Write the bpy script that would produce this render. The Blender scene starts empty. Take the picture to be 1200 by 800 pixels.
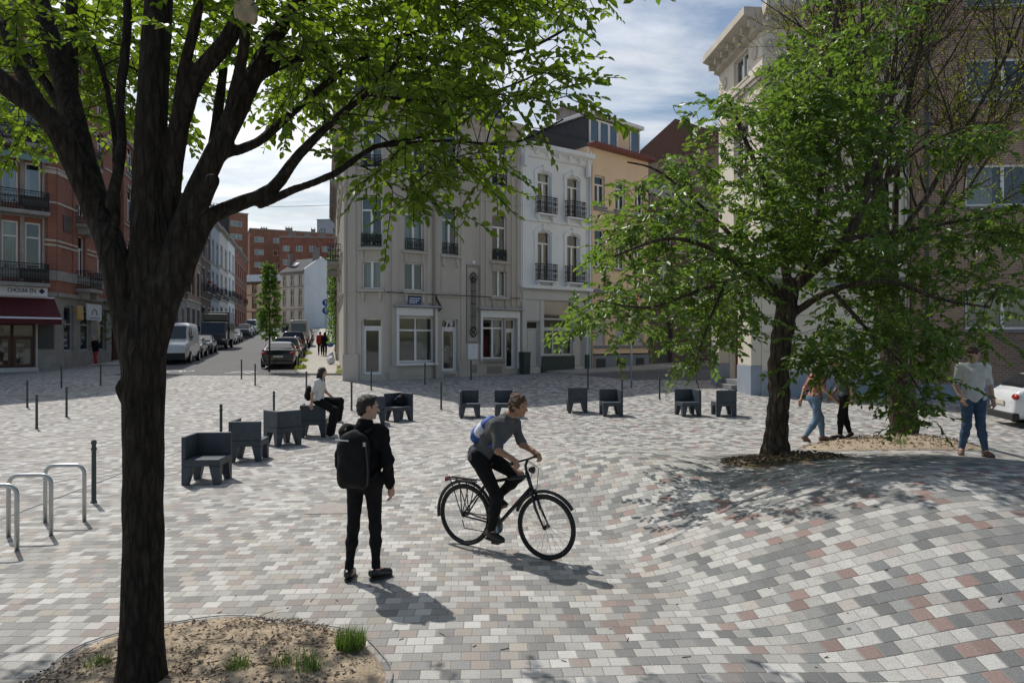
import bpy, bmesh, math, random
import numpy as np
from mathutils import Matrix, Vector, noise as mnoise
R = math.radians
random.seed(11); rng = np.random.default_rng(7)
scene = bpy.context.scene
col = scene.collection
F_PX, CAM_H = 800.0, 2.3            # focal length of the photo in its own pixels, eye height

def lerp(a, b, t): return a + (b - a) * t
def at(px, py, d):                   # a point at distance d (metres in front of the viewer)
    return Vector(((px - 600) / F_PX * d, d, CAM_H - (py - 400) / F_PX * d))

# ------------------------------------------------------------------ terrain heights
PY = [-60, 0, 17, 20, 24, 30, 35, 50, 70, 110, 160, 200, 400]
PZ = [0, 0, 0.0, .05, .22, .58, .70, 1.17, 1.95, 3.7, 5.6, 7.5, 16]
BUMPS = [(1.3, 10.9, 2.6, 3.4, .52), (8.2, 13.9, 3.7, 3.0, .30), (-.2, 13.2, 2.6, 2.6, .18)]
def smooth(t):
    t = np.clip(t, 0, 1); return t * t * (3 - 2 * t)
def gza(x, y):
    x = np.asarray(x, float); y = np.asarray(y, float)
    z = np.interp(y, PY, PZ)
    f = 1 - .5 * smooth((x - 5) / 5.5) * (1 - smooth((y - 32) / 8))
    z = z * f
    for cx, cy, rx, ry, h in BUMPS:
        d = np.sqrt(((x - cx) / rx) ** 2 + ((y - cy) / ry) ** 2)
        z = z + h * .5 * (np.cos(np.pi * np.minimum(d, 1)) + 1)
    # the big mound on the right: a rounded block with a steep front
    dx = np.abs(x - 5.6) / 4.5; dy = np.where(y < 9, (9 - y) / 4.85, 0)
    d = np.minimum(1, (dx ** 3 + dy ** 3) ** (1 / 3))
    z = z + .82 * (.82 + .18 * smooth((x - 2.4) / 2.2)) * np.clip(1 - d ** 3.2, 0, 1) ** 1.5 * np.interp(y, [7.0, 7.6, 8.3, 9, 10, 11, 12, 13, 13.8, 14.6], [1, .995, .95, .87, .74, .60, .44, .26, .10, 0])
    return z
def gz(x, y): return float(gza(x, y))

# ------------------------------------------------------------------ node materials
def N(nt, typ, **kw):
    n = nt.nodes.new(typ)
    for k, v in kw.items():
        if k in n.inputs: n.inputs[k].default_value = v
        else: setattr(n, k, v)
    return n
def M_(nt, op, a, b=None, c=None):
    n = nt.nodes.new('ShaderNodeMath'); n.operation = op
    for i, v in enumerate((a, b, c)):
        if v is None: continue
        if isinstance(v, (int, float)): n.inputs[i].default_value = v
        else: nt.links.new(v, n.inputs[i])
    return n.outputs[0]
def MIX(nt, f, a, b, typ='RGBA', blend='MIX'):
    n = nt.nodes.new('ShaderNodeMix'); n.data_type = typ; n.blend_type = blend
    for s, v in ((n.inputs[0], f), (n.inputs[6], a), (n.inputs[7], b)):
        if isinstance(v, (int, float)): s.default_value = v
        elif isinstance(v, (tuple, list)): s.default_value = (*v[:3], 1)
        else: nt.links.new(v, s)
    return n.outputs[2]
def new_mat(name):
    m = bpy.data.materials.new(name); m.use_nodes = True
    nt = m.node_tree; nt.nodes.clear()
    out = nt.nodes.new('ShaderNodeOutputMaterial'); p = nt.nodes.new('ShaderNodeBsdfPrincipled')
    nt.links.new(p.outputs[0], out.inputs[0])
    return m, nt, p, out
def mat(name, c, rough=.7, var=.18, scale=2.5, bump=0., bscale=40., metal=0., spec=.5, grime=None, streak=False):
    m, nt, p, out = new_mat(name)
    tc = N(nt, 'ShaderNodeTexCoord')
    nz = N(nt, 'ShaderNodeTexNoise', Scale=scale, Detail=6., Roughness=.6)
    if streak:
        mp = N(nt, 'ShaderNodeMapping'); mp.inputs['Scale'].default_value = (1, 1, .12)
        nt.links.new(tc.outputs['Object'], mp.inputs[0]); nt.links.new(mp.outputs[0], nz.inputs[0])
    else: nt.links.new(tc.outputs['Object'], nz.inputs[0])
    f = M_(nt, 'MULTIPLY_ADD', nz.outputs[0], 2.4, -.7); f.node.use_clamp = True
    lo = [x * (1 - var) for x in c]; hi = [min(1, x * (1 + var)) for x in c]
    cc = MIX(nt, f, lo, hi)
    if grime:
        n2 = N(nt, 'ShaderNodeTexNoise', Scale=scale * .35, Detail=8., Roughness=.7)
        nt.links.new(tc.outputs['Object'], n2.inputs[0])
        g = M_(nt, 'MULTIPLY_ADD', n2.outputs[0], 5., -2.6); g.node.use_clamp = True
        cc = MIX(nt, M_(nt, 'MULTIPLY', g, .55), cc, grime)
    nt.links.new(cc, p.inputs['Base Color'])
    p.inputs['Roughness'].default_value = rough; p.inputs['Metallic'].default_value = metal
    p.inputs['Specular IOR Level'].default_value = spec
    if bump:
        b = N(nt, 'ShaderNodeBump', Strength=bump, Distance=.02)
        n3 = N(nt, 'ShaderNodeTexNoise', Scale=bscale, Detail=5.); nt.links.new(tc.outputs['Object'], n3.inputs[0])
        nt.links.new(n3.outputs[0], b.inputs['Height']); nt.links.new(b.outputs[0], p.inputs['Normal'])
    return m
def bark_mat(name, dark, light, sc=26., lichen=(.06, .065, .045)):
    m, nt, p, out = new_mat(name); tc = N(nt, 'ShaderNodeTexCoord')
    mp = N(nt, 'ShaderNodeMapping'); mp.inputs['Scale'].default_value = (1, 1, .22); nt.links.new(tc.outputs['Object'], mp.inputs[0])
    n1 = N(nt, 'ShaderNodeTexNoise', Scale=sc, Detail=7., Roughness=.65, Distortion=.8); nt.links.new(mp.outputs[0], n1.inputs[0])
    vo = N(nt, 'ShaderNodeTexVoronoi', Scale=sc * .7); vo.feature = 'DISTANCE_TO_EDGE'; nt.links.new(mp.outputs[0], vo.inputs['Vector'])
    cr = M_(nt, 'MULTIPLY', vo.outputs['Distance'], 5.); cr.node.use_clamp = True
    f = M_(nt, 'MULTIPLY_ADD', n1.outputs[0], 3.4, -1.2); f.node.use_clamp = True
    c = MIX(nt, M_(nt, 'MULTIPLY', f, M_(nt, 'MULTIPLY_ADD', cr, .7, .3)), dark, light)
    n2 = N(nt, 'ShaderNodeTexNoise', Scale=3.2, Detail=8., Roughness=.75); nt.links.new(tc.outputs['Object'], n2.inputs[0])
    g = M_(nt, 'MULTIPLY_ADD', n2.outputs[0], 7., -4.); g.node.use_clamp = True; c = MIX(nt, M_(nt, 'MULTIPLY', g, .8), c, lichen)
    nt.links.new(c, p.inputs['Base Color']); p.inputs['Roughness'].default_value = .95; p.inputs['Specular IOR Level'].default_value = .25
    b = N(nt, 'ShaderNodeBump', Strength=1., Distance=.022); nt.links.new(M_(nt, 'ADD', n1.outputs[0], M_(nt, 'MULTIPLY', cr, .5)), b.inputs['Height']); nt.links.new(b.outputs[0], p.inputs['Normal'])
    return m
def brick_mat(name, c1, c2, mortar, bw=.22, bh=.07, rough=.85, ms=.012):
    m, nt, p, out = new_mat(name)
    tc = N(nt, 'ShaderNodeTexCoord')
    # the wall runs in any direction: use the run of the wall (generated from object x and y) and its height
    sp = N(nt, 'ShaderNodeSeparateXYZ'); nt.links.new(tc.outputs['Object'], sp.inputs[0])
    ge = N(nt, 'ShaderNodeNewGeometry'); vt = N(nt, 'ShaderNodeVectorTransform'); vt.vector_type = 'NORMAL'; vt.convert_from = 'WORLD'; vt.convert_to = 'OBJECT'
    nt.links.new(ge.outputs['True Normal'], vt.inputs[0])
    sn = N(nt, 'ShaderNodeSeparateXYZ'); nt.links.new(vt.outputs[0], sn.inputs[0])
    run = M_(nt, 'ADD', M_(nt, 'MULTIPLY', sp.outputs[0], M_(nt, 'MULTIPLY', sn.outputs[1], -1.)), M_(nt, 'MULTIPLY', sp.outputs[1], sn.outputs[0]))
    cb = N(nt, 'ShaderNodeCombineXYZ'); nt.links.new(run, cb.inputs[0]); nt.links.new(sp.outputs[2], cb.inputs[1])
    br = N(nt, 'ShaderNodeTexBrick', Scale=1.0); br.inputs['Brick Width'].default_value = bw; br.inputs['Row Height'].default_value = bh
    br.inputs['Mortar Size'].default_value = ms; br.inputs['Color1'].default_value = (*c1, 1); br.inputs['Color2'].default_value = (*c2, 1); br.inputs['Mortar'].default_value = (*mortar, 1)
    nt.links.new(cb.outputs[0], br.inputs[0])
    nz = N(nt, 'ShaderNodeTexNoise', Scale=.7, Detail=6.); nt.links.new(tc.outputs['Object'], nz.inputs[0])
    f = M_(nt, 'MULTIPLY_ADD', nz.outputs[0], 1.0, .5)
    mm = MIX(nt, 1., br.outputs[0], f, blend='MULTIPLY')
    nt.links.new(mm, p.inputs['Base Color']); p.inputs['Roughness'].default_value = rough
    b = N(nt, 'ShaderNodeBump', Strength=.5, Distance=.01); nt.links.new(M_(nt, 'SUBTRACT', 1., br.outputs['Fac']), b.inputs['Height']); nt.links.new(b.outputs[0], p.inputs['Normal'])
    return m
def glass_mat(name, tint=(.7, .76, .76), extra=.07):
    m, nt, p, out = new_mat(name); nt.nodes.remove(p)
    t = N(nt, 'ShaderNodeBsdfTransparent'); t.inputs[0].default_value = (*tint, 1)
    g = N(nt, 'ShaderNodeBsdfGlossy', Roughness=.03); g.inputs[0].default_value = (.9, .93, .95, 1)
    fr = N(nt, 'ShaderNodeFresnel', IOR=1.5)
    tc = N(nt, 'ShaderNodeTexCoord'); nz = N(nt, 'ShaderNodeTexNoise', Scale=1.2, Detail=1.); nt.links.new(tc.outputs['Object'], nz.inputs[0])
    b = N(nt, 'ShaderNodeBump', Strength=.06, Distance=.1); nt.links.new(nz.outputs[0], b.inputs['Height']); nt.links.new(b.outputs[0], g.inputs['Normal'])
    mx = N(nt, 'ShaderNodeMixShader'); nt.links.new(M_(nt, 'ADD', fr.outputs[0], extra), mx.inputs[0])
    nt.links.new(t.outputs[0], mx.inputs[1]); nt.links.new(g.outputs[0], mx.inputs[2]); nt.links.new(mx.outputs[0], out.inputs[0])
    return m
def leaf_mat(name, c1, c2, trans=.45, gloss=.35, spec=.5):
    m, nt, p, out = new_mat(name)
    ge = N(nt, 'ShaderNodeNewGeometry')
    cr = N(nt, 'ShaderNodeValToRGB'); nt.links.new(ge.outputs['Random Per Island'], cr.inputs[0])
    cr.color_ramp.elements[0].color = (*c1, 1); cr.color_ramp.elements[1].color = (*c2, 1)
    nt.links.new(cr.outputs[0], p.inputs['Base Color']); p.inputs['Roughness'].default_value = gloss; p.inputs['Specular IOR Level'].default_value = spec
    tr = N(nt, 'ShaderNodeBsdfTranslucent')
    hs = N(nt, 'ShaderNodeHueSaturation', Hue=.485, Saturation=1.1, Value=1.8); nt.links.new(cr.outputs[0], hs.inputs['Color']); nt.links.new(hs.outputs[0], tr.inputs[0])
    mx = N(nt, 'ShaderNodeMixShader'); mx.inputs[0].default_value = trans
    nt.links.new(p.outputs[0], mx.inputs[1]); nt.links.new(tr.outputs[0], mx.inputs[2]); nt.links.new(mx.outputs[0], out.inputs[0])
    return m

# ------------------------------------------------------------------ objects
ROOTM = {}
def tag(o, label=None, cat=None, group=None, kind=None):
    if label: o['label'] = label
    if cat: o['category'] = cat
    if group: o['group'] = group
    if kind: o['kind'] = kind
    return o
def thing(name, label, cat, loc=(0, 0, 0), yaw=0., group=None):
    o = bpy.data.objects.new(name, None); col.objects.link(o); o.empty_display_size = .2
    o.location = loc; o.rotation_euler = (0, 0, yaw)
    ROOTM[o.name] = Matrix.Translation(Vector(loc)) @ Matrix.Rotation(yaw, 4, 'Z')
    return tag(o, label, cat, group)
def root_of(o):
    while o.parent: o = o.parent
    return o
class Fr:                            # a facade: origin at its left end seen from outside, x along it, y into the building
    def __init__(s, p0, p1, z=0.):
        s.p0, s.p1 = Vector((*p0, z)), Vector((*p1, z)); d = s.p1 - s.p0
        s.W = d.length; s.yaw = math.atan2(d.y, d.x)
        s.M = Matrix.Translation(s.p0) @ Matrix.Rotation(s.yaw, 4, 'Z')
I4 = Matrix.Identity(4)
class MB:                            # collects shapes in world or facade coordinates, builds ONE mesh
    def __init__(s, M=None): s.v, s.f, s.mi, s.M, s.slot = [], [], [], M or I4, 0
    def add(s, vs, fs):
        n = len(s.v); s.v += [s.M @ Vector(v) for v in vs]
        for f in fs: s.f.append([n + i for i in f]); s.mi.append(s.slot)
        return s
    def quad(s, *p): return s.add(p, [list(range(len(p)))])
    def box(s, x0, x1, y0, y1, z0, z1):
        return s.add([(x0, y0, z0), (x1, y0, z0), (x1, y1, z0), (x0, y1, z0), (x0, y0, z1), (x1, y0, z1), (x1, y1, z1), (x0, y1, z1)],
                     [(0, 3, 2, 1), (4, 5, 6, 7), (0, 1, 5, 4), (1, 2, 6, 5), (2, 3, 7, 6), (3, 0, 4, 7)])
    def hexa(s, b, t): return s.add(list(b) + list(t), [(0, 3, 2, 1), (4, 5, 6, 7), (0, 1, 5, 4), (1, 2, 6, 5), (2, 3, 7, 6), (3, 0, 4, 7)])
    def prism(s, poly, y0, y1):      # polygon in x,z pushed from y0 to y1
        n = len(poly)
        return s.add([(x, y0, z) for x, z in poly] + [(x, y1, z) for x, z in poly],
                     [list(range(n)), list(range(2 * n - 1, n - 1, -1))] + [(i, i + n, (i + 1) % n + n, (i + 1) % n) for i in range(n)])
    def prismz(s, poly, z0, z1):
        n = len(poly)
        return s.add([(x, y, z0) for x, y in poly] + [(x, y, z1) for x, y in poly],
                     [list(range(n - 1, -1, -1)), list(range(n, 2 * n))] + [(i, (i + 1) % n, (i + 1) % n + n, i + n) for i in range(n)])
    def tube(s, pts, r, n=8, cap=True):
        pts = [Vector(p) for p in pts]; rs = r if isinstance(r, (list, tuple)) else [r] * len(pts)
        vs, fs = [], []; a = None
        for i, p in enumerate(pts):
            t = (pts[min(i + 1, len(pts) - 1)] - pts[max(i - 1, 0)])
            t = t.normalized() if t.length > 1e-9 else Vector((0, 0, 1))
            if a is None: a = t.orthogonal().normalized()
            else:
                a = a - t * a.dot(t); a = a.normalized() if a.length > 1e-6 else t.orthogonal().normalized()
            b = t.cross(a)
            for k in range(n):
                c = 2 * math.pi * k / n; vs.append(p + (a * math.cos(c) + b * math.sin(c)) * rs[i])
        for i in range(len(pts) - 1):
            for k in range(n): fs.append((i * n + k, i * n + (k + 1) % n, (i + 1) * n + (k + 1) % n, (i + 1) * n + k))
        if cap: fs += [list(range(n - 1, -1, -1)), list(range((len(pts) - 1) * n, len(pts) * n))]
        return s.add(vs, fs)
    def lathe(s, prof, c=(0, 0, 0), n=16, axis='z'):     # profile of (radius, height)
        c = Vector(c); vs, fs = [], []
        for r, h in prof:
            for k in range(n):
                a = 2 * math.pi * k / n; x, y = r * math.cos(a), r * math.sin(a)
                vs.append(c + (Vector((x, y, h)) if axis == 'z' else Vector((x, h, y)) if axis == 'y' else Vector((h, x, y))))
        for i in range(len(prof) - 1):
            for k in range(n): fs.append((i * n + k, i * n + (k + 1) % n, (i + 1) * n + (k + 1) % n, (i + 1) * n + k))
        fs += [list(range(n - 1, -1, -1)), list(range((len(prof) - 1) * n, len(prof) * n))]
        return s.add(vs, fs)
    def ell(s, c, r, n=12, m=8):
        c = Vector(c); vs, fs = [], []
        for i in range(m + 1):
            t = math.pi * i / m
            for k in range(n):
                a = 2 * math.pi * k / n
                vs.append(c + Vector((r[0] * math.sin(t) * math.cos(a), r[1] * math.sin(t) * math.sin(a), r[2] * math.cos(t))))
        for i in range(m):
            for k in range(n): fs.append((i * n + k, (i + 1) * n + k, (i + 1) * n + (k + 1) % n, i * n + (k + 1) % n))
        return s.add(vs, fs)
    def build(s, name, m, parent=None, smooth=False, bevel=0., seg=2, fixn=True):
        me = bpy.data.meshes.new(name)
        if parent is not None:
            inv = ROOTM[root_of(parent).name].inverted(); vs = [inv @ v for v in s.v]
        else: vs = s.v
        me.from_pydata([tuple(v) for v in vs], [], s.f)
        for x in (m if isinstance(m, (list, tuple)) else [m]): me.materials.append(x)
        me.polygons.foreach_set('material_index', s.mi)
        if fixn:
            bm = bmesh.new(); bm.from_mesh(me); bmesh.ops.recalc_face_normals(bm, faces=bm.faces); bm.to_mesh(me); bm.free()
        if smooth: me.polygons.foreach_set('use_smooth', [True] * len(me.polygons))
        me.update()
        o = bpy.data.objects.new(name, me); col.objects.link(o)
        if parent is not None: o.parent = parent
        if bevel:
            b = o.modifiers.new('edge', 'BEVEL'); b.width = bevel; b.segments = seg; b.limit_method = 'ANGLE'; b.angle_limit = R(40)
        return o
def np_mesh(name, V, Fq, m, parent=None, smooth=False):      # numpy verts, faces with one corner count
    me = bpy.data.meshes.new(name); V = np.asarray(V, np.float32); Fq = np.asarray(Fq, np.int32)
    if parent is not None:
        inv = np.array(ROOTM[root_of(parent).name].inverted()); V = V @ inv[:3, :3].T.astype(np.float32) + inv[:3, 3].astype(np.float32)
    k = Fq.shape[1]
    me.vertices.add(len(V)); me.vertices.foreach_set('co', V.ravel())
    me.loops.add(Fq.size); me.loops.foreach_set('vertex_index', Fq.ravel())
    me.polygons.add(len(Fq)); me.polygons.foreach_set('loop_start', np.arange(0, Fq.size, k, dtype=np.int32))
    me.polygons.foreach_set('loop_total', np.full(len(Fq), k, np.int32))
    if smooth: me.polygons.foreach_set('use_smooth', np.ones(len(Fq), bool))
    me.materials.append(m); me.update(calc_edges=True); me.validate()
    o = bpy.data.objects.new(name, me); col.objects.link(o)
    if parent is not None: o.parent = parent
    return o
def copy_tree(o, parent=None):
    c = o.copy(); col.objects.link(c); c.parent = parent
    for ch in list(o.children): copy_tree(ch, c)
    return c
def text(s, size, m, parent, Mw, name='lettering', depth=.004, align='CENTER'):
    cu = bpy.data.curves.new(name, 'FONT'); cu.body = s; cu.size = size; cu.extrude = depth; cu.align_x = align; cu.align_y = 'CENTER'; cu.offset = size * .012
    tmp = bpy.data.objects.new('tmp', cu); me = bpy.data.meshes.new_from_object(tmp); bpy.data.objects.remove(tmp); me.name = name
    me.materials.clear(); me.materials.append(m); o = bpy.data.objects.new(name, me); col.objects.link(o)
    o.parent = parent; o.matrix_basis = ROOTM[root_of(parent).name].inverted() @ Mw
    return o

# ------------------------------------------------------------------ signed distance bodies
class SDF:
    def __init__(s, lo, hi, h):
        s.lo = np.array(lo, float); s.h = h; s.n = np.ceil((np.array(hi) - s.lo) / h).astype(int) + 1
        s.ax = [s.lo[i] + h * np.arange(s.n[i]) for i in range(3)]; s.val = np.full(s.n, 1.0)
    def _sub(s, lo, hi):
        sl = []
        for i in range(3):
            a = int(max(0, math.floor((lo[i] - s.lo[i]) / s.h))); b = int(min(s.n[i], math.ceil((hi[i] - s.lo[i]) / s.h) + 1)); sl.append(slice(a, max(a, b)))
        return tuple(sl), np.meshgrid(*[s.ax[i][sl[i]] for i in range(3)], indexing='ij')
    def _smin(s, sl, d, k):
        v = s.val[sl]
        if k <= 0: s.val[sl] = np.minimum(v, d)
        else:
            hh = np.clip(.5 + .5 * (v - d) / k, 0, 1); s.val[sl] = v * (1 - hh) + d * hh - k * hh * (1 - hh)
    def cone(s, a, b, ra, rb=None, k=.03):
        rb = ra if rb is None else rb; a = np.array(a, float); b = np.array(b, float); m = max(ra, rb) + k + 3 * s.h
        sl, (X, Y, Z) = s._sub(np.minimum(a, b) - m, np.maximum(a, b) + m)
        ba = b - a; L = max(1e-9, ba @ ba)
        t = np.clip(((X - a[0]) * ba[0] + (Y - a[1]) * ba[1] + (Z - a[2]) * ba[2]) / L, 0, 1)
        d = np.sqrt((X - a[0] - t * ba[0]) ** 2 + (Y - a[1] - t * ba[1]) ** 2 + (Z - a[2] - t * ba[2]) ** 2) - (ra + t * (rb - ra))
        s._smin(sl, d, k); return s
    def _ell(s, c, r, A, m):
        c = np.array(c, float); r = np.array(r, float); mm = max(r) + m
        sl, (X, Y, Z) = s._sub(c - mm, c + mm)
        P = np.stack([X - c[0], Y - c[1], Z - c[2]], -1)
        if A is not None: P = P @ np.array(A)          # columns of A are the local axes
        k0 = np.sqrt(((P / r) ** 2).sum(-1)); k1 = np.sqrt(((P / (r * r)) ** 2).sum(-1)) + 1e-9
        return sl, k0 * (k0 - 1) / k1
    def ell(s, c, r, A=None, k=.03):
        sl, d = s._ell(c, r, A, k + 3 * s.h); s._smin(sl, d, k); return s
    def cut_ell(s, c, r, A=None):
        sl, d = s._ell(c, r, A, 3 * s.h); s.val[sl] = np.maximum(s.val[sl], -d); return s
    def cut_plane(s, p, n):           # removes the side n points to
        X, Y, Z = np.meshgrid(*s.ax, indexing='ij'); d = (X - p[0]) * n[0] + (Y - p[1]) * n[1] + (Z - p[2]) * n[2]
        s.val = np.maximum(s.val, d); return s
    def ripple(s, amp, fr, seed=0, zs=1.):
        X, Y, Z = np.meshgrid(*s.ax, indexing='ij'); q = seed * 1.7
        s.val += amp * (np.sin(fr * X + q + 2 * np.sin(.6 * fr * zs * Z + q)) * np.sin(fr * Y * .9 + 1.3 * q + 1.5 * np.sin(fr * zs * Z * .8)) + .6 * np.sin(fr * zs * Z * 1.3 + 3 * np.sin(fr * .5 * X + q) + 2 * np.sin(fr * .6 * Y)))
        return s
    def mesh(s):
        v = s.val; ins = v < 0; nx, ny, nz = v.shape
        cc = np.zeros((nx - 1, ny - 1, nz - 1), np.int8)
        for i in (0, 1):
            for j in (0, 1):
                for k in (0, 1): cc += ins[i:nx - 1 + i, j:ny - 1 + j, k:nz - 1 + k]
        act = (cc > 0) & (cc < 8); idx = np.full(act.shape, -1, np.int64); cells = np.argwhere(act); idx[act] = np.arange(len(cells))
        S = np.zeros((len(cells), 3)); C = np.zeros(len(cells))
        corners = [(i, j, k) for i in (0, 1) for j in (0, 1) for k in (0, 1)]
        for a in corners:
            for ax in range(3):
                if a[ax]: continue
                b = list(a); b[ax] = 1
                va = v[tuple((cells + a).T)]; vb = v[tuple((cells + b).T)]; cr = (va < 0) != (vb < 0)
                t = np.where(cr, va / np.where(cr, va - vb, 1), 0); p = np.array(a, float) + np.outer(t, np.array(b) - np.array(a))
                S += p * cr[:, None]; C += cr
        V = s.lo + (cells + S / C[:, None]) * s.h
        Q = []
        for ax in range(3):
            sl0 = [slice(None)] * 3; sl1 = [slice(None)] * 3; sl0[ax] = slice(0, -1); sl1[ax] = slice(1, None)
            e = ins[tuple(sl0)] != ins[tuple(sl1)]; g = np.argwhere(e); u, w = (ax + 1) % 3, (ax + 2) % 3
            ok = (g[:, u] > 0) & (g[:, w] > 0) & (g[:, u] < v.shape[u] - 1) & (g[:, w] < v.shape[w] - 1); g = g[ok]
            fl = ins[tuple(g.T)]
            def cell(du, dw):
                h = g.copy(); h[:, u] -= du; h[:, w] -= dw; return idx[tuple(h.T)]
            q = np.stack([cell(1, 1), cell(0, 1), cell(0, 0), cell(1, 0)], 1)
            q[~fl] = q[~fl][:, ::-1]; Q.append(q)
        return V, np.concatenate(Q)
# ------------------------------------------------------------------ materials
mt = {}
mt['stucco'] = mat('grey_stucco', (.50, .455, .395), .9, .13, .8, .25, 60, grime=(.30, .27, .235), streak=True)
mt['stucco_dark'] = mat('grey_stucco_base', (.30, .272, .24), .9, .12, 1., .25, 60)
mt['white_wall'] = mat('white_plaster', (.80, .82, .83), .8, .06, .7, .1, 60, grime=(.56, .57, .56), streak=True)
mt['white_base'] = mat('pale_grey_shopfront', (.58, .57, .54), .7, .07, 1., .05)
mt['yellow_wall'] = mat('apricot_plaster', (.78, .60, .42), .85, .07, .8, .12, 60, grime=(.60, .45, .31), streak=True)
mt['slate_trim'] = mat('blue_grey_trim', (.20, .23, .27), .7, .1, 2)
mt['cream'] = mat('cream_plaster', (.70, .64, .53), .85, .07, .6, .12, 50, grime=(.48, .43, .36), streak=True)
mt['cream_trim'] = mat('cream_cornice', (.55, .5, .42), .8, .15, 2, .1, grime=(.3, .28, .25))
mt['stone'] = mat('weathered_stone', (.33, .31, .28), .85, .2, 2, .3, 30)
mt['bluestone'] = mat('bluestone', (.20, .205, .21), .75, .2, 3, .2, 40)
mt['plinth'] = mat('blue_grey_plinth', (.30, .34, .40), .7, .1, 2)
mt['brick_red'] = brick_mat('red_brick', (.36, .10, .055), (.27, .07, .04), (.28, .2, .15), .22, .075)
mt['brick_tan'] = brick_mat('tan_brick', (.36, .21, .125), (.23, .125, .075), (.36, .32, .27), .24, .085, ms=.014)
mt['brick_orange'] = brick_mat('orange_brick', (.37, .15, .085), (.29, .11, .06), (.30, .2, .15), .22, .075)
mt['brick_dark'] = brick_mat('dark_brick', (.13, .085, .065), (.09, .06, .05), (.15, .13, .11), .22, .075)
mt['white_paint'] = mat('white_frame_paint', (.78, .78, .76), .4, .05, 3)
mt['grey_paint'] = mat('grey_frame_paint', (.45, .47, .5), .45, .06, 3)
mt['dark_frame'] = mat('dark_frame_paint', (.06, .055, .05), .5, .1, 3)
mt['wood_brown'] = mat('brown_wood', (.10, .042, .026), .5, .25, 6)
mt['door_red'] = mat('oxblood_door', (.16, .04, .028), .45, .15, 4)
mt['iron'] = mat('black_iron', (.022, .024, .026), .5, .2, 5)
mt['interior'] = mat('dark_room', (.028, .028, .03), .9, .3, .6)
mt['curtain'] = mat('net_curtain', (.62, .62, .58), .9, .1, 8)
mt['curtain_grey'] = mat('grey_blind', (.28, .31, .30), .8, .06, 5)
mt['glass'] = glass_mat('window_glass')
mt['glass_sky'] = glass_mat('window_glass_bright', (.55, .62, .66), .16)
mt['slate'] = mat('slate_roof', (.06, .062, .068), .9, .2, 6, .3, 12)
mt['tile'] = mat('clay_tile_roof', (.13, .06, .042), .8, .25, 8, .5, 14)
mt['zinc'] = mat('zinc_roof', (.34, .37, .41), .4, .12, 2, metal=.4)
mt['chimney'] = mat('chimney_render', (.25, .22, .2), .9, .25, 3)
mt['pot'] = mat('terracotta_pot', (.09, .055, .045), .8, .2, 6)
mt['awning'] = mat('maroon_awning', (.095, .012, .016), .85, .15, 3)
mt['awning_green'] = mat('green_striped_canvas', (.20, .30, .27), .85, .1, 6)
mt['sign_white'] = mat('white_sign', (.76, .78, .82), .4, .03, 3)
mt['sign_blue'] = mat('blue_letters', (.015, .03, .16), .5, .05, 3)
mt['plaque_blue'] = mat('blue_enamel', (.02, .045, .17), .35, .05, 3)
mt['traffic_blue'] = mat('blue_traffic_sign', (.02, .1, .42), .35, .05, 3)
mt['traffic_red'] = mat('red_traffic_sign', (.45, .02, .03), .35, .05, 3)
mt['sign_yellow'] = mat('amber_sign', (.5, .3, .06), .4, .1, 5)
mt['sign_grey'] = mat('grey_white_panel', (.62, .64, .66), .5, .05, 4)
mt['poster'] = mat('dark_poster', (.05, .05, .055), .5, .9, 14)
mt['green_metal'] = mat('dark_green_metal', (.028, .05, .047), .4, .2, 5, metal=.0, spec=.6)
mt['galv'] = mat('galvanised_steel', (.46, .48, .48), .38, .12, 8, metal=.75)
mt['chair'] = mat('anthracite_polyethylene', (.042, .055, .070), .55, .3, 5, .15, 160, spec=.5, grime=(.085, .092, .098))
mt['soil'] = mat('dry_sandy_soil', (.38, .30, .21), .95, .35, 14, 1., 45, grime=(.15, .105, .065))
mt['soil_dark'] = mat('dark_soil', (.13, .095, .055), .95, .5, 7, 1., 26, grime=(.09, .095, .035))
mt['grass'] = leaf_mat('grass_blades', (.07, .14, .025), (.15, .24, .05), .3, .5)
mt['twig'] = mat('dead_twig', (.09, .065, .045), .9, .4, 20)
mt['bark'] = bark_mat('dark_bark', (.012, .009, .007), (.052, .042, .031))
mt['bark_pale'] = bark_mat('grey_brown_bark', (.035, .027, .02), (.135, .108, .08), 18., (.12, .12, .09))
mt['leaf_front'] = leaf_mat('beech_leaves', (.07, .128, .017), (.135, .21, .03), .57, .45, .35)
mt['leaf_dark'] = leaf_mat('elm_leaves', (.06, .118, .022), (.125, .205, .04), .50, .36, .45)
mt['leaf_spring'] = leaf_mat('young_leaves', (.13, .17, .025), (.24, .28, .05), .5, .45, .3)
mt['leaf_street'] = leaf_mat('hornbeam_leaves', (.06, .13, .025), (.14, .23, .05), .45, .4, .4)
mt['asphalt'] = mat('worn_asphalt', (.125, .125, .125), .9, .16, 1.2, .4, 90, grime=(.10, .10, .10))
mt['pavement'] = mat('concrete_pavement', (.40, .375, .33), .9, .14, 1.5, .2, 60, grime=(.3, .28, .24))
mt['kerb'] = mat('kerb_stone', (.30, .30, .29), .85, .15, 3, .2)
mt['road_paint'] = mat('road_marking_paint', (.72, .72, .70), .7, .12, 8)
mt['skin'] = mat('skin', (.50, .30, .215), .5, .08, 8)
mt['skin_tan'] = mat('tanned_skin', (.36, .20, .13), .5, .08, 8)
mt['hair_dark'] = mat('dark_brown_hair', (.018, .012, .009), .5, .4, 40, .6, 160)
mt['hair_brown'] = mat('auburn_hair', (.085, .042, .024), .75, .4, 40, .6, 160)
mt['black_cloth'] = mat('black_cloth', (.009, .009, .010), .9, .3, 12, .35, 260, spec=.2)
mt['black_soft'] = mat('washed_black_cloth', (.011, .011, .012), .9, .3, 12, .35, 260, spec=.2)
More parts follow.
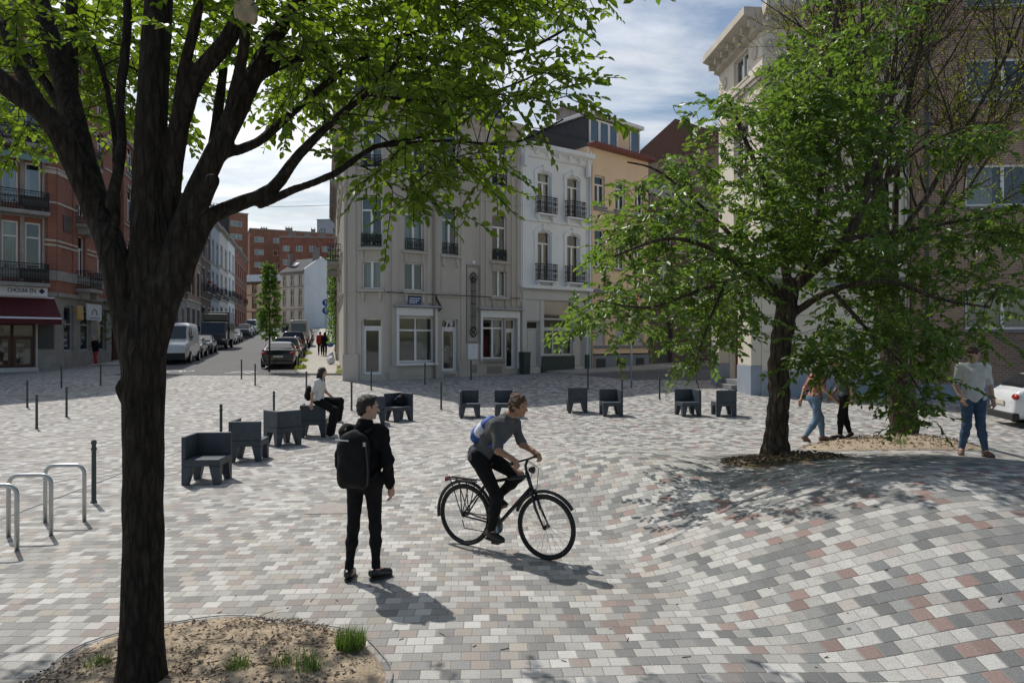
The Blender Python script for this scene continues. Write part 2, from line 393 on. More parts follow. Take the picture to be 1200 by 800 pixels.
mt['black_nylon'] = mat('black_nylon', (.007, .007, .008), .7, .2, 9, .2, 200, spec=.25)
mt['grey_cloth'] = mat('charcoal_tshirt', (.075, .08, .085), .85, .12, 12, .3, 300)
mt['white_cloth'] = mat('white_tshirt', (.68, .67, .64), .85, .06, 10, .2, 200)
mt['denim'] = mat('blue_denim', (.055, .10, .17), .85, .3, 10, .3, 260)
mt['denim_pale'] = mat('pale_denim', (.11, .19, .29), .85, .3, 10, .3, 260)
mt['coral_cloth'] = mat('coral_top', (.36, .15, .11), .85, .15, 10)
mt['red_cloth'] = mat('red_cloth', (.40, .02, .025), .85, .1, 10)
mt['blue_cloth'] = mat('blue_fabric', (.03, .09, .34), .7, .1, 8)
mt['beige_cloth'] = mat('beige_cloth', (.42, .36, .29), .85, .1, 8)
mt['white_nylon'] = mat('white_nylon', (.62, .66, .72), .6, .05, 8)
mt['leather'] = mat('black_leather', (.014, .013, .013), .3, .2, 12, .2, 120)
mt['sole'] = mat('rubber_sole', (.03, .028, .026), .7, .2, 12)
mt['shoe_white'] = mat('white_sneaker', (.55, .53, .48), .6, .1, 10)
mt['shoe_brown'] = mat('brown_shoe', (.17, .09, .07), .6, .1, 10)
mt['rubber'] = mat('tyre_rubber', (.016, .016, .017), .75, .2, 14)
mt['black_paint'] = mat('black_bike_paint', (.012, .012, .014), .25, .1, 8)
mt['alloy'] = mat('alloy', (.5, .5, .5), .3, .08, 12, metal=.9)
mt['lens_red'] = mat('red_lens', (.35, .012, .01), .15, .1, 8)
mt['lens_clear'] = mat('clear_lens', (.6, .62, .62), .1, .05, 8)
mt['car_glass'] = mat('tinted_car_glass', (.018, .022, .025), .04, .1, 3, spec=.9)
mt['plate'] = mat('number_plate', (.55, .5, .4), .4, .05, 8)
mt['car_trim'] = mat('black_car_trim', (.018, .018, .019), .6, .15, 8)
mt['bag_plastic'] = mat('pale_plastic_sack', (.62, .64, .68), .4, .12, 6, .5, 18)
mt['bag_cloth'] = mat('pale_burlap', (.42, .34, .25), .9, .25, 14, .6, 40)
mt['flower_red'] = mat('red_petals', (.4, .03, .03), .7, .3, 20)
def paint(name, c, rough=.22):
    m = mat(name, c, rough, .06, 2, spec=.5); 
    p = [n for n in m.node_tree.nodes if n.type == 'BSDF_PRINCIPLED'][0]
    p.inputs['Coat Weight'].default_value = .6; p.inputs['Coat Roughness'].default_value = .06
    return m
mt['car_black'] = paint('black_car_paint', (.012, .012, .014)); mt['car_white'] = paint('white_car_paint', (.68, .70, .70))
mt['car_silver'] = paint('silver_car_paint', (.36, .37, .38)); mt['car_grey'] = paint('grey_car_paint', (.10, .105, .11))
mt['car_green'] = paint('dark_green_car_paint', (.02, .045, .04)); mt['car_blue'] = paint('blue_car_paint', (.03, .08, .2))
mt['car_beige'] = paint('beige_van_paint', (.44, .40, .33)); mt['car_red'] = paint('wine_car_paint', (.08, .015, .015))
mt['truck_grey'] = paint('grey_truck_box', (.09, .095, .09), .5)

# paving: half bonded setts in five stone colours, written as a pattern on the ground's own x and y
def paving():
    m, nt, p, out = new_mat('granite_setts')
    tc = N(nt, 'ShaderNodeTexCoord'); rt = N(nt, 'ShaderNodeMapping'); rt.inputs['Rotation'].default_value = (0, 0, R(-2.6)); nt.links.new(tc.outputs['Object'], rt.inputs[0]); sp = N(nt, 'ShaderNodeSeparateXYZ'); nt.links.new(rt.outputs[0], sp.inputs[0])
    bw, bh = .142, .137
    # slight waviness of the rows
    wn = N(nt, 'ShaderNodeTexNoise', Scale=.5, Detail=1.); nt.links.new(tc.outputs['Object'], wn.inputs[0])
    wob = M_(nt, 'MULTIPLY_ADD', wn.outputs[0], .16, -.08)
    yy = M_(nt, 'DIVIDE', M_(nt, 'ADD', sp.outputs[1], wob), bh); row = M_(nt, 'FLOOR', yy)
    half = M_(nt, 'MULTIPLY', M_(nt, 'MODULO', row, 2.), .5)
    xx = M_(nt, 'ADD', M_(nt, 'DIVIDE', M_(nt, 'ADD', sp.outputs[0], M_(nt, 'MULTIPLY', wob, .5)), bw), half); cl = M_(nt, 'FLOOR', xx)
    fx = M_(nt, 'SUBTRACT', xx, cl); fy = M_(nt, 'SUBTRACT', yy, row)
    cb = N(nt, 'ShaderNodeCombineXYZ'); nt.links.new(cl, cb.inputs[0]); nt.links.new(row, cb.inputs[1])
    w1 = N(nt, 'ShaderNodeTexWhiteNoise'); w1.noise_dimensions = '2D'; nt.links.new(cb.outputs[0], w1.inputs['Vector'])
    cb2 = N(nt, 'ShaderNodeVectorMath'); cb2.operation = 'ADD'; cb2.inputs[1].default_value = (37.3, 11.7, 0); nt.links.new(cb.outputs[0], cb2.inputs[0])
    w2 = N(nt, 'ShaderNodeTexWhiteNoise'); w2.noise_dimensions = '2D'; nt.links.new(cb2.outputs[0], w2.inputs['Vector'])
    def ramp(stops):
        cr = N(nt, 'ShaderNodeValToRGB'); cr.color_ramp.interpolation = 'CONSTANT'; e = cr.color_ramp.elements
        while len(e) < len(stops): e.new(.5)
        for q, (pos, c) in zip(e, stops): q.position = pos; q.color = (*c, 1)
        nt.links.new(w1.outputs['Value'], cr.inputs[0]); return cr.outputs[0]
    mounds = ramp([(0, (.44, .432, .402)), (.40, (.275, .275, .265)), (.60, (.163, .17, .168)), (.83, (.245, .17, .152)), (.92, (.38, .35, .32))])
    plain = ramp([(0, (.465, .452, .425)), (.30, (.34, .33, .308)), (.58, (.235, .23, .222)), (.82, (.30, .258, .235)), (.91, (.355, .325, .285))])
    # the redder, more contrasting setts lie on the mounds to the right
    gx = M_(nt, 'MULTIPLY_ADD', sp.outputs[0], .4, M_(nt, 'MULTIPLY_ADD', wn.outputs[0], 2., -1.1)); gx.node.use_clamp = True
    c = MIX(nt, gx, plain, mounds)
    hs = N(nt, 'ShaderNodeHueSaturation'); nt.links.new(M_(nt, 'MULTIPLY_ADD', w2.outputs['Value'], .34, .83), hs.inputs['Value']); nt.links.new(c, hs.inputs['Color'])
    sg = N(nt, 'ShaderNodeTexNoise', Scale=95., Detail=4., Roughness=.7); nt.links.new(tc.outputs['Object'], sg.inputs[0])
    c = MIX(nt, 1., hs.outputs[0], M_(nt, 'MULTIPLY_ADD', sg.outputs[0], 1.7, .15), blend='MULTIPLY')
    st = N(nt, 'ShaderNodeTexNoise', Scale=.45, Detail=7., Roughness=.65); nt.links.new(tc.outputs['Object'], st.inputs[0])
    sf = M_(nt, 'MULTIPLY_ADD', st.outputs[0], 3.2, -1.5); sf.node.use_clamp = True
    c = MIX(nt, M_(nt, 'MULTIPLY', sf, .33), c, (.33, .295, .245))       # sand swept over the stones
    s2 = N(nt, 'ShaderNodeTexNoise', Scale=2.3, Detail=8., Roughness=.72); nt.links.new(tc.outputs['Object'], s2.inputs[0])
    df = M_(nt, 'MULTIPLY_ADD', s2.outputs[0], 4.5, -2.35); df.node.use_clamp = True
    c = MIX(nt, M_(nt, 'MULTIPLY', df, .30), c, (.14, .13, .115))       # trodden dirt
    vo = N(nt, 'ShaderNodeTexVoronoi', Scale=1.7); nt.links.new(tc.outputs['Object'], vo.inputs['Vector'])
    gum = M_(nt, 'LESS_THAN', vo.outputs['Distance'], .03); c = MIX(nt, M_(nt, 'MULTIPLY', gum, .75), c, (.07, .068, .065))
    ex = M_(nt, 'MINIMUM', fx, M_(nt, 'SUBTRACT', 1., fx)); ey = M_(nt, 'MINIMUM', fy, M_(nt, 'SUBTRACT', 1., fy))
    ed = M_(nt, 'MINIMUM', M_(nt, 'MULTIPLY', ex, bw), M_(nt, 'MULTIPLY', ey, bh))
    jx = M_(nt, 'MULTIPLY_ADD', M_(nt, 'MULTIPLY', ex, bw), 300., -.55); jx.node.use_clamp = True
    jy = M_(nt, 'MULTIPLY_ADD', M_(nt, 'MULTIPLY', ey, bh), 300., -.55); jy.node.use_clamp = True
    c = MIX(nt, M_(nt, 'MULTIPLY_ADD', jx, .65, .35), (.33, .30, .255), c)        # sanded head joints
    c = MIX(nt, M_(nt, 'MULTIPLY_ADD', jy, .7, .3), (.10, .09, .075), c)        # open bed joints, the shadow in their gaps painted dark
    nt.links.new(c, p.inputs['Base Color']); p.inputs['Roughness'].default_value = .78; p.inputs['Specular IOR Level'].default_value = .35
    hgt = M_(nt, 'MINIMUM', M_(nt, 'MULTIPLY', ed, 120.), 1.)
    hgt = M_(nt, 'ADD', hgt, M_(nt, 'MULTIPLY', w2.outputs['Value'], .35)); hgt = M_(nt, 'MULTIPLY_ADD', sg.outputs[0], .12, hgt)
    b = N(nt, 'ShaderNodeBump', Strength=.8, Distance=.006); nt.links.new(hgt, b.inputs['Height']); nt.links.new(b.outputs[0], p.inputs['Normal'])
    return m
mt['paving'] = paving()

mt['cover'] = mat('paver_filled_cover', (.33, .30, .27), .85, .15, 9, .2, 60)
# ------------------------------------------------------------------ ground, street, pavements
def spaced(segs):
    out = [segs[0][0]]
    for a, b, s in segs:
        n = max(1, round((b - a) / s)); out += list(np.linspace(a, b, n + 1)[1:])
    return np.array(out)
def grid_sheet(name, xs, ys, zf, m, kind='structure'):
    X, Y = np.meshgrid(xs, ys); V = np.stack([X.ravel(), Y.ravel(), zf(X, Y).ravel()], 1)
    n = len(xs); i = np.arange((len(ys) - 1) * n).reshape(len(ys) - 1, n)[:, :-1].ravel()
    o = np_mesh(name, V, np.stack([i, i + 1, i + n + 1, i + n], 1), m, None, True)
    return tag(o, kind=kind)
g = grid_sheet('ground', spaced([(-600, -80, 40), (-80, -12, 2), (-12, -1, .5), (-1, 18, .13), (18, 60, 1.5), (60, 600, 40)]),
               spaced([(-80, -6, 4), (-6, 2, .5), (2, 22, .13), (22, 50, .5), (50, 240, 2), (240, 1200, 60)]), gza, mt['paving'])
tag(g, 'square paved in half bonded grey, white and rosy setts rising in soft mounds')
def sheet(name, L, Rr, ys, lift, m, thick=0.):
    """strip between two edge functions of the street distance, following the ground"""
    V, Fq = [], []; n = 9
    for y in ys:
        a, b = L(y), Rr(y)
        for k in range(n):
            t = k / (n - 1); x, yy = lerp(a[0], b[0], t), lerp(a[1], b[1], t); V.append((x, yy, gz(x, yy) + lift))
    for i in range(len(ys) - 1):
        for k in range(n - 1): Fq.append((i * n + k, i * n + k + 1, (i + 1) * n + k + 1, (i + 1) * n + k))
    if thick:                        # kerb faces on both long edges and the near end
        for i in range(len(ys) - 1):
            for k, fl in ((0, 1), (n - 1, 0)):
                j = len(V); a, b = V[i * n + k], V[(i + 1) * n + k]
                V += [a, b, (b[0], b[1], b[2] - thick), (a[0], a[1], a[2] - thick)]; Fq.append((j, j + 1, j + 2, j + 3))
        j = len(V); a, b = V[0], V[n - 1]; V += [a, b, (b[0], b[1], b[2] - thick), (a[0], a[1], a[2] - thick)]; Fq.append((j, j + 1, j + 2, j + 3))
    o = np_mesh(name, V, Fq, m); bm = bmesh.new(); bm.from_mesh(o.data); bmesh.ops.recalc_face_normals(bm, faces=bm.faces); bm.to_mesh(o.data); bm.free()
    return tag(o, kind='structure')
SL = -.27
kerbL = lambda y: (-20.0 - .30 * (y - 35), y)
kerbR = lambda y: (-11.0 + SL * (y - 35), y)
ys_st = np.concatenate([np.arange(33.2, 50, .5), np.arange(50, 159, 2)])
sheet('road', kerbL, kerbR, ys_st, .012, mt['asphalt'])
sheet('pavement', lambda y: (kerbR(y)[0] + .12, y), lambda y: (-7.0 + SL * (y - 30), y), ys_st, .10, mt['pavement'], .25)
sheet('kerb', lambda y: (kerbR(y)[0] - .03, y), lambda y: (kerbR(y)[0] + .117, y), ys_st, .104, mt['kerb'], .25)
sheet('pavement', lambda y: (-12.3 - .30 * y, y), lambda y: (kerbL(y)[0] - .12, y), np.concatenate([np.arange(40, 50, .5), np.arange(50, 159, 2)]), .10, mt['pavement'], .25)
sheet('kerb', lambda y: (kerbL(y)[0] - .117, y), lambda y: (kerbL(y)[0] + .03, y), ys_st[14:], .104, mt['kerb'], .25)
# the side street running off to the right in front of the white and the apricot house
E = Vector((.77, .638)); NN = Vector((.638, -.77)); A0 = Vector((.43, 34.3))
def side(off): return lambda t: tuple(A0 + E * t + NN * off)
ts = np.concatenate([np.arange(1.5, 12, .4), np.arange(12, 60, 1.)])
sheet('side_road', side(2.5), side(6.3), ts, .012, mt['asphalt'])
sheet('pavement', side(.02), side(2.35), ts, .09, mt['pavement'], .25)
sheet('kerb', side(2.353), side(2.5), ts, .094, mt['kerb'], .25)
# painted sharrow and bicycle sign at the mouth of the street
mk = MB()
def paint_line(pts, w=.11):
    for a, b in zip(pts, pts[1:]):
        a, b = Vector((*a, 0)), Vector((*b, 0)); d = (b - a).normalized(); n = Vector((-d.y, d.x, 0)) * w / 2; c = []
        for q in (a - n, b - n, b + n, a + n): c.append((q.x, q.y, gz(q.x, q.y) + .03))
        mk.quad(*c)
for s in (0, .75):
    paint_line([(-14.4, 34.2 + s), (-13.75, 34.9 + s), (-13.1, 34.2 + s)], .18)
for cx in (-17.6, -16.95):
    paint_line([(cx + .28 * math.cos(a), 35.6 + .5 * math.sin(a)) for a in np.linspace(0, 2 * math.pi, 13)], .08)
paint_line([(-17.6, 35.6), (-17.3, 36.1), (-17.05, 35.6)], .08)
tag(mk.build('road_marking', mt['road_paint'], fixn=False), kind='structure')
# the dark drainage joint in the paving on the left
dj = MB(); pl = [(-6.55 - .065 * (y - 8), y) for y in np.arange(5, 27, .25)]
for a, b in zip(pl, pl[1:]): dj.quad(*[(x + s, y, gz(x, y) + .004) for x, y, s in ((*a, -.012), (*a, .012), (*b, .012), (*b, -.012))])
tag(dj.build('drainage_joint', mt['iron'], fixn=False), kind='structure')

mc = MB(); mc.quad(*[(x, y, gz(x, y) + .006) for x, y in ((-2.76, 9.1), (-2.18, 9.13), (-2.2, 9.72), (-2.78, 9.69))])
tag(mc.build('access_cover', mt['cover'], fixn=False), 'square access cover set flush in the paving', kind='structure')
# ------------------------------------------------------------------ building kit (all in facade coordinates)
def wall_panel(mb, W, z0, z1, ops, reveal=.28, x0=0.):
    """front wall from x0 to W with openings (xa, xb, za, zb, arch rise)"""
    xs = sorted({x0, W, *[o[0] for o in ops], *[o[1] for o in ops]}); zs = sorted({z0, z1, *[o[2] for o in ops], *[o[3] for o in ops]})
    for xa, xb in zip(xs, xs[1:]):
        for za, zb in zip(zs, zs[1:]):
            cx, cz = (xa + xb) / 2, (za + zb) / 2
            if any(o[0] < cx < o[1] and o[2] < cz < o[3] for o in ops): continue
            mb.quad((xa, 0, za), (xb, 0, za), (xb, 0, zb), (xa, 0, zb))
    for o in ops:
        a, b, c, d = o[:4]; r = reveal
        mb.quad((a, 0, c), (a, r, c), (a, r, d), (a, 0, d)); mb.quad((b, 0, c), (b, 0, d), (b, r, d), (b, r, c))
        mb.quad((a, 0, d), (a, r, d), (b, r, d), (b, 0, d)); mb.quad((a, 0, c), (b, 0, c), (b, r, c), (a, r, c))
        h = o[4] if len(o) > 4 else 0
        if h:                        # segmental head: two spandrels set in the top corners, slightly proud
            n = 8; m = (a + b) / 2; w = (b - a) / 2
            arc = [(m + w * math.cos(t), d - h + h * math.sin(t)) for t in np.linspace(0, math.pi, 2 * n + 1)]
            for pts in ([(b, d)] + [p for p in arc[n::-1]], [(a, d)] + [p for p in arc[n:]]):
                mb.add([(x, -.004, z) for x, z in pts], [list(range(len(pts)))])
            for p, q in zip(arc, arc[1:]): mb.quad((p[0], -.004, p[1]), (q[0], -.004, q[1]), (q[0], r, q[1]), (p[0], r, p[1]))
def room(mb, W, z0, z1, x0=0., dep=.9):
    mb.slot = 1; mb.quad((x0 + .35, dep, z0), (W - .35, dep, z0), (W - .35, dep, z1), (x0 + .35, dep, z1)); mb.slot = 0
def window(root, fr, xa, xb, za, zb, fm='white_paint', transom=.72, mull=1, sill=None, curtain=None, glass='glass', name='window', dep=.14, bar=.065, topm=0, small=False):
    mb = MB(fr.M); y0, y1 = dep, dep + .07; e = .03
    mb.box(xa - e, xa + bar, y0, y1, za - e, zb + e); mb.box(xb - bar, xb + e, y0, y1, za - e, zb + e)
    mb.box(xa + bar, xb - bar, y0, y1, za - e, za + bar); mb.box(xa + bar, xb - bar, y0, y1, zb - bar, zb + e)
    zt = zb - bar
    if transom:
        zt = za + (zb - za) * transom; mb.box(xa + bar, xb - bar, y0 + .004, y1, zt - .04, zt + .045)
        for k in range(topm):
            x = lerp(xa, xb, (k + 1) / (topm + 1)); mb.box(x - .03, x + .03, y0 + .008, y1, zt + .045, zb - bar)
    for k in range(mull):
        x = lerp(xa, xb, (k + 1) / (mull + 1)); mb.box(x - .055, x + .055, y0 - .012, y1, za + bar, (zt - .04) if transom else zb - bar)
    f = mb.build(name, mt[fm], root)
    g = MB(fr.M); g.quad((xa, y0 + .04, za), (xb, y0 + .04, za), (xb, y0 + .04, zb), (xa, y0 + .04, zb)); g.build('pane', mt[glass], f, fixn=False)
    if sill:
        s = MB(fr.M); s.box(xa - .12, xb + .12, -.11, .05, za - .13, za - .035); s.build('sill', mt[sill], f)
    if curtain:
        c = MB(fr.M); km, kx0, kx1, kz0 = curtain; n = 14; w = xb - xa; v = []
        for i in range(n + 1):
            x = xa + w * lerp(kx0, kx1, i / n); yy = y1 + .16 + .02 * math.sin(i * 1.9); v += [(x, yy, za + (zb - za) * kz0), (x, yy, zb)]
        c.add(v, [(2 * i, 2 * i + 2, 2 * i + 3, 2 * i + 1) for i in range(n)]); c.build('curtain', mt[km], f, fixn=False)
    return f
def door(root, fr, xa, xb, za, zb, leaf='white_paint', panel='glass', transom=.8, handle=True, dep=.16, label=None, solid=False):
    mb = MB(fr.M); y0, y1 = dep, dep + .07; e = .03; b = .07; zt = za + (zb - za) * transom if transom else zb - b
    mb.box(xa - e, xa + b, y0, y1, za, zb + e); mb.box(xb - b, xb + e, y0, y1, za, zb + e); mb.box(xa + b, xb - b, y0, y1, zb - b, zb + e)
    if transom: mb.box(xa + b, xb - b, y0 + .005, y1, zt - .05, zt + .05)
    lx0, lx1, lz0, lz1 = xa + b + .01, xb - b - .01, za + .01, (zt - .06 if transom else zb - b - .01)
    if solid:
        mb.box(lx0, lx1, y0 + .02, y1, lz0, lz1)
        for k in range(3):
            u0, u1 = lerp(lz0, lz1, .05 + .32 * k), lerp(lz0, lz1, .33 + .32 * k); mb.box(lx0 + .1, lx1 - .1, y0 + .004, y0 + .018, u0, u1)
    else:
        s = .09
        mb.box(lx0, lx0 + s, y0 + .01, y1 - .01, lz0, lz1); mb.box(lx1 - s, lx1, y0 + .01, y1 - .01, lz0, lz1)
        mb.box(lx0 + s, lx1 - s, y0 + .01, y1 - .01, lz0, lz0 + s * 1.4); mb.box(lx0 + s, lx1 - s, y0 + .01, y1 - .01, lz1 - s, lz1)
    o = mb.build('door', mt[leaf], root)
    if label: o['label'] = label
    g = MB(fr.M)
    if not solid: g.quad((lx0, y0 + .04, lz0), (lx1, y0 + .04, lz0), (lx1, y0 + .04, lz1), (lx0, y0 + .04, lz1))
    if transom: g.quad((xa, y0 + .045, zt), (xb, y0 + .045, zt), (xb, y0 + .045, zb), (xa, y0 + .045, zb))
    if g.v: g.build('pane', mt[panel], o, fixn=False)
    if handle:
        h = MB(fr.M); hx = lx0 + .05; h.tube([(hx, y0 + .01, za + 1.0), (hx, y0 - .06, za + 1.0), (hx + .12, y0 - .06, za + 1.0)], .012, 6); h.build('handle', mt['alloy'], o)
    return o
def railing(root, fr, xa, xb, z0, z1, y, name='balcony_railing', m='iron', ornate=True, ret=0.):
    mb = MB(fr.M); r = .012
    def run(p, q):
        L = (Vector(q) - Vector(p)).length; n = max(3, int(L / .115)); dx = [(q[i] - p[i]) / n for i in range(2)]
        mb.tube([(p[0], p[1], z1), (q[0], q[1], z1)], .024, 6); mb.tube([(p[0], p[1], z0 + .05), (q[0], q[1], z0 + .05)], .018, 6); mb.tube([(p[0], p[1], z1 - .12), (q[0], q[1], z1 - .12)], .012, 5)
        for i in range(n + 1):
            x, yy = p[0] + dx[0] * i, p[1] + dx[1] * i; mb.tube([(x, yy, z0), (x, yy, z1)], r, 5)
            if ornate and i < n:
                cx, cy = x + dx[0] / 2, yy + dx[1] / 2; u = Vector((dx[0], dx[1], 0)).normalized(); h = (z1 - .12) - (z0 + .05); rr = L / n * .44
                for zc, ra in ((z0 + .05 + h * .3, rr), (z0 + .05 + h * .72, rr * .8)):
                    mb.tube([(cx + u.x * ra * math.cos(t), cy + u.y * ra * math.cos(t), zc + ra * 1.5 * math.sin(t)) for t in np.linspace(0, 2 * math.pi, 9)], .011, 4, cap=False)
    run((xa, y), (xb, y))
    if ret: run((xa, y), (xa, y + ret)); run((xb, y), (xb, y + ret))
    return mb.build(name, mt[m], root)
def shell(mb, fr, W, D, z0, z1, x0=0., sides=True):   # the other faces of the block behind the facade
    if sides:
        mb.quad((x0, 0, z0), (x0, 0, z1), (x0, D, z1), (x0, D, z0)); mb.quad((W, 0, z0), (W, D, z0), (W, D, z1), (W, 0, z1))
    mb.quad((x0, D, z0), (x0, D, z1), (W, D, z1), (W, D, z0)); mb.quad((x0, 0, z1), (W, 0, z1), (W, D, z1), (x0, D, z1))
def cornice(root, fr, W, z, m, h=.5, out=.4, x0=0., teeth=True, ends=True):
    mb = MB(fr.M); e = .04 if ends else 0
    prof = [(-.02, -.12), (-.02 - .3 * out, -.05), (-.3 * out, h * .35), (-.75 * out, h * .5), (-out, h * .6), (-out, h), (.1, h), (.1, -.12)]
    n = len(prof); mb.add([(x0 - e, y, z + zz) for y, zz in prof] + [(W + e, y, z + zz) for y, zz in prof], [list(range(n)), list(range(2 * n - 1, n - 1, -1))] + [(i, (i + 1) % n, (i + 1) % n + n, i + n) for i in range(n)])
    if teeth:
        k = max(2, int((W - x0) / .7))
        for i in range(k + 1):
            x = lerp(x0 + .12, W - .12, i / k); mb.box(x - .07, x + .07, -.68 * out, -.3 * out, z + .05, z + h * .44)
    return mb.build('cornice', mt[m], root)
def gable_roof(root, fr, W, D, z, h, m, over=.3, x0=0., name='roof'):
    mb = MB(fr.M); p = [(-over, z - .08), (D / 2, z + h), (D + over, z - .08), (D + over, z - .25), (-over, z - .25)]
    n = len(p); mb.add([(x0, y, zz) for y, zz in p] + [(W, y, zz) for y, zz in p], [list(range(n)), list(range(2 * n - 1, n - 1, -1))] + [(i, (i + 1) % n, (i + 1) % n + n, i + n) for i in range(n)])
    return mb.build(name, mt[m], root)
def mansard(root, fr, W, D, z, h, m, inset=.9):
    mb = MB(fr.M); i = inset
    mb.hexa([(.02, .06, z), (W - .02, .06, z), (W - .02, D, z), (.02, D, z)], [(.02, i, z + h), (W - .02, i, z + h), (W - .02, D - .5, z + h + .1), (.02, D - .5, z + h + .1)])
    return mb.build('roof', mt[m], root)
def chimney(root, fr, x, y, z0, z1, w=.9, d=.5, pots=3, m='chimney'):
    mb = MB(fr.M); mb.box(x - w / 2, x + w / 2, y - d / 2, y + d / 2, z0, z1); mb.box(x - w / 2 - .06, x + w / 2 + .06, y - d / 2 - .06, y + d / 2 + .06, z1 + .001, z1 + .12)
    c = mb.build('chimney', mt[m], root)
    for k in range(pots):
        p = MB(fr.M); px = lerp(x - w / 2 + .15, x + w / 2 - .15, k / max(1, pots - 1)) if pots > 1 else x
        p.lathe([(.12, 0), (.09, .1), (.09, .42), (.12, .46)], (px, y, z1 + .12), 8); p.build('chimney_pot', mt['pot'], c)
    return c
def pieces(root, fr, name, m, boxes, bevel=0.):
    for b in boxes:
        q = MB(fr.M); q.box(*b); q.build(name, mt[m], root, bevel=bevel)
CUR = [None, ('curtain', .04, .96, .02), ('curtain', .04, .42, .02), ('curtain', .58, .96, .02), ('curtain_grey', .04, .96, .45), None, ('curtain', .04, .96, .5)]
# ------------------------------------------------------------------ grey corner house
def grey_house():
    C0, C1, C2 = (-7.4, 30.0), (-5.6, 30.0), (.43, 34.3); z0 = .3; zt = 13.0
    f2 = Fr(C1, C2); f1 = Fr(C0, C1); far = (-7.4 - .27 * 13, 43.0); f0 = Fr(far, C0)
    root = thing('corner_house', 'grey rendered four storey corner house numbered 79 at the middle of the square', 'building', (*C1, z0), f2.yaw)
    ops1 = [(.78, 1.68, .82, 3.33, .18), (.8, 1.66, 4.62, 5.85, .1), (.76, 1.68, 6.45, 8.72, .2), (.78, 1.68, 9.95, 12.1, .2)]
    ops2 = [(.68, 2.47, 1.37, 3.42), (.97, 1.94, 4.6, 5.85, .1), (.97, 1.94, 6.4, 8.66, .2), (.97, 1.94, 9.95, 12.1, .2),
            (2.89, 3.75, .9, 3.34, .0), (2.89, 3.75, 6.35, 8.6, .2), (2.89, 3.75, 9.95, 12.1, .2),
            (5.15, 6.42, 1.46, 3.42), (6.48, 7.14, .93, 3.42), (5.69, 6.56, 4.5, 5.8, .1), (5.69, 6.56, 6.25, 8.55, .2), (5.69, 6.56, 9.95, 12.1, .2)]
    ops0 = [(x, x + .95, zb, zb + h, .15) for x in (1.2, 3.6, 6., 8.4, 10.8) for zb, h in ((4.6, 1.3), (6.5, 2.2), (9.95, 2.1))]
    mb = MB(f2.M); wall_panel(mb, f2.W, z0, zt, ops2); room(mb, f2.W, z0, zt - .1, dep=1.0)
    mb.M = f1.M; wall_panel(mb, f1.W, z0, zt, ops1); mb.M = f1.M; room(mb, f1.W + .3, z0, zt - .1, dep=.8)
    mb.M = f0.M; wall_panel(mb, f0.W, z0, zt, ops0); room(mb, f0.W, z0, zt - .1)
    mb.M = I4; back = (-2.6, 43.)
    mb.quad((*C2, z0), (*back, z0), (*back, zt), (*C2, zt)); mb.quad((*back, z0), (*far, z0), (*far, zt), (*back, zt))
    mb.quad((*C0, zt), (*C1, zt), (*C2, zt), (*back, zt), (*far, zt))
    mb.build('wall', [mt['stucco'], mt['interior']], root, fixn=False)
    # pilaster strips, string course, base band
    tr = MB(f1.M)
    for a, b in ((.0, .12), (.2, .55), (1.86, 1.80)):
        if b > a: tr.box(a, b, -.05, .02, .9, zt - .15)
    tr.box(-.03, .66, -.09, .02, .2, 1.75); tr.box(.3, .68, -.07, .02, .2, 1.72)
    tr.M = f2.M
    for a, b in ((.02, .2), (.34, .62), (2.1, 2.34), (2.5, 2.78), (3.9, 4.16), (4.98, 5.12), (5.28, 5.42) , (6.82, 7.0), (7.16, 7.38)):
        lo = 4.05 if a not in (.02, .34, 2.5, 3.9) else .9
        tr.box(a, b, -.05, .02, lo, zt - .15)
    for fr, segs in ((f1, ((0, f1.W),)), (f2, ((0, 4.18), (4.96, f2.W)))):
        tr.M = fr.M
        for a, b in segs: tr.box(a, b, -.075, .02, 4.36, 4.42); tr.box(a, b, -.075, .02, 9.1, 9.17)
    tr.M = f0.M; tr.box(0, f0.W, -.06, .02, 4.36, 4.44); tr.box(0, f0.W, -.06, .02, 9.1, 9.18)
    tr.M = f2.M                                                     # blind window and raised panels
    tr.box(2.84, 3.8, -.03, .02, 4.55, 5.75); tr.box(.9, 2.1, -.025, .02, .75, 1.05)
    for z in (1.2,): tr.box(.2, .66, -.06, .02, .3, 1.25); tr.box(2.52, 2.86, -.06, .02, .3, 1.2); tr.box(3.78, 4.2, -.06, .02, .3, 1.25)
    tr.build('pilaster', mt['stucco'], root, bevel=.012)
    cornice(root, f2, f2.W, 12.55, 'stucco', .5, .45); cornice(root, f1, f1.W, 12.55, 'stucco', .5, .45); cornice(root, f0, f0.W, 12.55, 'stucco', .5, .45)
    # attic storey in slate behind the cornice
    rf = MB(I4); zz = [13.06, 15.2]
    base = [(-7.2, 30.5), (-5.6, 30.5), (.1, 34.5), (-2.9, 42.5), (-10.4, 42.5)]; top = [(-7.0, 31.7), (-5.7, 31.7), (-1.2, 35.2), (-3.6, 41.5), (-9.6, 41.5)]
    rf.add([(*p, zz[0]) for p in base] + [(*p, zz[1]) for p in top], [(0, 1, 6, 5), (1, 2, 7, 6), (2, 3, 8, 7), (3, 4, 9, 8), (4, 0, 5, 9), (5, 6, 7, 8, 9)])
    r = rf.build('roof', mt['slate'], root); chimney(root, f2, 5.6, 2.2, 13.2, 15.6, 1.2, .5, 4)
    # openings
    def sillb(fr, a, b, z):
        m = MB(fr.M); m.box(a - .13, b + .13, -.14, .03, z - .14, z - .03)
        for x in (a + .06, b - .06): m.prism([(x - .06, z - .15), (x + .06, z - .15), (x + .06, z - .5), (x + .03, z - .58), (x - .06, z - .5)], -.09, .02)
        return m.build('sill', mt['stucco'], root, bevel=.01)
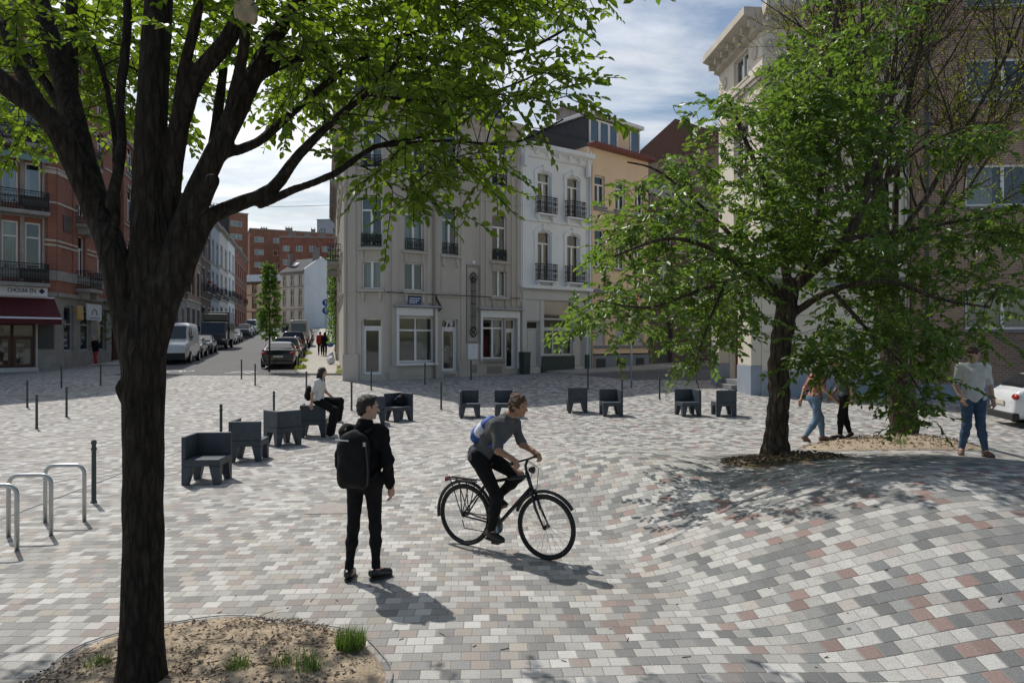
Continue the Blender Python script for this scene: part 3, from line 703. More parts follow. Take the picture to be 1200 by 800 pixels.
    for i, (fr, o) in enumerate([(f1, o) for o in ops1[1:]] + [(f2, ops2[k]) for k in (1, 2, 3, 5, 6, 9, 10, 11)]):
        tall = o[3] - o[2] > 1.6
        window(root, fr, o[0], o[1], o[2], o[3], transom=.72 if tall else None, mull=1, curtain=[CUR[1], ('curtain_grey', .04, .5, .02), CUR[3], CUR[5], CUR[1], None, CUR[2], CUR[4], CUR[1], None, CUR[3]][i], bar=.06)
        sillb(fr, o[0], o[1], o[2])
        if tall:
            railing(root, fr, o[0] + .02, o[1] - .02, o[2] + .02, o[2] + .52, -.03)
            if i in (1, 9):
                pb = MB(fr.M); pb.box(o[0] + .05, o[1] - .05, .0, .12, o[2] + .25, o[2] + .46); pbo = pb.build('flower_box', mt['green_metal'], root)
                leaves_box(pbo, fr, o[0] + .05, o[1] - .05, o[2] + .5)
    for o in ops0: window(root, f0, *o[:4], curtain=random.choice(CUR)); sillb(f0, o[0], o[1], o[2])
    for x in (1.1, 6.0):
        s = MB(f0.M); s.box(x, x + 2.2, -.7, .02, 6.25, 6.4); s.build('balcony_slab', mt['stone'], root); railing(root, f0, x + .03, x + 2.17, 6.4, 7.3, -.66, ret=.64)
    door(root, f1, *ops1[0][:4], panel='glass', transom=.84)
    door(root, f2, *ops2[4][:4], transom=.83)
    # the two shop bays with white painted surrounds and lead covered hoods
    for a, b, z1, zl in ((.55, 2.6, 3.42, 1.25), (4.98, 7.3, 3.42, .85)):
        s = MB(f2.M); s.box(a, b, -.10, -.012, z1 + .04, z1 + .4)
        s.box(a, a + .12, -.10, -.012, 1.3, z1 + .036); s.box(b - .12, b, -.10, -.012, 1.3 if a < 1 else .95, z1 + .036)
        if a < 1: s.box(a - .03, b + .03, -.16, -.014, 1.22, 1.33)
        o = s.build('shop_surround', mt['white_paint'], root, bevel=.01)
        h = MB(f2.M); h.prism([(a - .15, z1 + .42), (b + .15, z1 + .42), (b + .18, z1 + .5), (a - .18, z1 + .5)], -.3, .02); h.build('hood', mt['zinc'], o, bevel=.02)
    st = MB(f2.M); st.box(4.98, 6.44, -.1, .04, 1.3, 1.43); st.build('sill', mt['stucco_dark'], root)
    window(root, f2, .68, 2.47, 1.37, 3.42, transom=.7, mull=1, topm=1, curtain=('curtain_grey', .62, .98, .03), bar=.08)
    window(root, f2, 5.15, 6.42, 1.46, 3.42, transom=.76, mull=1, topm=1, curtain=('curtain', .5, .98, .02), bar=.07)
    door(root, f2, *ops2[8][:4], transom=.79)
    # house number on the fan light
    nm = MB(f2.M)
    text('79', .42, mt['sign_white'], root, f2.M @ Matrix.Translation((3.33, .13, 3.1)) @ Matrix.Rotation(R(90), 4, 'X'))
    # street plaque, notice board, alarm, grilles
    q = MB(f2.M); q.box(1.12, 1.78, -.03, -.004, 3.98, 4.34); pq = q.build('street_plaque', mt['plaque_blue'], root)
    q = MB(f2.M)
    for zc, ws in ((4.24, (.06, .16, .1, .12)), (4.14, (.18, .08, .14)), (4.05, (.1, .14, .06))):
        x = 1.2
        for w in ws: q.box(x, x + w, -.034, -.031, zc - .022, zc + .022); x += w + .03
    q.build('lettering', mt['sign_white'], pq)
    q = MB(f2.M); q.box(4.28, 4.84, -.04, -.004, 1.45, 2.2); nb = q.build('notice_board', mt['sign_white'], root, bevel=.008)
    q = MB(f2.M); random.seed(5)
    for k in range(9): x = random.uniform(4.34, 4.6); z = 2.1 - k * .065; q.box(x, x + random.uniform(.05, .2), -.043, -.041, z, z + .02)
    q.build('lettering', mt['grey_paint'], nb)
    for a, b, za, zb in ((5.4, 6.25, .74, 1.1), (4.5, 4.8, .8, 1.2), (3.0, 3.6, .62, .8)):
        q = MB(f2.M); q.box(a, b, -.02, -.004, za, zb)
        for k in range(6): z = lerp(za + .02, zb - .02, k / 5); q.box(a + .02, b - .02, -.035, -.021, z - .012, z + .012)
        q.build('vent_grille', mt['stucco_dark'], root)
    q = MB(f2.M); q.box(4.5, 4.64, -.12, -.004, 6.0, 6.16); q.build('alarm_box', mt['sign_white'], root)
    # wrought iron ornament in its recessed strip
    q = MB(f2.M); q.box(4.2, 4.24, -.06, .0, 2.3, 5.9); q.box(4.9, 4.94, -.06, .0, 2.3, 5.9); q.box(4.2, 4.94, -.066, .0, 5.86, 5.95); q.box(4.18, 4.96, -.08, .0, 2.25, 2.33)
    q.build('panel_frame', mt['stucco_dark'], root)
    q = MB(f2.M); xm = 4.57
    for dx in (-.13, -.04, .04, .13): q.tube([(xm + dx, -.07, 2.9), (xm + dx, -.07, 5.35)], .016, 5)
    for zc in (2.75, 5.35):
        for rr, dz in ((.2, 0), (.12, .14), (.12, -.14), (.07, .0)):
            q.tube([(xm + rr * math.cos(t), -.075, zc + dz + rr * .9 * math.sin(t)) for t in np.linspace(0, 2 * math.pi, 15)], .02, 5, cap=False)
    for zc in (3.5, 4.1, 4.7): q.tube([(xm - .16, -.07, zc), (xm + .16, -.07, zc)], .014, 5)
    q.build('iron_ornament', mt['iron'], root)
    # rain pipes and old cable along the string course
    q = MB(f2.M); q.tube([(2.42, -.12, .6), (2.42, -.12, 12.4)], .05, 8); q.build('drainpipe', mt['stucco_dark'], root, smooth=True)
    q = MB(f2.M); q.tube([(0.02, -.1, 4.47), (2.1, -.1, 4.45), (2.45, -.16, 4.44), (4.1, -.1, 4.46), (7.3, -.1, 4.45)], .018, 5); q.M = f2.M; q.tube([(2.45, -.14, 4.4), (2.6, -.16, 4.1), (2.75, -.2, 3.85), (2.62, -.18, 3.7)], .05, 6); q.build('cable', mt['iron'], root)
    return f0, f1, f2
def leaves_box(parent, fr, a, b, z, n=60, m='leaf_dark', L=.09):
    P = []; 
    for _ in range(n): P.append(tuple(fr.M @ Vector((random.uniform(a, b), random.uniform(-.05, .14), z + random.uniform(-.08, .14)))))
    leaf_mesh('plants', np.array(P), mt[m], parent, L, L * .6)
def leaf_mesh(name, P, m, parent, L=.09, w=.05, D=None, NV=None, jit=.35):
    """one folded, pointed leaf at every point"""
    P = np.asarray(P, float); n = len(P)
    if D is None: D = rng.normal(size=(n, 3)); D[:, 2] -= .3
    D = D / np.linalg.norm(D, axis=1, keepdims=True)
    if NV is None: NV = rng.normal(size=(n, 3)); NV[:, 2] = np.abs(NV[:, 2]) + .6
    S = np.cross(D, NV); S /= np.linalg.norm(S, axis=1, keepdims=True) + 1e-9; U = np.cross(S, D)
    l = (L * (1 + jit * rng.uniform(-1, 1, n)))[:, None]; ww = (w / L) * l
    b = P; t = P + D * l - U * l * .12; f = .22
    r1 = P + D * l * .28 + S * ww * .42 + U * ww * f; r2 = P + D * l * .66 + S * ww * .40 + U * ww * f * .8 - U * l * .04
    l1 = P + D * l * .28 - S * ww * .42 + U * ww * f; l2 = P + D * l * .66 - S * ww * .40 + U * ww * f * .8 - U * l * .04
    V = np.stack([b, r1, r2, t, l2, l1], 1).reshape(-1, 3); k = np.arange(n)[:, None] * 6
    Fq = np.concatenate([k + np.array([[0, 1, 2, 3]]), k + np.array([[0, 3, 4, 5]])])
    return np_mesh(name, V, Fq, m, parent)
f0, f1, f2 = grey_house()

# ------------------------------------------------------------------ white house with iron balconies
def white_house():
    fr = Fr((.43, 34.3), (4.16, 36.95)); W = fr.W; z0 = .4; zt = 12.2
    root = thing('terraced_house', 'narrow white house with four black iron balconies and a glazed shopfront', 'building', (.43, 34.3, z0), fr.yaw)
    ops = [(c, c + .86, zb, z1, .22) for c in (1.06, 3.02) for zb, z1 in ((5.42, 7.95), (8.85, 11.0))]
    shop = [(.38, 1.22, .98, 3.35), (1.5, 3.42, 1.6, 4.45), (3.52, 4.26, .98, 3.1)]
    mb = MB(fr.M); wall_panel(mb, W, 5.0, zt, ops, x0=.02); room(mb, W, z0, zt - .1); shell(mb, fr, W, 9, z0, zt, .02)
    mb.build('wall', [mt['white_wall'], mt['interior']], root, fixn=False)
    mb = MB(fr.M); wall_panel(mb, W, z0, 4.994, shop, x0=.02)
    for a, b in ((.04, .3), (4.3, 4.56)): mb.box(a, b, -.12, -.004, 1.6, 4.3)
    for a, b in ((1.24, 1.46), (3.43, 3.5)): mb.box(a, b, -.05, -.004, 1.0, 4.4)
    mb.box(.1, W - .1, -.06, -.006, 4.44, 4.86); mb.build('shopfront', mt['white_base'], root)
    mb = MB(fr.M); pieces(root, fr, 'shop_plinth', 'green_metal', [(1.28, 3.5, -.1, -.004, z0, 1.55), (.0, .36, -.14, -.004, z0, 1.5), (4.28, 4.6, -.14, -.004, z0, 1.58)], .01)
    mb = MB(fr.M)
    mb.prism([(-.02, 4.98), (W + .02, 4.98), (W + .1, 5.06), (W + .1, 5.16), (-.1, 5.16), (-.1, 5.06)], -.28, .02); mb.build('string_course', mt['white_wall'], root, bevel=.015); pieces(root, fr, 'string_course', 'white_wall', [(.01, W - .01, -.12, .02, 8.42, 8.56)], .015)
    mb = MB(fr.M)
    for c in (1.06, 3.02):
        for zb, z1 in ((5.42, 7.95), (8.85, 11.0)):
            mb.box(c - .2, c - .03, -.07, -.002, zb, z1 - .16); mb.box(c + .89, c + 1.06, -.07, -.002, zb, z1 - .16)
            m_, w_ = c + .43, .52; arc = [(m_ + w_ * math.cos(t), z1 - .2 + .3 * math.sin(t)) for t in np.linspace(.0, math.pi, 11)]
            arc2 = [(m_ + (w_ + .17) * math.cos(t), z1 - .16 + .42 * math.sin(t)) for t in np.linspace(.0, math.pi, 11)]
            for i in range(10):
                a, b, p, q = arc[i], arc[i + 1], arc2[i + 1], arc2[i]; mb.prism([a, b, p, q], -.08, -.006)
            mb.prism([(m_ - .09, z1 + .06), (m_ + .09, z1 + .06), (m_ + .13, z1 + .36), (m_ - .13, z1 + .36)], -.13, -.008)
    for x in (.1, W - .16): mb.box(x, x + .1, -.06, -.004, 5.2, 11.5)
    mb.build('window_moulding', mt['white_wall'], root)
    for o, cu in zip(ops, (CUR[2], CUR[3], CUR[0], CUR[2])):
        window(root, fr, *o[:4], transom=.76, mull=1, curtain=cu, bar=.06)
        s = MB(fr.M); s.box(o[0] - .2, o[1] + .2, -.38, .02, o[2] - .1, o[2] - .02)
        for x in (o[0] - .05, o[1] + .05): s.prism([(x - .07, o[2] - .1), (x + .07, o[2] - .1), (x + .05, o[2] - .42), (x - .05, o[2] - .42)], -.22, .01)
        s.build('balcony_slab', mt['white_wall'], root, bevel=.012); railing(root, fr, o[0] - .18, o[1] + .18, o[2] - .02, o[2] + .82, -.35, ret=.33)
    door(root, fr, *shop[0], leaf='white_base', transom=.82, solid=True); door(root, fr, *shop[2], leaf='white_base', transom=.83, solid=True, handle=False)
    window(root, fr, 1.5, 3.42, 1.6, 2.92, fm='white_base', transom=None, mull=2, curtain=('curtain', .03, .97, .03), dep=.1)
    window(root, fr, 1.5, 3.42, 2.98, 4.45, fm='white_base', transom=.33, mull=0, glass='glass_sky', dep=.1)
    cornice(root, fr, W, 11.75, 'white_wall', .55, .5); gable_roof(root, fr, W, 9, 12.3, 1.7, 'tile', .1, .03)
    for x in (.06, W - .3):
        s = MB(fr.M); s.prism([(x, 11.1), (x + .22, 11.1), (x + .22, 12.0), (x, 12.0)], -.3, -.06); s.build('console', mt['white_wall'], root, bevel=.02)
    chimney(root, fr, .6, 3.4, 13.2, 15.1, .6, .9, 2)
    q = MB(fr.M); q.tube([(W - .04, -.16, .6), (W - .04, -.16, 11.6)], .05, 8); q.build('drainpipe', mt['white_wall'], root, smooth=True)
white_house()

# ------------------------------------------------------------------ apricot house with a flat roofed dormer
def yellow_house():
    fr = Fr((4.18, 36.97), (8.05, 40.3)); W = fr.W; z0 = .4; zt = 12.9
    root = thing('terraced_house', 'apricot house with blue grey bands and a flat roofed white dormer above brown eaves', 'building', (4.18, 36.97, z0), fr.yaw)
    cols = ((.42, 1.27), (2.15, 3.0), (3.85, 4.65))
    ops = [(a, b, zb, z1) for a, b in cols for zb, z1 in ((2.1, 4.1), (6.4, 8.45), (9.75, 11.4))]
    mb = MB(fr.M); wall_panel(mb, W, 1.62, zt, ops, x0=.02); room(mb, W, z0, zt - .1); shell(mb, fr, W, 9, z0, zt, .02); mb.build('wall', [mt['yellow_wall'], mt['interior']], root, fixn=False)
    pieces(root, fr, 'plinth', 'slate_trim', [(.0, W, -.06, .02, z0, 1.55)], .01)
    pieces(root, fr, 'trim_band', 'slate_trim', [(.01, W, -.08, .02, z - .04, z + h - .04) for z, h in ((1.98, .14), (5.0, .2), (9.5, .1))], .01)
    pieces(root, fr, 'rusticated_band', 'yellow_wall', [(a, b, -.025, -.003, 2.35 + k * .46, 2.75 + k * .46) for a, b in ((.06, .37), (1.32, 2.1), (3.05, 3.8), (4.7, W - .06)) for k in range(5)], .015)
    for i, o in enumerate(ops):
        if o[2] < 3:
            s = MB(fr.M); s.box(o[0], o[1], .1, .16, o[2], o[3])
            for k in range(16): z = lerp(o[2], o[3], (k + .5) / 16); s.box(o[0] + .02, o[1] - .02, .085, .0995, z - .05, z + .045)
            s.build('roller_shutter', mt['grey_paint'], root)
        else: window(root, fr, *o, transom=.7, mull=1, sill='slate_trim', curtain=CUR[(i * 2 + 3) % 7])
    for a in (.5, 2.2, 3.88):
        s = MB(fr.M); s.box(a, a + .75, -.07, -.061, .85, 1.35); s.build('cellar_grille', mt['iron'], root)
    e = MB(fr.M); e.prism([(-.05, 12.85), (W + .05, 12.85), (W + .05, 13.05), (-.05, 13.05)], -.5, .1); e.build('eaves', mt['door_red'], root, bevel=.02)
    gable_roof(root, fr, W, 9, 13.15, 1.7, 'slate', .05, .03)
    d = MB(fr.M); d.box(.4, 4.9, .5, 4.2, 13.2, 14.75); d.build('dormer', mt['slate'], root)
    d = MB(fr.M); d.box(.3, 5.0, .2, 4.3, 14.78, 14.98); dr = d.build('dormer_roof', mt['white_paint'], root, bevel=.02)
    d = MB(fr.M); d.box(2.85, 3.85, .42, .498, 13.25, 14.76); d.build('dormer_cheek', mt['yellow_wall'], root)
    off = Fr((4.18, 36.97), (8.05, 40.3)); off.M = off.M @ Matrix.Translation((0, .26, 0))
    for k, (a, b) in enumerate(((.5, 1.25), (1.3, 2.05), (2.1, 2.8), (3.95, 4.8))): window(root, off, a, b, 13.3, 14.6, transom=None, mull=0, glass='glass_sky')
    chimney(root, fr, 3.0, 4.2, 14.6, 16.3, 2.2, .6, 4)
    q = MB(fr.M); q.tube([(.1, -.12, .6), (.1, -.12, 12.8)], .05, 8); q.build('drainpipe', mt['yellow_wall'], root, smooth=True)
yellow_house()

# ------------------------------------------------------------------ generic row house
def row_house(label, p0, p1, z0, H, wm, cols, rows, base=None, gmat=None, frame='white_paint', arch=.12, roof='mansard', rm='slate', D=10, balc=(), sill='stone', band='stone', corn='stone', chim=True, name='terraced_house', seed=0, transom=.7, doorcol=0, door_m='dark_frame', dormers=0):
    fr = Fr(p0, p1); W = fr.W; rnd = random.Random(seed); root = thing(name, label, 'building', (*p0, z0), fr.yaw); zt = z0 + H
    w = W / cols * .46; xs = [W * (i + .5) / cols - w / 2 for i in range(cols)]
    ops = [(x, x + w, z0 + a, z0 + b, arch if k else 0) for x in xs for k, (a, b) in enumerate(rows)]
    ops = [(o[0], o[1], z0 + .35, o[3], o[4]) if (i // len(rows) == doorcol and i % len(rows) == 0) else o for i, o in enumerate(ops)]
    zg = z0 + (rows[1][0] - .75 if len(rows) > 1 else 3.5)
    mb = MB(fr.M)
    if gmat:
        wall_panel(mb, W, zg, zt, [o for o in ops if o[2] > zg], x0=.02)
        m2 = MB(fr.M); wall_panel(m2, W, z0 - .6, zg, [o for o in ops if o[2] < zg], x0=.02)
        for k in range(int((zg - z0 - .4) / .42)):
            z = z0 + .5 + k * .42; pts = sorted([o[:2] for o in ops if o[2] < zg and o[2] < z + .36 and o[3] > z - .05]); x = .04
            for a, b in pts + [(W - .02, W)]:
                if a - .05 > x: m2.box(x, a - .05, -.03, -.003, z, z + .37)
                x = b + .05
        m2.build('ground_floor_wall', mt[gmat], root, fixn=False)
    else: wall_panel(mb, W, z0 - .6, zt, ops, x0=.02)
    room(mb, W, z0, zt - .1); shell(mb, fr, W, D, z0 - .6, zt, .02); mb.build('wall', [mt[wm], mt['interior']], root, fixn=False)
    pieces(root, fr, 'stone_band', band, [(.01, W - .01, -.09, .02, z - .09, z + .07) for z in [zg] + [z0 + r[0] - .32 for r in rows[2:]]])
    pieces(root, fr, 'plinth', band, [(.01, W - .01, -.07, -.004, z0 - .6, z0 + .34)])
    pieces(root, fr, 'lintel', band, [(o[0] - .1, o[1] + .1, -.05, -.006, o[3] + .03, o[3] + .24) for o in ops])
    for i, o in enumerate(ops):
        k = i % len(rows); c = i // len(rows)
        if k == 0 and c == doorcol: door(root, fr, *o[:4], leaf=door_m, transom=.8, solid=True)
        else: window(root, fr, *o[:4], fm=frame, transom=transom if o[3] - o[2] > 1.5 else None, mull=1, sill=sill, curtain=rnd.choice(CUR))
        if (k, c) in balc:
            s = MB(fr.M); s.box(o[0] - .35, o[1] + .35, -.65, .02, o[2] - .16, o[2] - .02)
            for x in (o[0] - .15, o[1] + .15): s.prism([(x - .09, o[2] - .17), (x + .09, o[2] - .17), (x + .06, o[2] - .6), (x - .06, o[2] - .6)], -.35, .01)
            s.build('balcony_slab', mt['stone'], root); railing(root, fr, o[0] - .32, o[1] + .32, o[2] - .02, o[2] + .9, -.61, ret=.6)
    cornice(root, fr, W, zt - .5, corn, .5, .45)
    if roof == 'mansard': mansard(root, fr, W, D, zt + .02, 1.7, rm)
    elif roof == 'gable': gable_roof(root, fr, W, D, zt + .1, 2.6, rm)
    if dormers:
        for k in range(dormers):
            x = W * (k + .5) / dormers; d = MB(fr.M); d.box(x - .55, x + .55, .35, 2, zt + .05, zt + 1.5); d.prism([(x - .7, zt + 1.5), (x + .7, zt + 1.5), (x, zt + 2.1)], .2, 2); d.build('dormer', mt['white_paint'], root)
            q = MB(fr.M); q.quad((x - .35, .34, zt + .25), (x + .35, .34, zt + .25), (x + .35, .34, zt + 1.3), (x - .35, .34, zt + 1.3)); q.build('dormer_window', mt['car_glass'], root, fixn=False)
    if chim: chimney(root, fr, W - .6, D * .45, zt + .8, zt + 3.0, .9, .6, 3)
    return root, fr
# ------------------------------------------------------------------ cream corner block on the right
def cream_block():
    a0, a1, b1 = (9.45, 31.2), (9.75, 26.6), (15.2, 26.1); z0 = .0; zt = 15.0
    fa, fb = Fr(a0, a1), Fr(a1, b1); root = thing('corner_building', 'tall cream plastered corner block with bracketed cornice behind the two right hand trees', 'building', (*a1, z0), fb.yaw)
    opa = [(1.75, 3.3, 13.15, 14.3), (1.75, 3.3, 9.2, 11.4), (1.75, 3.3, 5.6, 7.8), (1.55, 2.75, .7, 3.5)]
    opb = [(.9, 2.0, 13.15, 14.3), (.9, 2.0, 9.2, 11.4), (.9, 2.0, 5.6, 7.8), (3.6, 4.7, 9.2, 11.4), (3.6, 4.7, 5.6, 7.8), (3.6, 4.7, 13.15, 14.3)]
    mb = MB(fa.M); wall_panel(mb, fa.W, z0, zt, opa, .35); room(mb, fa.W, z0, zt - .1)
    mb.M = fb.M; wall_panel(mb, fb.W, z0, zt, opb, .3); room(mb, fb.W, z0, zt - .1)
    mb.M = I4; mb.quad((*b1, z0), (15.2, 36, z0), (15.2, 36, zt), (*b1, zt)); mb.quad((15.2, 36, z0), (*a0, z0), (*a0, zt), (15.2, 36, zt)); mb.quad((*a0, zt), (*a1, zt), (*b1, zt), (15.2, 36, zt))
    mb.build('wall', [mt['cream'], mt['interior']], root, fixn=False)
    for fr in (fa, fb):
        W = fr.W; pieces(root, fr, 'string_course', 'cream_trim', [(.0, W, -.16, -.003, 12.72, 12.9), (.0, W, -.1, -.003, 12.55, 12.715), (0, W, -.18, -.003, 4.75, 4.9)], .01); pieces(root, fr, 'lead_band', 'slate_trim', [(0, W, -.12, -.003, 4.45, 4.74)])
    cornice(root, fa, fa.W, 14.55, 'cream_trim', .75, .75); cornice(root, fb, fb.W, 14.55, 'cream_trim', .75, .75)
    pieces(root, fb, 'plinth', 'plinth', [(.02, fb.W, -.09, -.003, z0, 1.15)], .015)
    pieces(root, fa, 'plinth', 'plinth', [(a, b, -.5 if b < 2 else -.45, -.003, z0, 1.35) for a, b in ((.3, 1.3), (3.2, fa.W - .02))], .015)
    pieces(root, fa, 'porch_pillar', 'cream', [(a, b, -.47 if b < 2 else -.42, -.004, 1.352, 4.2) for a, b in ((.33, 1.27), (3.23, fa.W - .05))], .02)
    pieces(root, fa, 'porch_lintel', 'cream', [(.2, fa.W - .02, -.6, -.004, 4.201, 4.44)], .02)
    for k in range(3):
        s = MB(fa.M); s.box(1.35, 3.15, -.95 + .3 * k, -.004, .0 + .2 * k + .1, .3 + .2 * k); s.build('step', mt['bluestone'], root, bevel=.01)
    door(root, fa, *opa[3], leaf='door_red', transom=.8, solid=True)
    for i, (fr, o) in enumerate([(fa, o) for o in opa[:3]] + [(fb, o) for o in opb]): window(root, fr, *o, transom=None if o[2] > 12 else .7, mull=1, sill='cream_trim', curtain=CUR[(i * 3 + 1) % 7])
    for fr, x in ((fa, .75), (fa, 3.95), (fb, .35), (fb, 2.8)):
        q = MB(fr.M); q.lathe([(.2, -.05), (.26, -.05), (.26, .02), (.2, .02)], (x, 0, 13.8), 14, 'y'); v = q.build('round_vent', mt['cream_trim'], root)
        q = MB(fr.M); q.lathe([(.01, -.03), (.19, -.03)], (x, 0, 13.8), 14, 'y'); q.build('vent_grille', mt['slate_trim'], v)
    q = MB(fb.M); q.box(3.05, 3.75, -.05, -.003, 1.6, 2.15); pf = q.build('poster_frame', mt['dark_frame'], root)
    q = MB(fb.M); q.box(3.1, 3.7, -.056, -.051, 1.65, 2.1); q.build('poster', mt['poster'], pf)
    q = MB(fb.M); q.tube([(5.3, -.1, .2), (5.3, -.1, 14.4)], .055, 8); q.build('drainpipe', mt['galv'], root, smooth=True)
    pieces(root, fb, 'joint_line', 'cream_trim', [(.05, fb.W, -.03, -.004, z, z + .03) for z in (1.9, 2.6, 3.3, 3.95)])
    chimney(root, fb, 3.2, 4, 15.0, 17, 1, .6, 3)
cream_block()
def brick_flats():
    fr = Fr((15.22, 25.7), (30, 24.4)); W = fr.W; root = thing('apartment_block', 'tan brick apartment block with wide white framed windows behind the white hatchback', 'building', (15.22, 25.7, 0), fr.yaw)
    ops = [(a, a + 2.7, z, z + 1.55) for a in (1.75, 5.7, 9.7) for z in (2.75, 7.35, 11.3, 14.8)]
    mb = MB(fr.M); wall_panel(mb, W, 0, 18, ops, .2); room(mb, W, 0, 17.9); shell(mb, fr, W, 10, 0, 18); mb.build('wall', [mt['brick_tan'], mt['interior']], root, fixn=False)
    for i, o in enumerate(ops): window(root, fr, *o, transom=None, mull=1, sill='bluestone', curtain=[('curtain', .04, .96, .02), ('curtain', .03, .42, .02), ('curtain_grey', .03, .6, .02)][i % 3], bar=.09, dep=.08)
    t = MB(fr.M); t.box(0, W, -.06, -.003, 0, .7); t.build('plinth', mt['plinth'], root)
    pieces(root, fr, 'soldier_course', 'brick_dark', [(.01, W, -.02, -.003, z, z + .09) for z in (6.2, 10.4, 13.9)])
    q = MB(fr.M); q.tube([(.35, -.1, .2), (.35, -.1, 17.5)], .055, 8); q.build('drainpipe', mt['green_metal'], root, smooth=True)
    cornice(root, fr, W, 17.7, 'stone', .4, .4, teeth=False)
brick_flats()

# ------------------------------------------------------------------ red brick corner house on the left with the restaurant
def red_corner():
    pc = (-24.7, 37.0); dr = Vector((.675, .738)); L = 17.; p0 = (pc[0] - dr.x * L, pc[1] - dr.y * L); p2 = (-26.0, 44.4); z0 = .3; zt = 20.
    fa, fb = Fr(p0, pc), Fr(pc, p2); W = fa.W; root = thing('corner_house', 'red brick corner building with white stone bands above a restaurant under a maroon awning', 'building', (*pc, z0), fa.yaw)
    cols = [W - 1.42, W - 2.42, W - 4.6, W - 5.6, W - 8.2, W - 9.3, W - 12, W - 13.1]
    opa = [(c, c + .72, z, z + h) for c in cols for z, h in ((5.75, 2.85), (9.55, 2.2), (13.0, 2.3), (16.3, 2.0))]
    opg = [(W - 3.9, W - .95, .95, 3.5), (W - 8.5, W - 4.6, .95, 3.5)]
    opb = [(c, c + .95, z, z + h, .1) for c in (2.6, 5.2) for z, h in ((5.75, 2.7), (9.6, 2.3), (13.0, 2.3), (16.3, 2.))]
    opbg = [(.85, 2.1, 1.75, 4.3), (2.9, 4.3, 1.75, 4.3), (5.2, 6.6, 1.75, 4.3)]
    mb = MB(fa.M); wall_panel(mb, W, 4.9, zt, opa, .3); room(mb, W, z0, zt - .1, dep=1.1); mb.M = fb.M; wall_panel(mb, fb.W, 4.9, zt, opb, .3); room(mb, fb.W, z0, zt - .1, dep=1.)
    mb.M = I4; bk = (-38, 44.4)
    mb.quad((*p2, z0), (*bk, z0), (*bk, zt), (*p2, zt)); mb.quad((*bk, z0), (*p0, z0), (*p0, zt), (*bk, zt)); mb.quad((*p0, zt), (*pc, zt), (*p2, zt), (*bk, zt))
    mb.build('wall', [mt['brick_red'], mt['interior']], root, fixn=False)
    mb = MB(fa.M); wall_panel(mb, W, z0, 4.894, opg, .4); mb.M = fb.M; wall_panel(mb, fb.W, z0, 4.894, opbg, .35); mb.build('ground_floor_wall', mt['stone'], root, fixn=False)
    t = MB(I4)
    for fr, x0, x1 in ((fa, 0, W), (fb, 0, fb.W)):
        t.M = fr.M; t.box(x0, x1, -.16, -.004, 4.72, 4.96); t.box(x0, x1, -.05, -.004, 5.6, 6.15)
    t.build('stone_cornice', mt['stone'], root, bevel=.015)
    for z in (7.45, 7.7, 9.75, 11.35, 11.6, 13.2, 14.9, 15.1):
        h = .1 if z not in (11.35,) else .2
        pieces(root, fa, 'stone_band', 'cream_trim', [(W - .66, W - .0, -.068, -.003, z, z + h)])
        pieces(root, fb, 'stone_band', 'cream_trim', [(a, b, -.068, -.003, z, z + h) for a, b in ((0, 2.45), (3.7, 5.05), (6.3, fb.W))])
    t = MB(fb.M); t.box(.0, .5, -.06, -.004, 6.2, 19); t.box(1.9, 2.2, -.05, -.004, 6.2, 19); t.M = fa.M; t.box(W - .42, W + .0, -.06, -.004, 6.2, 19); t.build('brick_pilaster', mt['brick_red'], root)
    t = MB(fb.M); t.box(.75, 1.7, -.04, -.004, 8.4, 9.3); t.build('brick_panel', mt['brick_dark'], root)
    t = MB(fa.M)                                                    # dark bay framing round the windows of the front
    for z0_, z1_ in ((5.2, 8.85), (9.2, 12.0), (12.7, 15.5)):
        t.box(W - 1.64, W - 1.46, -.1, -.005, z0_, z1_); t.box(W - 2.6, W - 2.46, -.1, -.005, z0_, z1_); t.box(W - 2.7, W - .6, -.12, -.006, z1_, z1_ + .3); t.box(W - .66 - .0, W - .56, -.09, -.005, z0_, z1_)
    t.build('bay_frame', mt['stone'], root)
    for i, o in enumerate(opa): window(root, fa, *o, transom=.72 if o[2] < 9 else None, mull=0, curtain=CUR[(i * 2) % 7], glass='glass_sky' if i % 2 else 'glass', bar=.09, dep=.1)
    for i, o in enumerate(opb): window(root, fb, *o[:4], transom=.72, mull=1, curtain=CUR[(i * 3) % 7])
    for o in opbg: window(root, fb, *o, fm='grey_paint', transom=.6, mull=0, glass='glass_sky', bar=.1)
    for z in (5.35, 9.1, 12.6):
        s = MB(fa.M); s.box(W - 4.6, W - .5, -.95, -.008, z - .2, z); s.build('balcony_slab', mt['stone'], root, bevel=.02); railing(root, fa, W - 4.55, W - .55, z, z + 1.0, -.9, ret=.85)
        s = MB(fa.M); s.box(W - 1.75, W - .55, -.86, -.6, z + .2, z + .75); s.build('planter_box', mt['dark_frame'], root)
        s = MB(fb.M); s.box(2.3, 4.0, -.8, -.008, z - .2, z); s.box(2.5, 2.7, -.6, -.008, z - .6, z - .2); s.box(3.6, 3.8, -.6, -.008, z - .6, z - .2); s.build('balcony_slab', mt['stone'], root); railing(root, fb, 2.33, 3.97, z, z + 1.0, -.76, ret=.74)
    # green canvas over the second floor
    s = MB(fa.M); s.prism([(W - 4.6, 12.05), (W - .5, 12.05), (W - .5, 12.1), (W - 4.6, 12.1)], -.1, -.02); s.add([(W - 4.6, -.05, 12.3), (W - .45, -.05, 12.3), (W - .45, -1.0, 11.95), (W - 4.6, -1.0, 11.95), (W - 4.6, -1.0, 11.65), (W - .45, -1.0, 11.65)], [(0, 1, 2, 3), (3, 2, 5, 4)]); s.build('canvas_blind', mt['awning_green'], root, fixn=False)
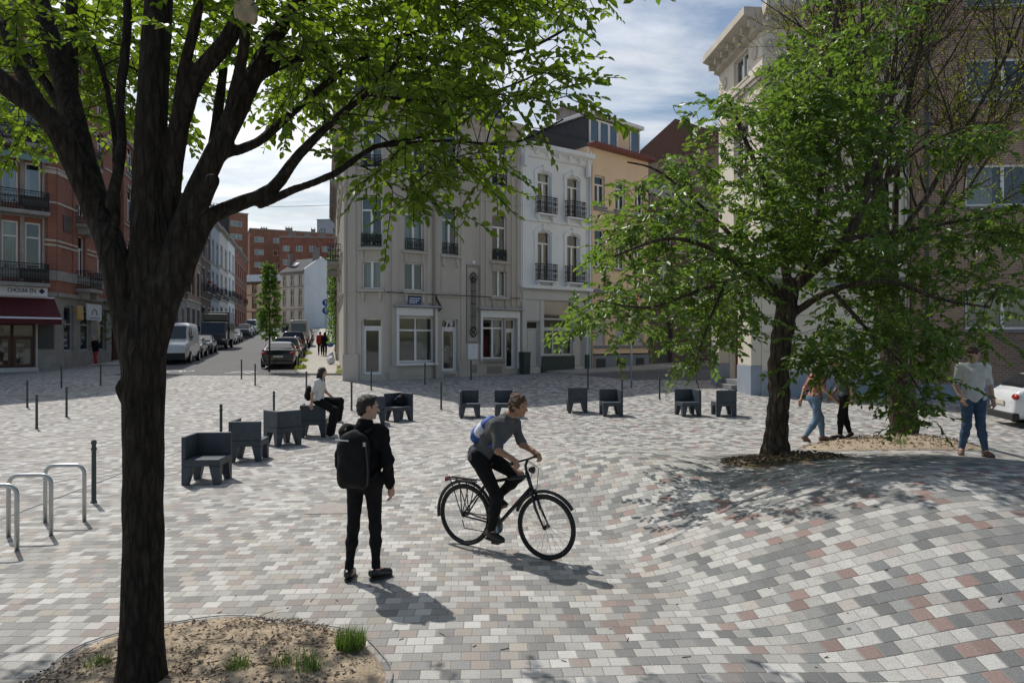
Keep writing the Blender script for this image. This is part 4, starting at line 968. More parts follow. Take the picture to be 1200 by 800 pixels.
    # restaurant front: brown joinery, maroon awning, white fascia sign
    for a, b in ((W - 3.9, W - .95), (W - 8.5, W - 4.6)):
        n = 3; w = (b - a) / n
        for k in range(n): door(root, fa, a + k * w, a + (k + 1) * w, .97, 3.5, leaf='wood_brown', transom=.62, handle=k == 1)
    t = MB(fa.M); t.box(W - .93, W - .87, -.1, .1, .95, 3.55); t.box(W - 8.5, W - .87, -.3, -.004, z0, .93); t.build('shop_surround', mt['white_base'], root)
    a = MB(fa.M); x0, x1 = W - 9.0, W - .12
    a.add([(x0, -.1, 4.6), (x1, -.1, 4.6), (x1, -1.5, 3.5), (x0, -1.5, 3.5), (x1, -1.52, 3.18), (x0, -1.52, 3.18)], [(0, 1, 2, 3), (3, 2, 4, 5)]); a.add([(x0, -.1, 4.6), (x0, -1.5, 3.5), (x0, -.1, 3.5)], [(0, 1, 2)]); a.add([(x1, -.1, 4.6), (x1, -1.5, 3.5), (x1, -.1, 3.5)], [(0, 1, 2)])
    aw = a.build('awning', mt['awning'], root, fixn=False)
    e = MB(fa.M); e.box(x0, x1, -1.545, -1.525, 3.46, 3.55); e.box(x0, x1, -.14, -.06, 4.6, 4.68); e.build('awning_bar', mt['sign_white'], aw)
    s = MB(fa.M); s.box(W - 6.4, W - .48, -.34, -.2, 4.66, 5.24); sg = s.build('shop_sign', mt['sign_white'], root, bevel=.015)
    RX = Matrix.Rotation(R(90), 4, 'X')
    text('CHOUIA EN', .30, mt['sign_blue'], sg, fa.M @ Matrix.Translation((W - 1.62, -.345, 4.95)) @ RX @ Matrix.Diagonal((.76, 1, 1, 1)))
    c = MB(fa.M)
    for dx, dz in ((0, .07), (0, -.07), (.075, 0), (-.075, 0)): c.lathe([(.001, -.012), (.07, -.012), (.07, 0), (.001, 0)], (W - .74 + dx * .8, -.34, 4.95 + dz * .8), 10, 'y')
    c.build('emblem', mt['sign_blue'], sg)
    s = MB(fa.M); s.box(W - .82, W - .12, -.08, -.005, 1.9, 3.3); pb = s.build('menu_case', mt['dark_frame'], root); s = MB(fa.M); s.box(W - .72, W - .25, -.09, -.081, 2.0, 2.5); s.build('menu', mt['poster'], pb)
    # the two hanging signs on the street side
    s = MB(fb.M); s.box(1.1, 1.8, -.62, -.52, 3.5, 4.3); s.box(1.4, 1.5, -.53, -.005, 3.95, 4.02); s.build('amber_sign', mt['sign_yellow'], root, bevel=.03)
    s = MB(fb.M); s.box(2.6, 4.6, -.5, -.42, 3.55, 4.5); s.box(2.8, 2.86, -.43, -.005, 4.0, 4.06); s.box(4.3, 4.36, -.43, -.005, 4.0, 4.06); s2 = s.build('grey_shop_sign', mt['sign_grey'], root, bevel=.01)
    s = MB(fb.M); s.tube([(3.2 + .35 * (1 + math.cos(t)), -.505, 3.85 + .35 * math.sin(t)) for t in np.linspace(0, math.pi, 9)], .03, 5); s.box(2.9, 4.3, -.508, -.503, 3.66, 3.7); s.build('lettering', mt['sign_blue'], s2)
    cornice(root, fa, W, 19.5, 'stone', .6, .6); cornice(root, fb, fb.W, 19.5, 'stone', .6, .6)
red_corner()

# ------------------------------------------------------------------ the street climbing away: left row
def lp(y): return (-12.5 - .30 * y, y)
LEFT = [
 ('tall dark red brick house next to the restaurant corner', 46.5, 63.6, 16.2, 'brick_red', 5, [(.9, 3.6), (5.2, 7.8), (9.2, 11.5), (12.6, 14.6)], dict(gmat='stone', balc=((1, 1), (2, 1), (1, 4)), roof='gable', rm='slate', seed=3)),
 ('cream stone house with one iron balcony and a white dormer gable', 63.7, 70.0, 13.6, 'cream', 2, [(.9, 3.6), (5.3, 8.1), (9.6, 12.0)], dict(gmat='stone', balc=((1, 1), (1, 0)), seed=4, dormers=1)),
 ('buff brick house with large dark window bays in the left row', 70.05, 80.0, 13.4, 'brick_tan', 3, [(.9, 3.6), (5.2, 7.8), (9.3, 11.8)], dict(gmat='stone', frame='dark_frame', seed=5, band='cream_trim')),
 ('narrow brown red brick house with red flowers on its balcony', 80.05, 88.5, 15.2, 'brick_dark', 2, [(.9, 3.7), (5.6, 8.4), (9.9, 12.6)], dict(balc=((1, 0), (1, 1)), seed=6, frame='white_paint')),
 ('blue grey painted house in the middle of the left row', 88.55, 97.0, 15.3, 'zincwall', 2, [(.9, 3.7), (5.6, 8.4), (9.9, 12.6)], dict(balc=((1, 0), (1, 1)), seed=7)),
 ('pale grey cream house beside the blue grey one', 97.05, 107.5, 15.2, 'white_base', 2, [(.9, 3.7), (5.6, 8.4), (9.9, 12.6)], dict(balc=((1, 0), (1, 1)), seed=8)),
 ('bright white house near the far end of the left row', 107.55, 117.6, 15.0, 'white_wall', 2, [(.9, 3.7), (5.6, 8.4), (9.9, 12.6)], dict(balc=((1, 0), (1, 1)), seed=9)),
 ('last house of the left row in brown brick with a deep cornice', 117.65, 141, 14.4, 'brick_red', 6, [(.9, 3.4), (5.2, 7.8), (9.3, 11.8)], dict(balc=((1, 1), (1, 4)), seed=10, roof='gable', rm='tile'))]
mt['zincwall'] = mat('blue_grey_paint', (.36, .41, .47), .8, .08, .8, .1, 50)
for i, (lab, ya, yb, H, wm, cols, rows, kw) in enumerate(LEFT):
    r, fr = row_house(lab, lp(ya), lp(yb), gz(*lp((ya + yb) / 2)) + .1, H, wm, cols, rows, D=9, **kw)
    if 'red flowers' in lab:
        z = r.location.z + 5.6 + .95
        for c in range(2):
            x = fr.W * (c + .5) / 2; b = MB(fr.M); b.box(x - .7, x + .7, -.76, -.62, z - .1, z + .08); bo = b.build('flower_box', mt['green_metal'], r); P = [tuple(fr.M @ Vector((random.uniform(x - .7, x + .7), random.uniform(-.85, -.55), z + random.uniform(.05, .3)))) for _ in range(70)]; leaf_mesh('flowers', P, mt['flower_red'], bo, .14, .1)
# right row behind the grey corner house: seen edge on
def rp(y): return (-7.5 - .27 * (y - 30), y)
for i, (lab, ya, yb, H, wm, rows, kw) in enumerate([
 ('cream house hung with climbing plants behind the grey corner house', 44.0, 51, 11.5, 'cream', [(.9, 3.2), (4.6, 6.8), (8.0, 10.0)], dict(balc=((1, 1),), seed=21)),
 ('brown brick house on the shady side of the climbing street', 51.1, 60, 11.8, 'brick_dark', [(.9, 3.2), (4.6, 6.8), (8.0, 10.0)], dict(seed=22)),
 ('low white house by the blue traffic signs', 74, 86, 8.5, 'white_wall', [(.9, 3.0), (4.4, 6.6)], dict(seed=23, balc=((1, 2),), arch=.1)),
 ('white rendered house beyond the traffic signs', 86.1, 100, 11, 'white_base', [(.9, 3.0), (4.4, 6.6), (7.8, 9.6)], dict(seed=24))]):
    # the front looks at the street: left end, seen from outside, is the far one
    row_house(lab, rp(yb), rp(ya), gz(*rp((ya + yb) / 2)) + .1, H, wm, 3, rows, D=9, **kw)

# ------------------------------------------------------------------ the buildings that close the view
def far_beige():
    a, b, c = (-51.2, 151), (-44.6, 146.6), (-38.5, 154); z0 = 4.9; H = 12.6; fr = Fr(a, b); fs = Fr(b, c)
    rt, _ = row_house('beige stone house with arched ground floor windows at the end of the street', a, b, z0, H, 'cream', 3, [(.9, 3.9), (5.2, 8.6), (9.6, 11.6)], gmat=None, arch=.3, roof=None, D=7, chim=False, seed=31, doorcol=9, transom=.6)
    m = MB(fs.M); m.box(0, fs.W, -.05, .3, z0 - 1, z0 + H + .4); m.prism([(0, z0 + H + .4), (fs.W, z0 + H + .4), (fs.W * .45, z0 + H + 3.4)], -.05, .3); m.box(.2, fs.W, -.12, -.052, z0 - 1, z0 + 2.3); m.build('gable_wall', mt['white_wall'], rt)
    gable_roof(rt, fr, fr.W, fs.W, z0 + H + .1, 3.2, 'slate', .4)
    chimney(rt, fr, .8, 2, z0 + H + .8, z0 + H + 4.2, .9, .7, 2); chimney(rt, fr, fr.W - .5, 3.6, z0 + H + 2.4, z0 + H + 5.2, 1.6, .6, 3)
    s = MB(fr.M)
    for x in (2.4, 3.1): s.add([(x, 1.0, z0 + H + 1.42), (x + .5, 1.0, z0 + H + 1.42), (x + .5, 2.2, z0 + H + 2.22), (x, 2.2, z0 + H + 2.22)], [(0, 1, 2, 3)])
    s.build('skylight', mt['sign_white'], rt, fixn=False)
far_beige()
row_house('ochre and terracotta banded house with a zinc roof closing the street', (-62.5, 156), (-51.4, 152.2), 5.2, 10.6, 'cream_far', 4, [(.8, 3.4), (4.6, 7.0), (7.9, 9.8)], gmat=None, frame='door_red', band='tile', corn='brick_dark', roof='mansard', rm='zinc', D=9, seed=33, doorcol=9) if mt.setdefault('cream_far', mat('ochre_stone', (.56, .43, .29), .85, .1, .8)) else 0
def big_block(label, p0, p1, z0, H, D, wm, floors, cols, glass='glass', stair=None, zf=0, roofb=None):
    fr = Fr(p0, p1); W = fr.W; root = thing('apartment_block', label, 'building', (*p0, z0), fr.yaw); fh = (H - 1) / floors; w = W / cols * .5
    ops = [(W * (c + .5) / cols - w / 2, W * (c + .5) / cols + w / 2, z0 + fh * k + 1.0, z0 + fh * k + 2.5) for c in range(cols) for k in range(zf, floors)]
    mb = MB(fr.M); wall_panel(mb, W, z0, z0 + H, ops, .2); room(mb, W, z0, z0 + H - .1); shell(mb, fr, W, D, z0, z0 + H); mb.build('wall', [mt[wm], mt['interior']], root, fixn=False)
    for o in ops: window(root, fr, *o, transom=None, glass='glass_sky', curtain=random.choice(CUR), bar=.09, dep=.05)
    b = MB(fr.M); b.box(-.1, W + .1, -.2, D + .1, z0 + H + .004, z0 + H + .35); b.build('parapet', mt[roofb or 'stone'], root)
    rnd = random.Random(len(label))
    for k in range(4): chimney(root, fr, W * (k + .6) / 4.3, D * .4, z0 + H + .3, z0 + H + rnd.uniform(1.2, 2.6), rnd.uniform(.9, 2), .8, rnd.choice((2, 3)))
    return root, fr
big_block('long orange brick apartment block above the roofs at the street end', (-73, 190), (-46.0, 202), 8, 25.5, 14, 'brick_orange', 7, 6, zf=2)
rt, fr = big_block('taller orange brick apartment wing with a grey stair strip', (-88, 178), (-73.5, 190), 8, 29.5, 14, 'brick_orange', 8, 3, zf=3)
s = MB(fr.M); s.box(10.6, 13.6, -.25, -.01, 10, 39); s.build('stair_strip', mt['slate'], rt)
big_block('pale grey modern block on the skyline above the dark gable', (-68, 238), (-46, 236), 12, 32.5, 16, 'zincwall', 8, 5, zf=5, roofb='zinc')
big_block('brown brick block rising behind the beige stone house', (-62, 182), (-45, 184), 7, 23.0, 12, 'brick_red', 6, 5, zf=2)
def dark_gable():
    fr = Fr((-47, 170), (-37.0, 168)); z0 = 6.4; root = thing('gabled_house', 'blind dark brick gable under the pale skyline block', 'building', (-37.5, 136, z0), fr.yaw)
    m = MB(fr.M); m.prism([(0, z0), (fr.W, z0), (fr.W, z0 + 15.2), (fr.W * .45, z0 + 21.8), (0, z0 + 15.2)], 0, .4); m.build('gable_wall', mt['brick_dark'], root)
    m = MB(fr.M)
    for s_ in ((-.25, 15.1, fr.W * .45, 22.05), (fr.W * .45, 22.05, fr.W + .25, 15.1)): m.prism([(s_[0], z0 + s_[1]), (s_[2], z0 + s_[3]), (s_[2], z0 + s_[3] + .22), (s_[0], z0 + s_[1] + .22)], -.1, 9)
    m.box(.02, fr.W - .02, .41, 9, z0, z0 + 15); m.build('roof', mt['tile'], root); chimney(root, fr, 7.6, 3, z0 + 16, z0 + 21.5, 1, .6, 3)
dark_gable()
# the row going on behind the right hand trees
row_house('brown roofed brick house between the apricot house and the cream corner block', (8.1, 40.35), (15.2, 46.4), .5, 10.4, 'brick_dark', 3, [(.9, 3.2), (4.6, 6.6), (7.6, 9.4)], roof='gable', rm='slate', seed=41)
row_house('tall brick house behind the apricot one half hidden by foliage', (15.25, 46.45), (23, 53), .5, 15.5, 'brick_tan', 3, [(.9, 3.2), (4.8, 7.0), (8.4, 10.4), (11.6, 13.6)], roof='gable', rm='tile', seed=42)
# ------------------------------------------------------------------ trees
class Tree:
    def __init__(s): s.nodes, s.tubes = [], []
    def limb(s, pts, r0, r1, n=9, step=.12, rough=.0, power=1., swell=False):
        P = [Vector(p) for p in pts]; out = []
        for i in range(len(P) - 1):                    # Catmull-Rom through the points
            p0, p1, p2, p3 = P[max(0, i - 1)], P[i], P[i + 1], P[min(len(P) - 1, i + 2)]; k = max(2, int((p2 - p1).length / step))
            for j in range(k):
                t = j / k; out.append(.5 * ((2 * p1) + (p2 - p0) * t + (2 * p0 - 5 * p1 + 4 * p2 - p3) * t * t + (3 * p1 - p0 - 3 * p2 + p3) * t ** 3))
        out.append(P[-1]); m = len(out) - 1
        rs = [lerp(r0, r1, (i / m) ** power) * (1 if not swell else .62 + .38 * min(1, i * step / .45)) for i in range(m + 1)]
        if rough: out = [p + Vector((random.gauss(0, 1), random.gauss(0, 1), random.gauss(0, .5))) * rough * min(1, i / 3) * rs[i] for i, p in enumerate(out)]
        s.tubes.append((out, rs, n)); s.nodes += [(p, r) for p, r in zip(out[1:], rs[1:])]; return out
    def grow(s, targets, r0=.012, rmax=.03, sag=.1, up=.0, crook=.12):
        """thin branches from the nearest wood to each target, nearest targets first; returns targets with arrival directions"""
        N_ = np.array([tuple(p) for p, _ in s.nodes]); Rn = np.array([r for _, r in s.nodes]); T = np.array(targets); dirs = np.zeros_like(T)
        best = np.min(((T[:, None] - N_[None]) ** 2).sum(-1), 1); order = np.argsort(best)
        for q in order:
            t = T[q]; d2 = ((N_ - t) ** 2).sum(1); d2 = d2 + np.maximum(0, N_[:, 2] - t[2]) * .25 + np.where(Rn > .1, .25, 0); k = int(np.argmin(d2)); a = Vector(N_[k]); b = Vector(t); L = (b - a).length
            if L < .03: dirs[q] = rng.normal(size=3); continue
            m = a.lerp(b, .5) + Vector((random.gauss(0, crook), random.gauss(0, crook), random.gauss(0, crook) + up)) * L * .6
            e = b; seg = max(2, int(L / .22)); pts = []
            for i in range(seg + 1):
                u = i / seg; pts.append((a * (1 - u) ** 2 + m * 2 * u * (1 - u) + e * u * u) - Vector((0, 0, sag * L * u * u * (1 - u))))
            rr = min(Rn[k] * .75, rmax, r0 * .5 + L * .012); rs = [lerp(rr, .004, i / seg) for i in range(seg + 1)]
            s.tubes.append((pts, rs, 5)); dirs[q] = tuple((pts[-1] - pts[-2]).normalized())
            N_ = np.vstack([N_, np.array([tuple(p) for p in pts[1:]])]); Rn = np.concatenate([Rn, rs[1:]])
        return T, dirs
    def build(s, m, root, name='trunk', box=None, h=.016, k=.05):
        mb = MB()
        if box:                          # trunk and thick limbs grown together as one skin inside this box
            q = SDF(box[0], box[1], h); ins = lambda p: all(box[0][i] + .1 < p[i] < box[1][i] - .1 for i in range(3))
            for pts, rs, n in s.tubes:
                if n < 7: continue
                seg = [i for i in range(len(pts) - 1) if ins(pts[i]) or ins(pts[i + 1])]
                if not seg: continue
                l = SDF(np.min([np.array(pts[i]) for i in seg], 0) - .45, np.max([np.array(pts[i + 1]) for i in seg], 0) + .45, h)
                l.lo = box[0] + np.round((l.lo - np.array(box[0])) / h) * h; l.ax = [l.lo[a] + h * np.arange(l.n[a]) for a in range(3)]      # same lattice as the whole
                for i in seg: l.cone(pts[i], pts[i + 1], rs[i], rs[i + 1], 0)
                o = np.round((l.lo - np.array(box[0])) / h).astype(int); a0 = np.maximum(o, 0); a1 = np.minimum(o + l.n, q.n)
                if (a1 <= a0).any(): continue
                sl = tuple(slice(*p) for p in zip(a0, a1)); sm = tuple(slice(*p) for p in zip(a0 - o, a1 - o)); q._smin(sl, l.val[sm], k if max(rs) > .03 else .02)
            q.ripple(.0022, 26, 2, .35); V, Q = q.mesh()
        for pts, rs, n in s.tubes:
            if box and n >= 7:           # outside the box the limbs go on as plain tubes
                run = []
                for i, p in enumerate(pts):
                    if not ins(p):
                        if not run and i: run = [i - 3 if i >= 3 else 0, i - 2 if i >= 2 else 0, i - 1]
                        run.append(i)
                    elif run:
                        run += [i, min(i + 1, len(pts) - 1)]
                        break
                run = sorted(set(run))
                if len(run) > 1: mb.tube([pts[i] for i in run], [rs[i] * .985 for i in run], n)
            else: mb.tube(pts, rs, n, cap=len(pts) > 8)
        if box:
            inv = [Vector(v) for v in V]; mb.add(inv, [list(map(int, f)) for f in Q])
        return mb.build(name, m, root, smooth=True, fixn=False)
def sprays(T, Dr, nl, L, w, length, droop=.35, flat=.7, sideways=.8):
    """alternate leaves on both sides of a twig, mostly held level"""
    P, D, U, tw = [], [], [], []
    for t, d in zip(T, Dr):
        d = np.array(d) + rng.normal(size=3) * .45; d[2] = d[2] * .5 - droop * rng.uniform(.2, 1.3); d /= np.linalg.norm(d); ln = length * rng.uniform(.6, 1.3)
        up = np.array([0, 0, 1.]) + rng.normal(size=3) * (1 - flat); s_ = np.cross(d, up); s_ /= np.linalg.norm(s_) + 1e-9; up = np.cross(s_, d)
        n = max(4, int(nl * rng.uniform(.7, 1.3))); pts = []
        for i in range(n):
            u = (i + .4) / n; p = t + d * ln * u - np.array([0, 0, 1.]) * droop * ln * .5 * u * u; pts.append(p)
            sd = (1 if i % 2 else -1) if i < n - 1 else 0
            ld = d * (1 - .35 * abs(sd)) + s_ * sd * sideways + rng.normal(size=3) * .28; ld[2] -= .18
            P.append(p); D.append(ld); U.append(up + rng.normal(size=3) * .38)
        tw.append([t, *pts[::3], pts[-1]])
    return np.array(P), np.array(D), np.array(U), tw
def in_poly(x, y, poly):
    c = False; j = len(poly) - 1
    for i in range(len(poly)):
        xi, yi = poly[i]; xj, yj = poly[j]
        if (yi > y) != (yj > y) and x < (xj - xi) * (y - yi) / (yj - yi) + xi: c = not c
        j = i
    return c
def region(poly, n, d0, d1, clump=0, seed=0, crad=.5):
    """points through a volume whose outline, seen from the square, follows the crown's own"""
    rnd = random.Random(seed); xs = [p[0] for p in poly]; ys = [p[1] for p in poly]; out = []; cl = []
    while len(out) < n:
        if clump and rnd.random() < .82 and len(cl) >= clump:
            c, d = rnd.choice(cl); v = at(c[0], c[1], d) + Vector((rnd.gauss(0, crad), rnd.gauss(0, crad), rnd.gauss(0, crad * .32)))
            px, py = 600 + v.x / v.y * F_PX, 400 - (v.z - CAM_H) / v.y * F_PX
            if v.y > .5 and in_poly(px, py, poly): out.append(tuple(v))
            continue
        x, y = rnd.uniform(min(xs), max(xs)), rnd.uniform(min(ys), max(ys))
        if not in_poly(x, y, poly): continue
        d = rnd.uniform(d0, d1)
        if clump and len(cl) < clump: cl.append(((x, y), d))
        out.append(tuple(at(x, y, d)))
    return out
def soil_bed(name, label, cx, cy, rx, ry, m, h=.06, seed=0, rough=.03):
    V, Fq = [], []; nr, na = 14, 72; V.append((cx, cy, gz(cx, cy) + h + .03))
    for i in range(1, nr + 1):
        for k in range(na):
            a = 2 * math.pi * k / na; u = i / nr; wob = 1 + .06 * math.sin(3 * a + seed) + .03 * math.sin(7 * a + 2 * seed); x, y = cx + rx * u * wob * math.cos(a), cy + ry * u * wob * math.sin(a)
            e = h * (1 - u ** 4) + (mnoise.noise((x * 3, y * 3, seed)) * rough + mnoise.noise((x * 11, y * 11, seed)) * rough * .5) * (1 - u ** 6)
            V.append((x, y, gz(x, y) + .012 + max(e, -.004) - (.03 if i == nr else 0)))
    Fq = [[0, 1 + k, 1 + (k + 1) % na] for k in range(na)]
    for i in range(nr - 1): Fq += [[1 + i * na + k, 1 + (i + 1) * na + k, 1 + (i + 1) * na + (k + 1) % na, 1 + i * na + (k + 1) % na] for k in range(na)]
    mb = MB(); mb.add(V, Fq); o = mb.build(name, m, None, smooth=True, fixn=False); return tag(o, label, 'soil bed', kind='structure')
def rim(cx, cy, rx, ry, seed):
    mb = MB(); pts = []
    for k in range(73):
        a = 2 * math.pi * k / 72; wob = 1 + .06 * math.sin(3 * a + seed) + .03 * math.sin(7 * a + 2 * seed); x, y = cx + (rx + .012) * wob * math.cos(a), cy + (ry + .012) * wob * math.sin(a); pts.append((x, y, gz(x, y) + .012))
    mb.tube(pts, .005, 5, cap=False); return tag(mb.build('bed_edging', mt['kerb'], None, smooth=True, fixn=False), kind='structure')
BED1 = (-2.12, 4.62, 1.2, 1.07); soil_bed('soil_bed', 'dry sandy bed of the foreground tree', *BED1, mt['soil'], .07, 1); rim(*BED1, 1)
BED2 = (4.0, 10.15, .92, .72); soil_bed('soil_bed', 'dark soil bed on the shoulder of the mound', *BED2, mt['soil_dark'], .04, 2); rim(*BED2, 2)
BED3 = (7.15, 13.0, 1.65, 1.2); soil_bed('soil_bed', 'sandy bed of the far tree', *BED3, mt['soil'], .05, 3); rim(*BED3, 3)

# ---- foreground tree: dark beech like trunk that forks above the street
def front_tree():
    g0 = gz(-2.44, 4.5); root = thing('deciduous_tree', 'dark forked tree in the foreground with backlit light green leaves over the street', 'tree', (-2.44, 4.5, g0)); T = Tree(); d = 4.5
    T.limb([at(166, 828, d), at(166, 800, d), at(167, 700, d), at(168, 560, d), at(168, 470, d), at(168, 400, d), at(172, 330, d)], .21, .148, 20, .08, .008, .25)
    # the taper of the trunk: flare at the ground
    pts, rs, n = T.tubes[0]
    for i, p in enumerate(pts):
        u = (p.z - g0); rs[i] = (.123 + .05 * math.exp(-max(0, u) / .25) + .02 * max(0, u - 1.6)) * (1 if u < 2.25 else max(.45, 1 - 1.2 * (u - 2.25)))
    mb_k = [(Vector(at(146, 452, d - .05)), .07)]
    L = T.limb
    L([at(153, 420, d), at(133, 300, d), at(116, 250, d + .1), at(97, 185, d + .2), at(77, 100, d + .4), at(40, -20, d + .7), at(0, -130, d + .9)], .098, .05, 14, .1, .012, swell=True)
    L([at(118, 255, d + .1), at(82, 180, d), at(58, 138, d - .1), at(20, 110, d - .2), at(-40, 60, d - .3), at(-120, -20, d - .2)], .085, .04, 12, .1, .012)
    L([at(60, 142, d - .1), at(28, 92, d + .1), at(12, 50, d + .2), at(-20, -10, d + .4)], .05, .03, 10, .1, .012)
    L([at(90, 160, d + .25), at(52, 95, d + .5), at(10, 40, d + .8), at(-40, -30, d + 1.1)], .035, .02, 8, .1, .012)
    L([at(170, 390, d), at(173, 250, d + .05), at(178, 130, d + .1), at(186, 0, d + .2), at(192, -140, d + .3)], .108, .085, 14, .1, .012, swell=True)
    L([at(182, 350, d), at(196, 250, d + .1), at(207, 165, d + .1), at(228, 95, d + .05), at(268, 45, d), at(296, -20, d), at(330, -120, d)], .075, .045, 12, .1, .012)
    L([at(205, 172, d + .1), at(214, 90, d), at(232, 10, d - .1), at(240, -80, d - .1)], .04, .03, 10, .1, .012)
    L([at(180, 385, d), at(203, 300, d), at(240, 205, d + .05), at(268, 150, d + .1), at(290, 105, d + .2), at(312, 60, d + .3), at(350, 0, d + .4), at(400, -90, d + .6)], .088, .04, 14, .1, .012, swell=True)
    L([at(262, 160, d + .1), at(285, 60, d - .1), at(288, 0, d - .1), at(300, -80, d)], .04, .025, 10, .1, .012)
    L([at(300, 84, d + .25), at(330, 30, d + .1), at(368, -20, d), at(420, -90, d)], .038, .022, 9, .1, .012)
    L([at(184, 420, d), at(203, 345, d), at(228, 288, d), at(246, 255, d + .05), at(282, 238, d + .1), at(318, 222, d + .1), at(352, 180, d + .2), at(392, 140, d + .3), at(430, 110, d + .4), at(470, 68, d + .5)], .074, .014, 12, .1, .012, swell=True)
    L([at(215, 330, d), at(238, 235, d + .1), at(252, 160, d + .2), at(262, 80, d + .35)], .05, .03, 10, .1, .012)
    L([at(305, 240, d + .1), at(345, 222, d + .05), at(390, 205, d + .1), at(440, 172, d + .3), at(500, 160, d + .6)], .03, .010, 8, .1, .012)
    L([at(318, 222, d + .12), at(345, 190, d), at(368, 168, d), at(410, 120, d + .1)], .02, .01, 7, .1, .012)
    L([at(262, 180, d + .1), at(300, 168, d + .2), at(345, 130, d + .5), at(400, 85, d + .8), at(480, 40, d + 1.1), at(560, 30, d + 1.4)], .034, .012, 8, .1, .012)
    L([at(300, 90, d + .2), at(345, 70, d + .4), at(410, 55, d + .8), at(520, 70, d + 1.2), at(610, 60, d + 1.5), at(670, 30, d + 1.7)], .036, .01, 8, .1, .012)
    L([at(440, 172, d + .3), at(520, 165, d + .5), at(600, 168, d + .8), at(660, 140, d + 1.0)], .014, .006, 6, .1, .04)
    L([at(430, 110, d + .4), at(520, 120, d + .8), at(600, 100, d + 1.1), at(650, 75, d + 1.3)], .016, .006, 6, .1, .04)
    L([at(130, 240, d), at(142, 180, d + .1), at(141, 110, d + .2), at(150, 20, d + .3), at(140, -60, d + .4)], .036, .025, 9, .1, .04)
    L([at(136, 262, d), at(136, 190, d + .2), at(132, 140, d + .35), at(112, 60, d + .7), at(80, 40, d + 1.)], .028, .015, 8, .1, .04)
    # stubs and a knot
    L([at(84, 100, d + .5), at(84, 20, d + .6), at(84, -60, d + .7)], .042, .04, 9, .1, .02)
    L([at(222, 260, d), at(243, 222, d - .08), at(249, 211, d - .1)], .07, .045, 10, .05, .03)
    L([at(146, 464, d - .02), at(139, 455, d - .08), at(141, 446, d - .1)], .038, .012, 9, .03, .05)
    left = region([(-130, -60), (250, -60), (250, 60), (225, 110), (215, 150), (160, 172), (95, 165), (60, 155), (20, 175), (-40, 190), (-130, 190)], 470, 4.9, 8.0, 26, 1, .35)
    mid = region([(180, -80), (420, -80), (400, 90), (330, 120), (300, 70), (250, 60), (235, 110), (205, 120)], 150, 4.2, 6.6, 9, 2, .3)
    right = region([(330, -80), (690, -80), (718, -20), (728, 6), (690, 26), (655, 50), (668, 80), (700, 112), (660, 135), (625, 150), (560, 165), (500, 180), (440, 176), (405, 168), (380, 190), (330, 165), (318, 110), (360, 60)], 550, 4.4, 6.8, 30, 3, .3)
    hang = region([(470, 170), (560, 165), (600, 205), (588, 222), (555, 205), (530, 190), (505, 232), (470, 236), (440, 205), (415, 195)], 60, 4.6, 6.0, 0, 4)
    above = region([(-300, -420), (900, -420), (760, -60), (-250, -60)], 190, 3.6, 7.0, 12, 5, .5)
    allp = left + mid + right + hang + above
    Tt, Dr = T.grow(allp, .010, .022, .06)
    P, D, U, tw = sprays(Tt, Dr, 15, .075, .042, .42, .25, .75)
    T.tubes += [([Vector(p) for p in t], [.0035] * len(t), 3) for t in tw]
    T.build(mt['bark'], root, box=((-4.3, 3.7, -.1), (-.75, 5.6, 4.5)), k=.032); leaf_mesh('crown', P, mt['leaf_front'], root, .070, .044, D, U)
front_tree()
# a pale cloth bag caught by the limbs
bg = SDF((-.25, -.2, -.25), (.25, .2, .25), .006); bg.cone((.0, 0, .16), (-.01, 0, .04), .018, .055, .03).ell((.0, 0, -.01), (.066, .05, .075), None, .03).ell((-.03, .01, -.06), (.05, .045, .05), None, .03).ell((.04, -.01, -.05), (.035, .04, .05), None, .02).ripple(.009, 62, 1, .5)
V, Q = bg.mesh(); o = np_mesh('cloth_bag', V, Q, mt['bag_cloth'], None, True); o.location = at(289, 10, 4.35); tag(o, 'pale crumpled cloth bag hanging in the limbs of the foreground tree', 'bag')

